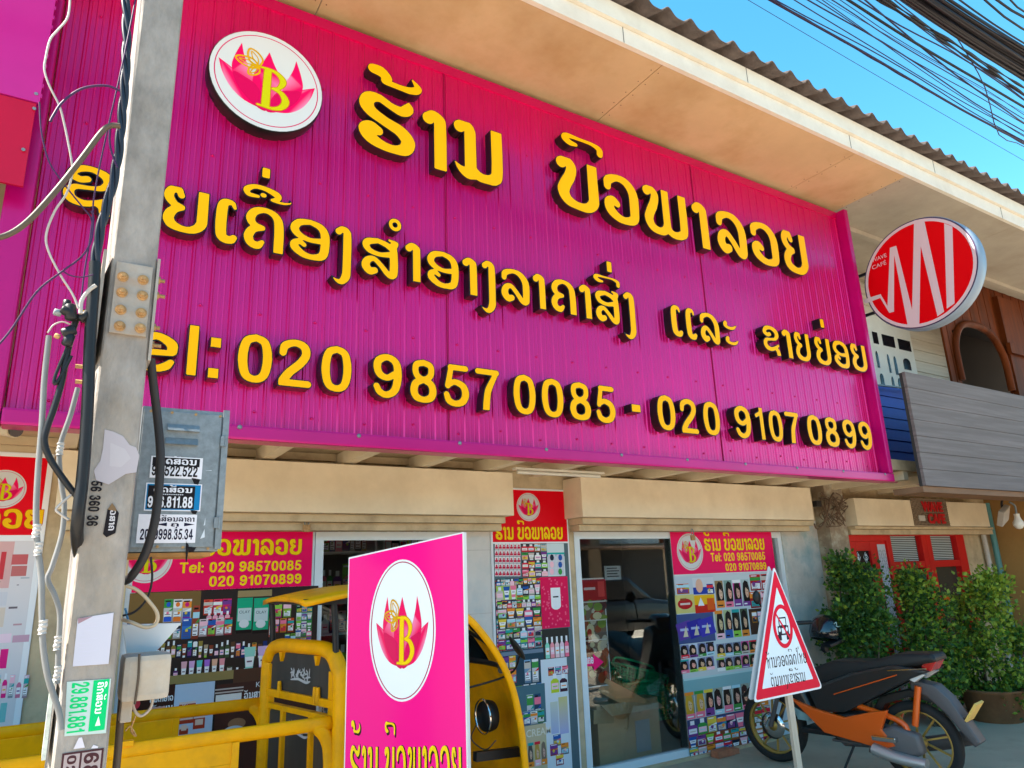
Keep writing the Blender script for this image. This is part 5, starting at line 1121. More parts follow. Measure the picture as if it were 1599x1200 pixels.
for sy in (-1, 1): s = MB(); s.prism([(-.40, .775), (-.33, .80), (-.28, .74), (-.32, .72)], 'y', sy * .08, sy * .15, bev=.01); sbuild(s, 'indicator', mat('clear_lens', (.6, .6, .6), .15))
s = MB(); s.prism([(-.26, .73), (-.42, .70), (-.50, .62), (-.64, .36), (-.60, .33), (-.46, .52), (-.36, .62), (-.26, .66)], 'y', -.07, .07, bev=.012, smooth=True); sbuild(s, 'rear_fender', SGREY)
s = MB(); s.prism([(.28, .46), (.20, .57), (0, .63), (-.2, .60), (-.33, .47), (-.29, .45), (-.17, .55), (0, .58), (.17, .52), (.24, .43)], 'y', -.065, .065, bev=.01, smooth=True); sbuild(s, 'wheel_hugger', SBK)
s = MB(); s.prism([(.20, .22), (.50, .20), (.62, .30), (.56, .42), (.30, .44), (.16, .36)], 'y', -.10, .10, bev=.03, smooth=True)
for i in range(5): s.box((.36, -.112, .23 + i * .035), (.58, .112, .245 + i * .035))
sbuild(s, 'engine_block', SGREY)
s = MB(); s.tube([(.34, .13, .50), (.05, .14, .42), (.02, .14, .30)], .02, 10); s.tube([(-.08, .09, .66), (-.02, .10, .40)], .022, 10); sbuild(s, 'rear_shock', ORG)
s = MB(); s.box((-.575, -.08, .48), (-.56, .08, .62), bev=.002); s.xform(Matrix.Translation((-.61, 0, .55)) @ Matrix.Rotation(R(-35), 4, 'Y') @ Matrix.Translation((.56, 0, -.55))); pt = sbuild(s, 'licence_plate', mat('yellow_plate', (.75, .48, .12), .4))
s = MB(); s.prism([(.30, .20), (.26, .34), (.10, .40), (-.06, .36), (-.08, .24), (.05, .18)], 'y', .10, .19, bev=.03, smooth=True); sbuild(s, 'engine_case', mat('engine_grey', (.13, .12, .12), .5, metal=.3))
s = MB(); s.tube([(.24, .21, .24), (.08, .22, .205), (-.10, .22, .19)], lambda t: .052 - .01 * t, 14, flat=(.8, 1)); sbuild(s, 'kick_cover', mat('brushed_silver', (.5, .5, .5), .35, metal=.7))
s = MB(); s.tube([(.3, -.12, .22), (.0, -.18, .24), (-.3, -.19, .32)], .05, 12); sbuild(s, 'exhaust', SGREY)
s = MB(); s.box((WB - 1.02, .17, .30), (WB - .86, .24, .33), bev=.006); sbuild(s, 'foot_peg', CHR)
s = MB(); s.tube([(.42, .12, .22), (.5, .2, .02), (.44, .2, .005)], .009, 6); sbuild(s, 'side_stand', BLACK)
# helmet hung on the handlebar, blue bag hung in front of the seat
hp = at(1288, 984, y=4.36); he = thing('helmet', hp, 'glossy black half helmet with a pale zigzag mark hanging on the scooter handlebar', 'helmet')
s = MB(); s.lathe([(.005, .135), (.06, .125), (.105, .085), (.13, .03), (.135, -.03), (.128, -.08), (.12, -.085), (.115, -.03)], (0, 0, 0), 'z', 32, cap=False); s.xform(Matrix.Translation(hp) @ Matrix.Rotation(R(14), 4, 'Y')); s.build('helmet_shell', mat('gloss_black', (.01, .01, .012), .08, coat=1.0), he)
s = MB(); s.prism([(-.12, -.09), (.10, -.05), (.13, -.075), (-.10, -.115)], 'y', -.05, .05, bev=.01); s.xform(Matrix.Translation(hp + Vector((-.03, -.09, -.02)))); s.build('visor_peak', BLACK, he)
s = MB(); s.lathe([(.03, 0), (.042, .02), (.03, .04)], hp + Vector((-.09, -.06, -.15)), 'y', 16); s.build('chin_cup', BLACK, he)
q = Print(); q.strokes([[(-.05, .05, .004), (-.012, .06, .005), (-.03, .025, .005), (.05, .022, .003)]], 0, 0, 1, lin(150, 170, 160), h=.002)
q.build('helmet_mark', print_mat('decal_print', .4), lambda u, v, l: hp + Vector((.02 + u, -math.sqrt(max(0, .140 ** 2 - (u + .02) ** 2 - (v + .01) ** 2 * .7)) - l, v + .01)), he)
bp_ = at(1252, 1088, y=3.98); s = MB(); s.tube([(0, 0, .16), (0, 0, .10), (.01, 0, -.02), (.0, 0, -.12), (-.01, 0, -.17)], lambda t: .02 + .105 * math.sin(min(1, t * 1.25) * 1.9) * (1 if t < .8 else 1 - (t - .8) * 1.6), 16, flat=(1, .55)); 
s.xform(Matrix.Translation(bp_)); random.seed(5)
s.v = [(x + .006 * math.sin(z * 40 + x * 30), y + .008 * math.sin(x * 60), z) for x, y, z in s.v]
tag(s.build('bag', mat('pale_blue_bag', (.28, .50, .56), .6, var=.08, scale=10), loc=bp_), 'pale blue cloth bag hanging at the scooter leg shield behind the warning sign', 'bag')
# ------------------------------------------------------------------ posters on the shopfront
YP = 4.757
PP = print_mat('poster_print', .35)
def px2(px, py, y=YP): a = at(px, py, y=y); return a.x, a.z
def pbox(x0, y0, x1, y1, y=YP):
    xm, ym = (x0 + x1) / 2, (y0 + y1) / 2; return (px2(x0, ym, y)[0], px2(xm, y1, y)[1]), (px2(x1, ym, y)[0], px2(xm, y0, y)[1])
def prect(q, x0, y0, x1, y1, col, col2=None, y=YP):
    a, b = pbox(x0, y0, x1, y1, y); q.rect(a[0], a[1], b[0], b[1], col, col2); return a[0], a[1], b[0], b[1]
rnd = random.Random(11)
PAL = [lin(*c) for c in ((220, 40, 60), (240, 120, 150), (60, 150, 70), (140, 200, 70), (40, 90, 170), (230, 200, 70), (235, 235, 235), (120, 60, 140), (40, 160, 160), (235, 140, 50), (200, 190, 180), (30, 40, 60), (245, 190, 205), (170, 215, 230))]
W_ = lin(232, 234, 238); SKIN = lin(226, 178, 152); HAIR = lin(24, 18, 20)
def carton(q, x0, z0, x1, z1, c=None):
    c = c or rnd.choice(PAL); d = rnd.choice(PAL); h = z1 - z0; w = x1 - x0
    q.rect(x0, z0, x1, z1, tuple(v * .45 for v in c), c); k = rnd.random()
    q.rect(x0, z0 + h * .62, x1, z0 + h * (.8 + .2 * k), d)
    q.rect(x0 + w * .1, z0 + h * .1, x1 - w * .1, z0 + h * .45, W_ if k < .5 else rnd.choice(PAL))
    q.ell(x0 + w * rnd.uniform(.3, .7), z0 + h * .4, min(w, h) * .16, min(w, h) * .16, rnd.choice(PAL), 8)
    q.rect(x0 + w * .12, z0 + h * .88, x1 - w * rnd.uniform(.1, .5), z0 + h * .94, rnd.choice((W_, HAIR)))
    q.poly([(x0 + w * rnd.uniform(0, .5), z0 + h * .46), (x1, z0 + h * .5), (x1, z0 + h * .62)], rnd.choice(PAL))
    for i in range(3): q.rect(x0 + w * .16, z0 + h * (.12 + i * .1), x0 + w * rnd.uniform(.5, .85), z0 + h * (.15 + i * .1), lin(90, 80, 90))
def tubep(q, x0, z0, x1, z1, c=None):
    c = c or rnd.choice(PAL); w = x1 - x0; h = z1 - z0
    q.poly([(x0 + w * .22, z0 + h * .14), (x1 - w * .22, z0 + h * .14), (x1, z1), (x0, z1)], c); q.rect(x0 + w * .22, z0, x1 - w * .22, z0 + h * .15, W_ if rnd.random() < .4 else rnd.choice(PAL))
    q.poly([(x0 + w * .2, z0 + h * .35), (x1 - w * .2, z0 + h * .35), (x1 - w * .1, z0 + h * .68), (x0 + w * .1, z0 + h * .68)], lin(240, 240, 240)); q.rect(x0 + w * .28, z0 + h * .5, x1 - w * .28, z0 + h * .55, lin(110, 80, 100))
def bottle(q, x0, z0, x1, z1, c=None):
    c = c or rnd.choice(PAL); w = x1 - x0; h = z1 - z0
    q.poly([(x0, z0), (x1, z0), (x1, z0 + h * .62), (x1 - w * .3, z0 + h * .74), (x0 + w * .3, z0 + h * .74), (x0, z0 + h * .62)], c)
    q.rect(x0 + w * .28, z0 + h * .74, x1 - w * .28, z1, W_); q.rect(x0 + w * .08, z0 + h * .18, x1 - w * .08, z0 + h * .5, rnd.choice((W_, lin(245, 200, 215)))); q.rect(x0 + w * .2, z0 + h * .3, x1 - w * .2, z0 + h * .36, rnd.choice(PAL))
def face(q, x0, z0, x1, z1, hair=HAIR, bg=None):
    """A printed pack with a model's head."""
    w = x1 - x0; h = z1 - z0; j = rnd.uniform(-.12, .12); bgc = bg or lin(150, 150, 150); sk = tuple(v * rnd.uniform(.8, 1.1) for v in SKIN)
    q.rect(x0, z0, x1, z1, tuple(v * .6 for v in bgc), bgc)
    cx = (x0 + x1) / 2 + j * w
    q.poly([(cx - w * .40, z0 + h * .16), (cx + w * .40, z0 + h * .16), (cx + w * .44, z0 + h * .6), (cx + w * .28, z0 + h * .9), (cx - w * .05, z0 + h * .97), (cx - w * .34, z0 + h * .86), (cx - w * .45, z0 + h * .55)], hair)
    q.ell(cx + w * .07, z0 + h * .52, w * .22, h * .22, sk, 12)
    q.poly([(cx - w * .16, z0 + h * .74), (cx + w * .1, z0 + h * .78), (cx + w * .30, z0 + h * .58), (cx + w * .05, z0 + h * .66)], hair)
    for s_ in (-.03, .17): q.ell(cx + w * s_, z0 + h * .54, w * .04, h * .018, HAIR, 6)
    q.ell(cx + w * .08, z0 + h * .40, w * .055, h * .02, lin(190, 50, 60), 6)
    c2 = rnd.choice(PAL); q.rect(x0, z0, x1, z0 + h * rnd.uniform(.16, .3), c2); q.rect(x0 + w * .12, z0 + h * .06, x1 - w * rnd.uniform(.15, .5), z0 + h * .11, rnd.choice((W_, HAIR)))
    if rnd.random() < .5: q.rect(x0, z0 + h * .88, x1, z1, rnd.choice(PAL))
def row(q, fn, x0, y0, x1, y1, n, cols=None, gap=.08, jit=0.0, y=YP):
    a, b = pbox(x0, y0, x1, y1, y); w = (b[0] - a[0]) / n
    for i in range(n):
        u = a[0] + i * w; c = cols[i % len(cols)] if cols else None
        fn(q, u + w * gap, a[1] + jit * rnd.random() * (b[1] - a[1]), u + w * (1 - gap), b[1] - jit * rnd.random() * (b[1] - a[1]) * .6, c)
def mix(q, x0, y0, x1, y1, n, m, bg=lin(60, 60, 66), y=YP):
    X0, Z0, X1, Z1 = prect(q, x0, y0, x1, y1, bg, None, y)
    for j in range(m):
        for i in range(n):
            u0, u1 = X0 + (X1 - X0) * (i + .03) / n, X0 + (X1 - X0) * (i + .98) / n; v0, v1 = Z0 + (Z1 - Z0) * (j + .02) / m, Z0 + (Z1 - Z0) * (j + rnd.uniform(.86, .99)) / m
            (rnd.choice((carton, carton, carton, bottle, tubep)))(q, u0, v0, u1, v1)
def head_text(q, x0, y0, x1, y1, col=lin(244, 206, 0), ol=lin(190, 70, 0), y=YP):
    a, b = pbox(x0, y0, x1, y1, y); q.lao(SHOP, a[0], a[1], (b[1] - a[1]), ol, b[0] - a[0], .03); q.lao(SHOP, a[0], a[1], (b[1] - a[1]), col, b[0] - a[0], .0)
RED, PINK = lin(226, 0, 26), lin(238, 0, 92)
def poster(x0, z0, x1, z1, y, label, q, cat='poster'):
    t = thing('poster', ((x0 + x1) / 2, y, z0), label, cat, 'posters on the shopfront')
    s = MB(); s.box((x0, y, z0), (x1, y + .003, z1)); s.build('sheet', mat('sheet_white', (.72, .74, .76), .4), t)
    q.build('print', PP, onplane(y), t)
# 1 far left poster
YL = 4.742; q = Print(); a = px2(76, 716, YL); X1 = a[0]; Z1 = a[1]; Zr = px2(40, 836, YL)[1]
q.rect(X1 - 1.15, .55, X1 + .028, Z1 + .02, W_); q.rect(X1 - 1.12, Zr, X1, Z1, RED)
c = px2(6, 764, YL); rr = px2(42, 764, YL)[0] - c[0]; lotus(q, c[0], c[1], rr)
a, b = px2(66, 826, YL), px2(0, 800, YL); q.lao(SHOP, a[0] - .96, a[1], .105, lin(190, 70, 0), .96, .03); q.lao(SHOP, a[0] - .96, a[1], .105, lin(240, 190, 0), .96, 0)
q.rect(X1 - 1.12, .6, X1, Zr - .03, lin(216, 212, 216))
for j, (v0, v1, c_) in enumerate(((846, 918, (214, 170, 170)), (924, 945, (206, 206, 214)), (948, 978, (216, 200, 186)), (1010, 1050, (205, 196, 190)), (1090, 1120, (190, 206, 214)), (1128, 1165, (214, 150, 200)))):
    zt, zb = px2(30, v0, YL)[1], px2(30, v1, YL)[1]; q.rect(X1 - 1.1, zb, X1 - .10, zt, lin(*c_)); q.rect(X1 - .8, zb + .02, X1 - .3, zt - .02, lin(*[min(255, k + 18) for k in c_]))
    for i in range(3): q.rect(X1 - .28 + .03 * i, zb + .03 + i * .02, X1 - .14, zb + .036 + i * .02, lin(120, 110, 120))
for i in range(60):
    u, v = rnd.uniform(X1 - .42, X1 - .05), rnd.uniform(.75, Zr - .1); w_ = rnd.uniform(.01, .05); q.rect(u, v, u + w_, v + rnd.uniform(.004, .012), lin(*rnd.choice(((150, 140, 150), (190, 150, 160), (110, 100, 110), (206, 60, 110), (170, 180, 190)))))
for i in range(5): row(q, rnd.choice((tubep, bottle, carton)), -8 + i * 11, 1050 + rnd.uniform(0, 8), 1 + i * 11, 1090, 1, [lin(*rnd.choice(((226, 40, 130), (220, 190, 205), (190, 205, 215), (205, 120, 150))))], y=YL)
for (x0_, y0_, x1_, y1_, cc_) in ((0, 862, 8, 905, (200, 60, 70)), (19, 866, 44, 882, (196, 96, 100)), (18, 884, 42, 900, (190, 110, 110)), (0, 1014, 12, 1044, (226, 30, 130)), (20, 992, 46, 1003, (200, 160, 180)), (0, 990, 18, 1004, (240, 210, 225)), (0, 1098, 10, 1128, (120, 190, 190))):
    prect(q, x0_, y0_, x1_, y1_, lin(*cc_), None, YL)
poster(X1 - 1.16, .54, X1 + .03, Z1 + .025, YL, 'tall lotus poster with red header and pale product pictures behind the grey conduits', q)
# 2 banner over the left window
q = Print(); x1_, z1_ = px2(490, 812); x0_ = .40; zb_ = px2(490, 915)[1]
q.rect(x0_, zb_, x1_, 1.99, PINK); c = px2(222, 868); rr = .105; lotus(q, c[0] + .03, c[1] - .02, .135)
a, b = pbox(250, 842, 472, 868); q.lao(SHOP, px2(345, 868)[0] - .40, a[1], b[1] - a[1], lin(190, 70, 0), b[0] - px2(345, 868)[0] + .40, .03); q.lao(SHOP, px2(345, 868)[0] - .40, a[1], b[1] - a[1], lin(244, 206, 0), b[0] - px2(345, 868)[0] + .40, 0)
a, b = pbox(281, 877, 471, 893); q.num('Tel: 020 98570085', a[0], a[1], b[1] - a[1], lin(244, 206, 0), b[0] - a[0])
a, b = pbox(327, 898, 471, 914); q.num('020 91070899', a[0], a[1], b[1] - a[1], lin(244, 206, 0), b[0] - a[0])
poster(x0_, zb_, x1_, 1.99, YP, 'wide pink shop banner with yellow phone numbers over the left window', q, 'banner')
# 3 product poster below it
q = Print(); X0, Z0, X1, Z1 = prect(q, 196, 921, 492, 1260, lin(46, 36, 34))
prect(q, 200, 925, 312, 1000, lin(120, 92, 50)); prect(q, 372, 922, 425, 932, lin(150, 130, 90))
for i in range(34):
    u0 = 200 + i * 8.4; c_ = rnd.choice(((30, 50, 110), (150, 130, 60), (90, 60, 40), (60, 80, 50), (130, 60, 40), (40, 40, 60), (170, 150, 120)))
    row(q, rnd.choice((bottle, carton, tubep)), u0, 1000 + rnd.uniform(0, 8), u0 + 8, 1027, 1, [lin(*c_)])
for i in range(22): u0 = 210 + i * 12; row(q, rnd.choice((bottle, carton)), u0, 1040 + rnd.uniform(0, 6), u0 + 9, 1058, 1, [lin(*[rnd.randint(40, 110) for _ in range(3)])])
for i in range(3):
    a, b = pbox(256 + i * 14.5, 936, 270 + i * 14.5, 972); carton(q, a[0], a[1], b[0], b[1], lin(228, 224, 222)); q.ell((a[0] + b[0]) / 2, b[1] - .03, .012, .014, lin(*((40, 90, 200), (230, 120, 40), (210, 30, 120))[i]), 8); q.rect(a[0] + .004, a[1] + .004, b[0] - .004, a[1] + .03, lin(*((40, 90, 200), (230, 120, 40), (120, 40, 160))[i]))
row(q, carton, 283, 966, 300, 998, 1, [lin(60, 130, 220)]); row(q, carton, 256, 974, 283, 998, 2, [lin(90, 170, 90), lin(225, 225, 225)]); row(q, carton, 300, 946, 312, 998, 1, [lin(170, 70, 50)])
row(q, carton, 318, 936, 362, 960, 3, [lin(240, 80, 60), lin(235, 50, 90), lin(235, 40, 110)], .03); row(q, bottle, 322, 955, 360, 975, 4, [lin(235, 160, 180)]); row(q, carton, 311, 966, 363, 993, 4, [lin(225, 200, 205), lin(200, 60, 80)], .03)
for i in range(2):
    a, b = pbox(370 + i * 26, 934, 394 + i * 26, 989); q.rect(a[0], a[1], b[0], b[1], lin(20, 160, 120)); q.rect(a[0] + .006, a[1] + .07, b[0] - .006, b[1] - .06, lin(190, 205, 206)); q.ell((a[0] + b[0]) / 2, a[1] + .055, .03, .025, lin(210, 216, 220), 10); q.rect(a[0], a[1], b[0], a[1] + .02, HAIR); q.text('OLAY', (a[0] + b[0]) / 2, a[1] + .115, .018, lin(60, 80, 80), align='c', bold=0)
row(q, carton, 420, 955, 428, 995, 1, [lin(225, 110, 90)]); row(q, carton, 427, 942, 456, 965, 2, [lin(225, 60, 150), lin(150, 190, 60)]); row(q, carton, 425, 966, 460, 988, 3, [lin(210, 80, 30), lin(225, 150, 40)]); mix(q, 462, 944, 487, 1020, 3, 6, lin(60, 120, 60)); row(q, carton, 444, 990, 462, 1015, 2, [lin(120, 180, 60)])
row(q, tubep, 281, 1031, 352, 1064, 6, [lin(230, 170, 180), lin(220, 170, 215), lin(90, 200, 190), lin(170, 110, 210), lin(235, 180, 150), lin(235, 150, 160)], .12); row(q, tubep, 379, 1009, 442, 1056, 3, [lin(150, 215, 200), lin(215, 180, 225), lin(150, 215, 190)], .08)
prect(q, 240, 1052, 372, 1066, lin(150, 130, 80)); prect(q, 365, 1040, 492, 1062, lin(84, 54, 40))
BRN = lin(62, 34, 28); prect(q, 200, 1072, 271, 1160, BRN); prect(q, 271, 1067, 333, 1156, lin(190, 206, 226)); prect(q, 333, 1062, 492, 1260, lin(70, 40, 34))
for (x_, y_, w_, h_) in ((279, 1096, 26, 34), (302, 1118, 18, 20), (280, 1135, 14, 12)):
    A = prect(q, x_, y_, x_ + w_, y_ + h_, lin(176, 60, 36)); q.rect(A[0], A[3] - .012, A[2], A[3], lin(226, 200, 190)); q.rect(A[0] + .01, A[1] + .02, A[2] - .01, A[1] + .05, lin(230, 200, 180))
a = px2(285, 1107); q.text('Kim', a[0], a[1], .025, W_, bold=0)
a = px2(336, 1079); 
for i in range(2): q.rect(a[0], a[1] - i * .018, a[0] + .16, a[1] - i * .018 + .008, lin(190, 176, 170))
A = prect(q, 337, 1084, 377, 1100, lin(226, 222, 218)); a = px2(343, 1110); q.text('Kim', a[0], a[1], .035, W_, bold=0); a = px2(400, 1073); q.text('Kim', a[0], a[1], .03, W_, bold=0)
a = px2(381, 1092); q.lao('wo an no so aa kho o ngo', a[0], a[1], .035, W_, .16)
q.rect(a[0], a[1] - .03, a[0] + .15, a[1] - .02, lin(200, 190, 190))
a = px2(234, 1098); q.lao('yo no to aa yo aa wo', a[0], a[1], .028, W_, .12); q.lao('eh to an o yo uu no', a[0], a[1] - .045, .022, W_, .12)
q.ell(px2(210, 1100)[0], px2(210, 1100)[1], .03, .03, lin(220, 60, 70)); prect(q, 234, 1104, 258, 1120, lin(206, 150, 140)); q.ell(px2(370, 1130)[0], px2(370, 1130)[1], .05, .03, lin(150, 110, 80)); q.ell(px2(365, 1142)[0], px2(365, 1142)[1], .06, .03, lin(190, 200, 210))
poster(X0, .16, X1, Z1, YP, 'product poster of cartons and tubes below the pink banner, behind the tricycle bed', q)
# 4 tall strip between the doors
q = Print(); a, b = px2(770, 847, 4.742), px2(880, 768, 4.742); YS = 4.742
X0 = px2(769, 850, YS)[0]; X1 = px2(891, 900, YS)[0]; Zt = b[1]; Zr = a[1]
q.rect(X0, .14, X1, Zt + .012, W_); q.rect(X0 + .006, Zr, X1 - .006, Zt, RED)
c = px2(825.5, 792, YS); lotus(q, c[0], c[1], px2(843.5, 792, YS)[0] - c[0])
head_text(q, 774, 823, 879, 843, y=YS); Ms = lambda *k, **kw: mix(q, *k, y=YS, **kw)
q.rect(X0 + .008, .15, X1 - .008, Zr - .012, lin(84, 104, 112))
Ms(775, 905, 846, 1016, 9, 8); Ms(781, 1016, 850, 1130, 6, 5, bg=lin(60, 80, 96))
for j in range(5):
    for i in range(7):
        u0 = 773 + i * 5.8; v0 = 849 + j * 10.4; A = prect(q, u0, v0, u0 + 5.3, v0 + 9.6, lin(228, 222, 224), None, YS); q.rect(A[0] + .002, A[1] + .006, A[2] - .002, A[1] + .022, lin(200, 30, 70)); q.ell((A[0] + A[2]) / 2, A[3] - .016, .008, .008, lin(200, 30, 70), 6)
Ms(815, 849, 855, 901, 4, 4); A = prect(q, 855, 849, 882, 900, lin(206, 220, 224), None, YS); q.rect(A[0], A[3] - .10, A[2], A[3] - .07, lin(30, 170, 170))
for j in range(3):
    for i in range(2): u0 = 856 + i * 13; v0 = 866 + j * 11; B_ = prect(q, u0, v0, u0 + 12, v0 + 10, lin(200, 200, 214), None, YS); q.ell((B_[0] + B_[2]) / 2, (B_[1] + B_[3]) / 2, .02, .025, rnd.choice(PAL), 8)
Ms(775, 903, 844, 915, 10, 1); Ms(775, 915, 807, 937, 3, 1, bg=lin(170, 200, 90)); Ms(807, 912, 844, 946, 4, 2); Ms(776, 937, 844, 950, 9, 1); Ms(777, 949, 845, 980, 5, 2); Ms(778, 980, 846, 1014, 6, 2)
A = prect(q, 845, 901, 888, 981, lin(226, 20, 84), None, YS)
for i in range(70): u, v = rnd.uniform(A[0] + .01, A[2] - .01), rnd.uniform(A[1] + .01, A[3] - .01); q.ell(u, v, .008, .008, lin(240, 90, 130), 6)
B_ = prect(q, 860, 918, 875, 946, W_, None, YS); q.ell((B_[0] + B_[2]) / 2, B_[1], (B_[2] - B_[0]) / 2, .03, W_, 14); q.rect(B_[0] + .02, B_[1] + .06, B_[2] - .02, B_[1] + .07, HAIR)
prect(q, 847, 982, 889, 1028, lin(50, 50, 48), None, YS); row(q, bottle, 851, 994, 889, 1027, 5, [lin(140, 215, 190), lin(240, 150, 160), lin(235, 200, 205), lin(230, 200, 215), lin(235, 110, 140)], y=YS)
prect(q, 780, 1014, 850, 1070, lin(30, 66, 84), None, YS); Ms(784, 1022, 806, 1068, 2, 2, bg=lin(40, 50, 60)); row(q, carton, 818, 1030, 842, 1066, 2, [lin(130, 170, 205), lin(225, 225, 230)], y=YS); prect(q, 782, 1016, 848, 1022, lin(110, 130, 150), None, YS)
prect(q, 849, 1028, 891, 1260, lin(214, 222, 230), None, YS); row(q, carton, 855, 1041, 888, 1054, 3, [lin(225, 70, 70), lin(120, 70, 160), lin(225, 70, 80)], y=YS); row(q, bottle, 859, 1052, 874, 1082, 1, [lin(190, 205, 50)], y=YS); row(q, bottle, 873, 1052, 887, 1080, 1, [lin(60, 30, 50)], y=YS)
for i, (c1, c2) in enumerate((((200, 205, 190), (170, 180, 220)), ((206, 196, 130), (170, 175, 220)))): a, b = pbox(860 + i * 13, 1096 - i * 8, 872 + i * 15, 1146 + i * 0, YS); q.rect(a[0], a[1], b[0], b[1], lin(*c2), lin(*c1))
for (x_, y_) in ((870, 1155), (865, 1170), (882, 1168), (874, 1185)): a, b = pbox(x_ - 6, y_ - 8, x_ + 6, y_ + 10, YS); carton(q, a[0], a[1], b[0], b[1], rnd.choice((lin(60, 60, 80), lin(200, 80, 90), lin(130, 140, 150))))
prect(q, 800, 1070, 852, 1132, lin(70, 110, 124), None, YS); row(q, carton, 822, 1084, 846, 1128, 2, [lin(220, 222, 226), lin(30, 76, 110)], y=YS); Ms(806, 1110, 850, 1132, 4, 1, bg=lin(120, 150, 160))
prect(q, 815, 1132, 855, 1260, lin(196, 182, 150), None, YS); a = px2(822, 1152, YS); q.text('CREAM', a[0], a[1], .05, lin(226, 220, 205), bold=.01); 
row(q, lambda q_, a_, b_, c_, d_, e_: face(q_, a_, b_, c_, d_, e_, lin(205, 190, 150)), 824, 1158, 855, 1196, 3, [lin(90, 80, 76), lin(190, 150, 70), lin(130, 110, 96)], y=YS)
poster(X0 - .01, .13, X1 + .006, Zt + .015, YS, 'tall narrow poster strip with red lotus header between the two glass doors', q)
# 5 poster on the right hand pane
q = Print(); X0 = px2(1047, 840)[0]; X1 = px2(1213, 900)[0]; Zh = px2(1052, 898)[1]
q.rect(X0, Zh, X1, 1.935, PINK); c = px2(1078, 862); lotus(q, c[0], c[1], px2(1098, 862)[0] - c[0]); head_text(q, 1100, 841, 1194, 860)
a, b = pbox(1110, 863, 1195, 876); q.num('Tel: 020 98570085', a[0], a[1], b[1] - a[1], lin(244, 206, 0), b[0] - a[0])
a, b = pbox(1133, 879, 1197, 891); q.num('020 91070899', a[0], a[1], b[1] - a[1], lin(244, 206, 0), b[0] - a[0])
q.rect(X0, .2, X1, Zh - .006, lin(196, 206, 210))
def PR(*k): return prect(q, *k)
PR(1054, 900, 1115, 928, lin(190, 200, 210)); row(q, carton, 1055, 912, 1078, 928, 1, [lin(226, 110, 40)]); A = PR(1082, 902, 1115, 928, lin(206, 210, 216)); q.rect(A[0], A[1], A[2], A[1] + .06, lin(30, 60, 160)); q.ell(A[0] + .08, A[3] - .07, .045, .06, SKIN); row(q, carton, 1103, 912, 1115, 928, 1, [lin(40, 70, 170)])
A = PR(1055, 929, 1085, 958, lin(206, 196, 120)); q.ell((A[0] + A[2]) / 2, (A[1] + A[3]) / 2, .09, .045, lin(186, 20, 30)); q.rect(A[0] + .06, A[3] - .05, A[2] - .1, A[3] - .03, lin(150, 60, 30)); q.rect((A[0] + A[2]) / 2 - .06, (A[1] + A[3]) / 2 - .008, (A[0] + A[2]) / 2 + .06, (A[1] + A[3]) / 2 + .008, lin(225, 200, 190))
A = PR(1085, 929, 1117, 957, lin(236, 180, 20)); q.rect(A[0], A[1], A[2], A[1] + .07, lin(206, 30, 20)); q.poly([(A[0] + .04, A[1] + .06), (A[0] + .12, A[1] + .06), (A[0] + .08, A[3] - .02)], W_); q.rect(A[2] - .1, A[1] + .02, A[2] - .01, A[1] + .12, lin(225, 90, 20))
PR(1058, 958, 1116, 1004, lin(60, 80, 130))
for i in range(3): a, b = px2(1060 + i * 17, 1002 - i * 3), px2(1078 + i * 17, 962 + (2 - i) * 3); q.poly([(a[0] + .02, a[1]), (b[0] + .03, a[1] + .03), (b[0] - .01, b[1]), (a[0] - .02, b[1] - .03)], lin(*((90, 60, 150), (40, 40, 150), (50, 50, 170))[i])); q.rect(a[0] + .03, a[1] + .08, b[0] - .03, a[1] + .10, lin(170, 180, 220)); q.poly([(a[0] + .06, a[1] + .03), (a[0] + .12, a[1] + .03), (a[0] + .10, a[1] + .12)], lin(210, 200, 170))
row(q, lambda q_, a_, b_, c_, d_, e_: face(q_, a_, b_, c_, d_, HAIR, e_), 1117, 906, 1172, 948, 4, [lin(150, 120, 80), lin(130, 160, 150), lin(206, 60, 150), lin(170, 190, 190)], .05); row(q, lambda q_, a_, b_, c_, d_, e_: face(q_, a_, b_, c_, d_, HAIR, e_), 1117, 952, 1170, 996, 4, [lin(190, 190, 150), lin(180, 190, 140), lin(50, 60, 60), lin(70, 90, 70)], .05)
for j in range(2): row(q, carton, 1171, 897 + j * 27, 1206, 922 + j * 27, 2, [lin(196, 30, 36)], .03)
PR(1171, 950, 1206, 990, lin(70, 50, 40)); row(q, carton, 1174, 955, 1200, 972, 3, [lin(226, 150, 40), lin(150, 170, 190), lin(110, 40, 30)])
for j in range(2):
    row(q, lambda q_, a_, b_, c_, d_, e_: face(q_, a_, b_, c_, d_, HAIR, e_), 1063, 1005 + j * 23, 1116, 1026 + j * 23, 4, [lin(120, 126, 170), lin(200, 205, 225), lin(110, 120, 160), lin(120, 126, 176)], .02)
    row(q, lambda q_, a_, b_, c_, d_, e_: face(q_, a_, b_, c_, d_, HAIR, e_), 1119, 1002 + j * 22, 1195, 1022 + j * 22, 6, [lin(110, 120, 150), lin(120, 130, 160), lin(100, 110, 140), lin(206, 70, 140), lin(50, 120, 70), lin(60, 130, 80)], .02)
PR(1067, 1051, 1205, 1078, lin(130, 176, 182)); PR(1067, 1051, 1205, 1054, lin(176, 210, 214))
row(q, lambda q_, a_, b_, c_, d_, e_: face(q_, a_, b_, c_, d_, e_, lin(150, 160, 150)), 1069, 1072, 1200, 1113, 9, [lin(206, 160, 50), lin(206, 160, 50), HAIR, HAIR, HAIR, HAIR, lin(50, 26, 30), HAIR, HAIR], .04)
mix(q, 1073, 1113, 1205, 1140, 9, 1, lin(60, 70, 110)); mix(q, 1075, 1138, 1205, 1172, 10, 2, lin(130, 70, 40))
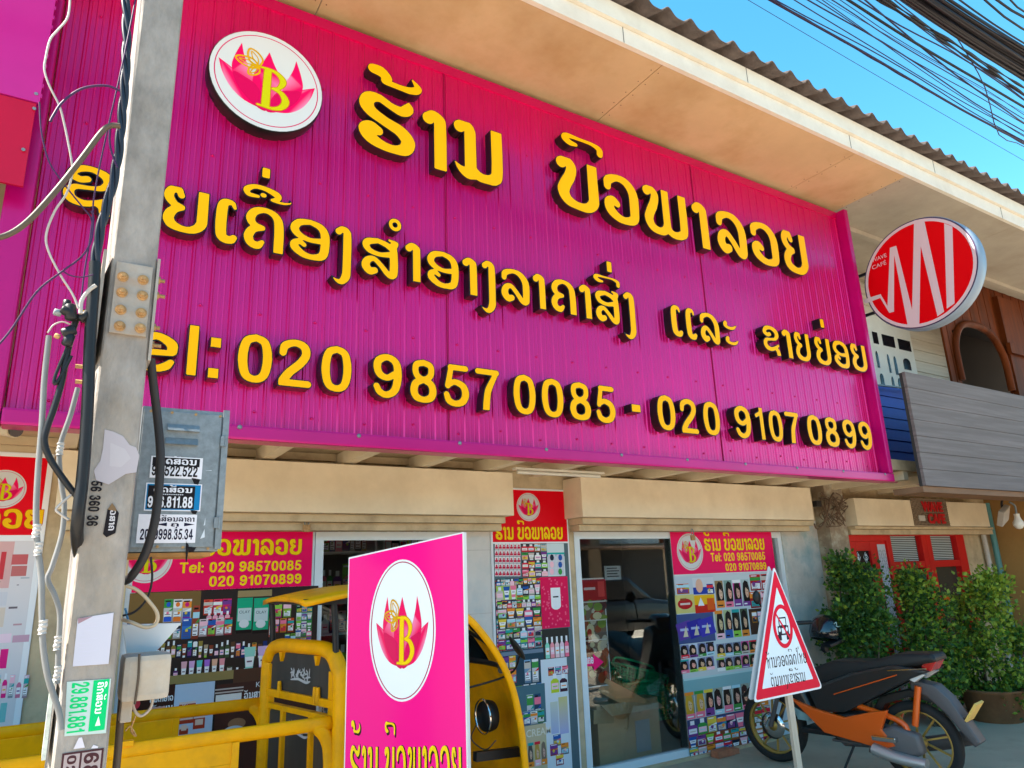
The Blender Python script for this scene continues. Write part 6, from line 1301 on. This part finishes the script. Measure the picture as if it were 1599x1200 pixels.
poster(X0, .17, X1, 1.94, YP, 'pink headed poster with hair dye and mask packs on the right hand pane', q)
# little things on and around the shopfront
q = Print(); a = px2(912, 1028, 4.792); ar = [(912, 1028), (927, 1028), (926, 1021), (943, 1034), (928, 1048), (927, 1041), (913, 1041)]
q.poly([px2(x, y, 4.792) for x, y in ar], lin(236, 20, 110)); A = px2(914, 1038, 4.792); q.lao('so khw o', A[0], A[1], .05, W_, .085)
o = q.build('arrow_sticker', PP, onplane(4.792), None, loc=(a[0], 4.79, a[1])); tag(o, 'pink arrow sticker on the dark door glass', 'sticker')
for (px, py, lab) in ((480, 806, 'rusty padlock hanging over the pink banner of the left window'), (1081, 826, 'small padlock hanging over the lotus poster on the right hand pane')):
    a = at(px, py, y=4.60); t = thing('padlock', a, lab, 'padlock'); s = MB()
    s.tube([a + Vector((-.012, 0, -.055)), a + Vector((-.013, 0, -.02)), a + Vector((0, 0, 0)), a + Vector((.013, 0, -.02)), a + Vector((.012, 0, -.055))], .004, 6); s.build('shackle', STEEL, t)
    s = MB(); s.box(a + Vector((-.022, -.010, -.10)), a + Vector((.022, .010, -.055)), bev=.004); s.build('lock_body', RUST, t)
a, b = at(803, 735, y=4.35), at(934, 748, y=4.35); tl = thing('tube_light', a, 'slim white fluorescent tube fixture under the canopy near the middle shutter box', 'light')
s = MB(); s.bar((a.x, 4.35, 2.355), (b.x + .05, 4.35, 2.355), .05, .016); s.build('batten', mat('white_metal', (.66, .62, .52), .4), tl); s = MB(); s.tube([(a.x + .03, 4.35, 2.332), (b.x + .02, 4.35, 2.332)], .013, 10, sub=0); s.build('tube', mat('milky_tube', (.7, .68, .6), .3), tl)
c0, c1 = at(-14, 664, y=4.0), at(24, 672, y=3.85); cc = thing('security_camera', c0, 'cream bullet security camera poking in at the left edge under the sign', 'camera')
s = MB(); s.tube([c0, c1], .036, 14, sub=0); s.build('camera_body', mat('cream_plastic', (.6, .5, .34), .5), cc); s = MB(); d_ = (c1 - c0).normalized(); s.tube([c1 - d_ * .002, c1 + d_ * .012], .030, 14, sub=0); s.build('lens_hood', mat('dark_lens', (.05, .03, .03), .2), cc)
s = MB(); s.tube([c0, c0 + Vector((-.02, .1, -.06)), c0 + Vector((-.05, .6, .1))], .012, 8); s.build('bracket', mat('cream_plastic', (.6, .5, .34)), cc)
a = at(1132, 1182, y=4.66); s = MB(); s.box((a.x - .13, 4.60, .102), (a.x + .06, 4.69, .155), bev=.006); s.box((a.x + .065, 4.61, .102), (a.x + .13, 4.69, .145), bev=.006)
tag(s.build('brick', mat('broken_brick', (.42, .15, .08), .9, var=.25, scale=20, bump=.4), loc=a), 'broken orange brick on the ground under the right hand pane', 'brick')
# inside, behind the door glass
KRAFT = mat('cardboard', (.62, .40, .21), .8, var=.08, scale=8, stretch=(1, 1, 3))
a, b = at(925, 1140, y=5.0), at(1036, 1195, y=5.0); cb = thing('cardboard_box', ((a.x + b.x) / 2, 5.2, .11), 'large brown cardboard box with a white label just inside the glass door', 'box')
s = MB(); s.box((a.x + .06, 5.0, .11), (b.x, 5.45, .56), bev=.004); s.build('carton', KRAFT, cb)
s = MB(); s.bar((a.x + .3, 5.0, .56), (a.x + .35, 4.93, .66), .5, .004, up=(0, 1, 0)); s.prism([(4.99, .562), (4.86, .50), (4.862, .496), (4.995, .556)], 'x', a.x + .1, b.x - .06); s.build('flap', KRAFT, cb)
s = MB(); s.box((a.x + .45, 4.992, .16), (b.x - .12, 4.998, .40)); s.build('label', mat('grey_label', (.42, .42, .44), .6), cb)
BASK = mat('green_basket', (.01, .42, .16), .4)
a = at(1000, 1120, y=5.35); zb0 = a.z
for i, lab in enumerate(('lowest green plastic basket of the stack behind the door glass', 'middle green plastic basket of the stack behind the door glass', 'topmost green plastic basket tilted on the stack behind the door glass')):
    bz = zb0 - .02 + i * .10; bx = a.x - .08 * i + .05; t = thing('basket', (bx, 5.35, bz), lab, 'basket', 'stacked green baskets')
    s = MB()
    for k in range(7):
        f_ = k / 6; w_ = .20 + .05 * f_; d_ = .14 + .03 * f_; z = bz + .24 * f_; P = [(bx - w_, 5.35 - d_, z), (bx + w_, 5.35 - d_, z), (bx + w_, 5.35 + d_, z), (bx - w_, 5.35 + d_, z)]
        s.tube(P, .012 if k == 6 else .006, 6, sub=0, closed=True)
    for k in range(12):
        f_ = k / 11; x = -.2 + .4 * f_
        for sd_ in (-1, 1): s.bar((bx + x, 5.35 + sd_ * .14, bz), (bx + x * 1.25, 5.35 + sd_ * .17, bz + .24), .012, .006)
    for k in range(8):
        y = -.14 + .28 * k / 7
        for sd_ in (-1, 1): s.bar((bx + sd_ * .2, 5.35 + y, bz), (bx + sd_ * .25, 5.35 + y * 1.2, bz + .24), .012, .006)
    s.box((bx - .2, 5.21, bz - .003), (bx + .2, 5.49, bz + .003))
    if i == 2: s.xform(Matrix.Translation((bx, 5.35, bz)) @ Matrix.Rotation(R(16), 4, 'Y') @ Matrix.Translation((-bx, -5.35, -bz)))
    s.build('cage', BASK, t)
    s = MB(); s.tube([(bx - .24, 5.35, bz + .24), (bx - .2, 5.33, bz + .30), (bx + .2, 5.33, bz + .30), (bx + .24, 5.35, bz + .24)], .011, 8)
    if i == 2: s.xform(Matrix.Translation((bx, 5.35, bz)) @ Matrix.Rotation(R(16), 4, 'Y') @ Matrix.Translation((-bx, -5.35, -bz)))
    s.build('handle', BASK, t)
s = MB(); a, b = at(921, 1119, y=5.05), at(984, 1117, y=5.05); s.bar((a.x, 5.05, a.z), (b.x, 5.06, b.z), .1, .11, up=(0, 1, 0)); tag(s.build('plank', mat('pale_plank', (.42, .31, .16), .8, var=.15, scale=6), loc=a), 'pale wooden plank lying across the boxes inside the door', 'plank')
q = Print(); YB = 4.95; A = prect(q, 906, 905, 948, 1072, lin(120, 96, 80), None, YB)
prect(q, 906, 905, 947, 938, lin(176, 16, 26), None, YB); prect(q, 934, 908, 944, 932, lin(220, 60, 60), None, YB); a = px2(912, 922, YB); q.rect(a[0], a[1], a[0] + .12, a[1] + .02, lin(220, 190, 190))
for i in range(60):
    x_, y_ = rnd.uniform(908, 946), rnd.uniform(942, 1070); a = px2(x_, y_, YB); q.ell(a[0], a[1], rnd.uniform(.02, .05), rnd.uniform(.02, .05), lin(*rnd.choice(((170, 40, 26), (120, 140, 50), (190, 180, 160), (150, 70, 40), (90, 30, 24), (206, 190, 150)))), 10)
for yy in (939, 968, 999): prect(q, 906, yy, 948, yy + 2, lin(206, 200, 190), None, YB)
t = thing('poster', (A[0], YB, A[1]), 'red topped food poster strip hanging just inside the glass door', 'poster'); s = MB(); s.box((A[0] - .01, YB + .001, A[1] - .01), (A[2] + .01, YB + .004, A[3] + .01)); s.build('sheet', mat('sheet_white', (.7, .7, .7)), t); q.build('print', PP, onplane(YB), t)
q = Print(); A = prect(q, 945, 884, 970, 906, lin(150, 150, 150), None, 4.81)
for i in range(4): q.rect(A[0] + .02, A[1] + .025 + i * .022, A[2] - .02 - .02 * (i % 2), A[1] + .033 + i * .022, lin(50, 50, 50))
t = thing('notice', (A[0], 4.81, A[1]), 'small grey notice sheet stuck inside the top of the door glass', 'notice'); s = MB(); s.box((A[0], 4.811, A[1]), (A[2], 4.814, A[3])); s.build('sheet', mat('sheet_white', (.7, .7, .7)), t); q.build('print', PP, onplane(4.81), t)
for (x0, x1, y, lab) in ((3.1, 4.6, 7.6, 'dim goods shelf at the back of the shop behind the basket stack'), (1.2, 2.9, 7.4, 'dim goods shelf at the back of the shop behind the tricycle')):
    t = thing('shelf', ((x0 + x1) / 2, y, .11), lab, 'shelf'); s = MB()
    for z in (.3, .7, 1.1, 1.5, 1.9): s.box((x0, y, z), (x1, y + .3, z + .02))
    for x in (x0 - .025, x1): s.box((x, y, .11), (x + .024, y + .3, 2.1))
    s.build('shelf_frame', ALU, t); q = Print()
    for z in (.32, .72, 1.12, 1.52, 1.92):
        u = x0 + .02
        while u < x1 - .1: w_ = rnd.uniform(.05, .1); (rnd.choice((carton, bottle)))(q, u, z, u + w_ * .92, z + rnd.uniform(.18, .3)); u += w_
    q.build('goods', PP, onplane(y + .05), t)
# ------------------------------------------------------------------ bushes in front of the cafe
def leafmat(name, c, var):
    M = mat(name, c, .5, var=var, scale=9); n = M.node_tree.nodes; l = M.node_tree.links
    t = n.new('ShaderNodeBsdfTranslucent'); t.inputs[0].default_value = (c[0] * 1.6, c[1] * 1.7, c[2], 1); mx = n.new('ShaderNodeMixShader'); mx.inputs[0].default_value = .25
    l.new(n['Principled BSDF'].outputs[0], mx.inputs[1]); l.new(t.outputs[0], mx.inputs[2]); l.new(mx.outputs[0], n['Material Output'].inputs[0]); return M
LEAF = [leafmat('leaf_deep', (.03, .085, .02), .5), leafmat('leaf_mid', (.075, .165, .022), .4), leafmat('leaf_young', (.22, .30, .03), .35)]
BARK = mat('bush_bark', (.10, .07, .045), .9, var=.3, scale=20, bump=.4)
def bush(c, rx, ry, z0, z1, n, wts, label, seed):
    g = random.Random(seed); t = thing('bush', (c[0], c[1], .1), label, 'bush', 'bushes in front of the cafe')
    s = MB(); clumps = []
    for i in range(40):
        a = g.uniform(0, 6.283); h = g.random(); r_ = math.sqrt(g.random()) * (1 - .72 * max(0, h - .35) / .65) * (.75 + .25 * min(1, h * 3))
        clumps.append((c[0] + rx * r_ * .84 * math.cos(a), c[1] + ry * r_ * .84 * math.sin(a), z0 + (z1 - z0) * (.06 + .86 * h), g.uniform(.09, .20)))
    for i in range(n):
        cl = g.choice(clumps); d = Vector((g.gauss(0, 1), g.gauss(0, 1), g.gauss(0, 1))).normalized() * cl[3] * g.random() ** .4 * (1.6 if g.random() < .10 else 1)
        p_ = Vector(cl[:3]) + d; 
        if p_.z < z0 - .1: continue
        L = g.uniform(.020, .058); w = L * g.uniform(.32, .46); dirn = (d.normalized() * .8 + Vector((g.uniform(-1, 1), g.uniform(-1, 1), g.uniform(-.3, 1)))).normalized(); sd_ = dirn.cross(Vector((g.uniform(-1, 1), g.uniform(-1, 1), g.uniform(-1, 1)))).normalized(); nn = dirn.cross(sd_) * (w * .25)
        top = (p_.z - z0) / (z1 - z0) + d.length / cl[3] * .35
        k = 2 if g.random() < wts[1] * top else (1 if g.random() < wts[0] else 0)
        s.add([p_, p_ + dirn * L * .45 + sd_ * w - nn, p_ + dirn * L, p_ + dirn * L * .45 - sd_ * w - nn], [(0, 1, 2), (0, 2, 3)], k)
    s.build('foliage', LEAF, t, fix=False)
    s = MB()
    for i in range(11):
        cl = clumps[i]; b_ = Vector((c[0] + g.uniform(-.12, .12), c[1] + g.uniform(-.08, .08), .1)); e = Vector(cl[:3]); s.tube([b_, b_.lerp(e, .45) + Vector((g.uniform(-.06, .06), g.uniform(-.06, .06), .05)), e], lambda q_: .018 * (1 - .75 * q_), 6)
    s.build('stems', BARK, t); return t
def bc(px, py, y): return at(px, py, y=y)
a, b = bc(1290, 960, 4.3), bc(1376, 960, 4.3); zt = bc(1325, 852, 4.3).z; bush(((a.x + b.x) / 2, 4.3), (b.x - a.x) / 2, .38, .30, zt, 8200, (.45, .10), 'dark green bush with scattered pale leaves against the old pillar, left of the diamond plate', 1)
a, b = bc(1398, 960, 4.15), bc(1476, 960, 4.15); zt = bc(1432, 888, 4.15).z; bush(((a.x + b.x) / 2, 4.15), (b.x - a.x) / 2, .36, .25, zt, 7000, (.6, .35), 'mid green bush before the cafe window, between the dark and the yellowish bush', 2)
a, b = bc(1484, 1000, 3.95), bc(1606, 1000, 3.95); zt = bc(1530, 895, 3.95).z; tb = bush(((a.x + b.x) / 2, 3.95), (b.x - a.x) / 2, .45, .22, zt, 9000, (.7, .65), 'yellowish green spreading bush at the right end of the cafe front', 3)
s = MB(); x_ = (a.x + b.x) / 2; s.lathe([(.22, .1), (.27, .36), (.29, .38), (.27, .39), (.24, .36)], (x_ - .25, 3.92, 0), 'z', 20, cap=False); s.build('planter', mat('clay_planter', (.17, .075, .03), .8, var=.25, scale=8), tb)
# ------------------------------------------------------------------ wire tangle on the old pillar
t = thing('wire_tangle', at(1300, 790, y=4.55), 'knot of old brown wires looping over the flaking pillar beside the cafe', 'wires'); g = random.Random(4); s = MB()
for i in range(9):
    P = [at(1278 + g.uniform(0, 46), 768 + g.uniform(0, 56), y=4.52 + g.uniform(-.03, .05)) for _ in range(6)]; s.tube(P, .0045, 5)
s.tube([at(x, y, y=4.5) for x, y in ((1272, 818), (1276, 826), (1284, 822), (1292, 805), (1297, 780), (1302, 770))], .009, 6); s.tube([at(x, y, y=4.5) for x, y in ((1306, 770), (1314, 776), (1312, 790), (1302, 796))], .006, 6)
s.build('wires', mat('old_wire', (.13, .08, .05), .7), t)
s = MB(); a = at(1276, 787, y=4.5); s.box(a + Vector((-.03, -.02, -.03)), a + Vector((.05, .03, .03)), bev=.008); s.build('junction_block', BLACK, t)
# ------------------------------------------------------------------ overhead cables
CAB = [mat('overhead_black', (.012, .010, .014), .5), mat('overhead_violet_black', (.022, .012, .045), .45)]
g = random.Random(21); NC = 0
ORD = 'first second third fourth fifth sixth seventh eighth ninth tenth eleventh twelfth thirteenth fourteenth fifteenth sixteenth seventeenth eighteenth nineteenth twentieth'.split()
def cable(px0, px1, z, r, wob=.02, mi=0, label='', name='power_cable', bend=None, rough=0):
    """Runs along the street: passes the top photo edge at px0 and the right edge at height px1."""
    P0, P1 = at(px0, 0, z=z), at(1599, px1, z=z); d = (P1 - P0); L = d.length; d.normalize(); b = MB(); pts = []
    n_ = 26; a0, a1 = -9.0, L + 9.0
    f1, f2 = g.uniform(.6, 1.4), g.uniform(0, 6.28)
    for i in range(n_ + 1):
        t = a0 + (a1 - a0) * i / n_; p_ = P0 + d * t; u = t / L
        sag = .10 * ((u - .5) ** 2 - .25) if -1 < u < 2 else .2
        p_ += Vector((0, wob * math.sin(t * f1 + f2) * (min(1, abs(u)) * min(1, abs(1 - u)) * 3 if True else 1), sag * .35 + wob * .6 * math.sin(t * f1 * 1.3 + f2 * 2) * min(1, abs(u) * 3)))
        if bend and 0 < u < 1: p_ += Vector((0, bend[0], bend[1])) * math.exp(-((u - bend[2]) / bend[3]) ** 2)
        pts.append(p_)
    b.tube(pts, (lambda q_: r * (1 + rough * math.sin(q_ * 300) * .5)) if rough else r, 7, sub=3 if not rough else 12)
    o = b.build(name, CAB[mi], loc=pts[n_ // 2]); tag(o, label, 'cable', 'overhead cables along the street'); return o
low = [(1199, 222, 6.1, .011), (1212, 218, 6.12, .005), (1238, 212, 6.1, .0045), (1262, 204, 6.15, .006), (1276, 196, 6.1, .0042), (1300, 188, 6.2, .005), (1284, 214, 6.13, .0038), (1312, 181, 6.25, .0036)]
for i, (a_, b_, z, r_) in enumerate(low): cable(a_, b_, z, r_, .03, 1, 'thin violet black cable in the loose lower group, %s from the roof edge' % ORD[i])
cable(1206, 224, 6.1, .008, .02, 1, 'taped double cable running closest above the roof among the lower group', rough=.5)
cable(1168, 251, 6.4, .0026, .0, 1, 'single hairline grey wire crossing the open sky just above the corrugated roof', 'thin_wire')
cable(1290, 176, 6.3, .0022, .0, 1, 'faint hairline wire between the lower group and the middle pair of cables', 'thin_wire')
cable(1326, 168, 6.0, .011, .02, 0, 'thick straight cable of the middle pair, left one'); cable(1352, 190, 6.05, .007, .05, 1, 'sagging cable crossing under the middle pair', bend=(-.05, -.10, .75, .25)); cable(1345, 158, 6.02, .006, .04, 1, 'cable weaving beside the thick middle cable')
cable(1455, 228, 5.95, .0048, .05, 1, 'low drooping cable loop at the right edge of the sky', bend=(.10, -.15, .85, .2))
for i, (a_, b_) in enumerate(((1378, 146), (1383, 148), (1372, 141))): cable(a_, b_, 5.9, .009, .03, 0, 'knotted lashed cable of the ragged bundle, %s strand' % ORD[i], rough=.9)
for i, (a_, b_) in enumerate(((1398, 152), (1388, 156))): cable(a_, b_, 5.9, .005, .05, 1, 'slack thin cable hanging by the ragged bundle, %s strand' % ORD[i])
for i in range(20): cable(1408 + i * 3.7 + g.uniform(-1, 1), 124 - i * 2.5 + g.uniform(-1.5, 1.5), 5.25 + g.uniform(-.04, .04), g.uniform(.010, .014), .012, 0, 'thick black cable of the dense near bundle, %s counted from the roof' % ORD[i])
for i, (a_, b_, r_) in enumerate(((1485, 74, .008), (1496, 67, .006), (1530, 48, .007), (1560, 28, .008), (1572, 22, .006))): cable(a_, b_, 5.2, r_, .015, 0, 'lone black cable beyond the dense bundle, %s towards the sky corner' % ORD[i])
# ------------------------------------------------------------------ the other side of the street (seen in the glass and in the glossy sign)
def house(x0, x1, y, h, col, sign, label, roofc):
    t = thing('shop_house', ((x0 + x1) / 2, y, 0), label, 'building'); s = MB(); s.box((x0, y - 8, 0), (x1, y, h)); s.build('wall', mat('street_wall_%d' % int(x0 + 50), col, .85, var=.12, scale=1.5, stain=tuple(c * .5 for c in col), stain_amt=.4, stain_scale=1), t)
    s = MB(); s.prism([(y + 1.1, h - .35), (y - 8.4, h + 1.5), (y - 8.4, h + 1.62), (y + 1.1, h - .23)], 'x', x0 - .3, x1 + .3); s.build('roof', roofc, t)
    n_ = max(1, int((x1 - x0) / 4)); w = (x1 - x0) / n_
    for i in range(n_):
        a = x0 + i * w; s = MB(); s.box((a + .4, y + .002, .15), (a + w - .4, y + .02, 2.7)); s.build('shutter_opening', DARK, t)
        s = MB(); s.box((a + .2, y + .004, 2.75), (a + w - .2, y + 1.2, 2.85)); s.build('awning', roofc, t)
        s = MB(); s.box((a + .3, y + .03, 3.0), (a + w - .3, y + .10, 3.9)); s.build('shop_sign', sign[i % len(sign)], t)
        for k in (.25, .6):
            s = MB(); s.box((a + w * k, y + .002, 4.05), (a + w * (k + .2), y + .02, 4.6)); s.build('window', NIGHT, t)
RF = mat('street_roof', (.20, .13, .10), .85, var=.3, scale=4); SG = [mat('street_sign_white', (.55, .55, .52), .5), mat('street_sign_red', (.4, .04, .04), .5), mat('street_sign_blue', (.08, .14, .35), .5)]
house(-22, -3, -18, 5.0, (.40, .34, .26), [SG[0], SG[2]], 'pale row of shops across the street mirrored in the left window', RF)
house(-2.5, 12, -19, 4.8, (.34, .30, .26), [SG[1], SG[0]], 'grey row of shops across the street mirrored in the middle door', RF)
house(12.5, 32, -18.5, 5.2, (.42, .30, .20), [SG[0], SG[1]], 'tan row of shops across the street mirrored in the right panes', RF)
t = thing('street_tree', (6.5, -6.5, 0), 'leafy roadside tree across the street mirrored in the dark door glass', 'tree'); s = MB(); s.tube([(6.5, -6.5, 0), (6.52, -6.5, 1.4), (6.45, -6.45, 2.6), (6.5, -6.5, 3.6)], lambda q_: .14 * (1 - .6 * q_), 10)
for i in range(7): a = i * .9; s.tube([(6.5, -6.5, 2.2 + i * .15), (6.5 + .6 * math.cos(a), -6.5 + .6 * math.sin(a), 3.0 + i * .12), (6.5 + 1.2 * math.cos(a), -6.5 + 1.2 * math.sin(a), 3.6 + i * .15)], lambda q_: .05 * (1 - .7 * q_), 6)
s.build('trunk', BARK, t); s = MB(); g = random.Random(9)
for c in range(26):
    cc_ = Vector((6.5 + g.gauss(0, .9), -6.5 + g.gauss(0, .9), 3.7 + g.gauss(0, .7)))
    for i in range(170):
        p_ = cc_ + Vector((g.gauss(0, .28), g.gauss(0, .28), g.gauss(0, .22))); d = Vector((g.uniform(-1, 1), g.uniform(-1, 1), g.uniform(-1, .5))).normalized(); e = d.orthogonal().normalized() * .03
        s.add([p_, p_ + d * .05 + e, p_ + d * .11, p_ + d * .05 - e], [(0, 1, 2, 3)], g.choice((0, 1, 1)))
s.build('crown', LEAF, t, fix=False)

def parked_car(x, y, paint, label):
    t = thing('parked_car', (x, y, 0), label, 'car', 'cars parked across the street'); L = 2.1
    s = MB(); s.prism([(x - L, .35), (x - L, .78), (x - L + .15, .92), (x - L + .9, 1.0), (x + L - 1.1, 1.0), (x + L - .1, .86), (x + L, .70), (x + L, .35)], 'y', y - .82, y + .82, bev=.10, smooth=True)
    s.prism([(x - L + .55, .98), (x - L + 1.1, 1.46), (x + .35, 1.50), (x + L - 1.0, .98)], 'y', y - .70, y + .70, bev=.08, smooth=True); s.build('body', paint, t)
    for sy in (-1, 1):
        s = MB(); s.prism([(x - L + .85, 1.03), (x - L + 1.2, 1.39), (x - .45, 1.42), (x - .45, 1.03)], 'y', y + sy * .69, y + sy * .712); s.build('side_window', NIGHT, t)
        s = MB(); s.prism([(x - .38, 1.03), (x - .38, 1.42), (x + .30, 1.43), (x + .78, 1.03)], 'y', y + sy * .69, y + sy * .712); s.build('side_window', NIGHT, t)
        s = MB(); s.box((x + L - .12, y + sy * .52 - .15, .66), (x + L + .01, y + sy * .52 + .15, .78), bev=.02); s.build('headlight', mat('car_lamp', (.6, .6, .6), .1), t)
        for wx in (-1.3, 1.3):
            s = MB(); s.lathe([(.2, -.09), (.30, -.10), (.32, 0), (.30, .10), (.2, .09)], (x + wx, y + sy * .74, .32), 'y', 24, cap=False); w_ = s.build('wheel', TYR, t)
            s = MB(); s.lathe([(.0, -.07), (.18, -.06), (.205, 0), (.18, .06), (0, .07)], (x + wx, y + sy * .74, .32), 'y', 20, cap=False); s.build('rim', RIM, w_)
parked_car(5.6, -4.2, mat('dark_red_paint', (.16, .008, .012), .2, coat=.6), 'dark red car parked across the street mirrored in the shop glass')
parked_car(10.8, -4.0, mat('black_car_paint', (.012, .012, .014), .2, coat=.6), 'black car parked across the street mirrored in the door glass')
parked_car(15.9, -4.1, mat('grey_car_paint', (.07, .07, .075), .25, coat=.5), 'grey car parked across the street mirrored in the right pane')
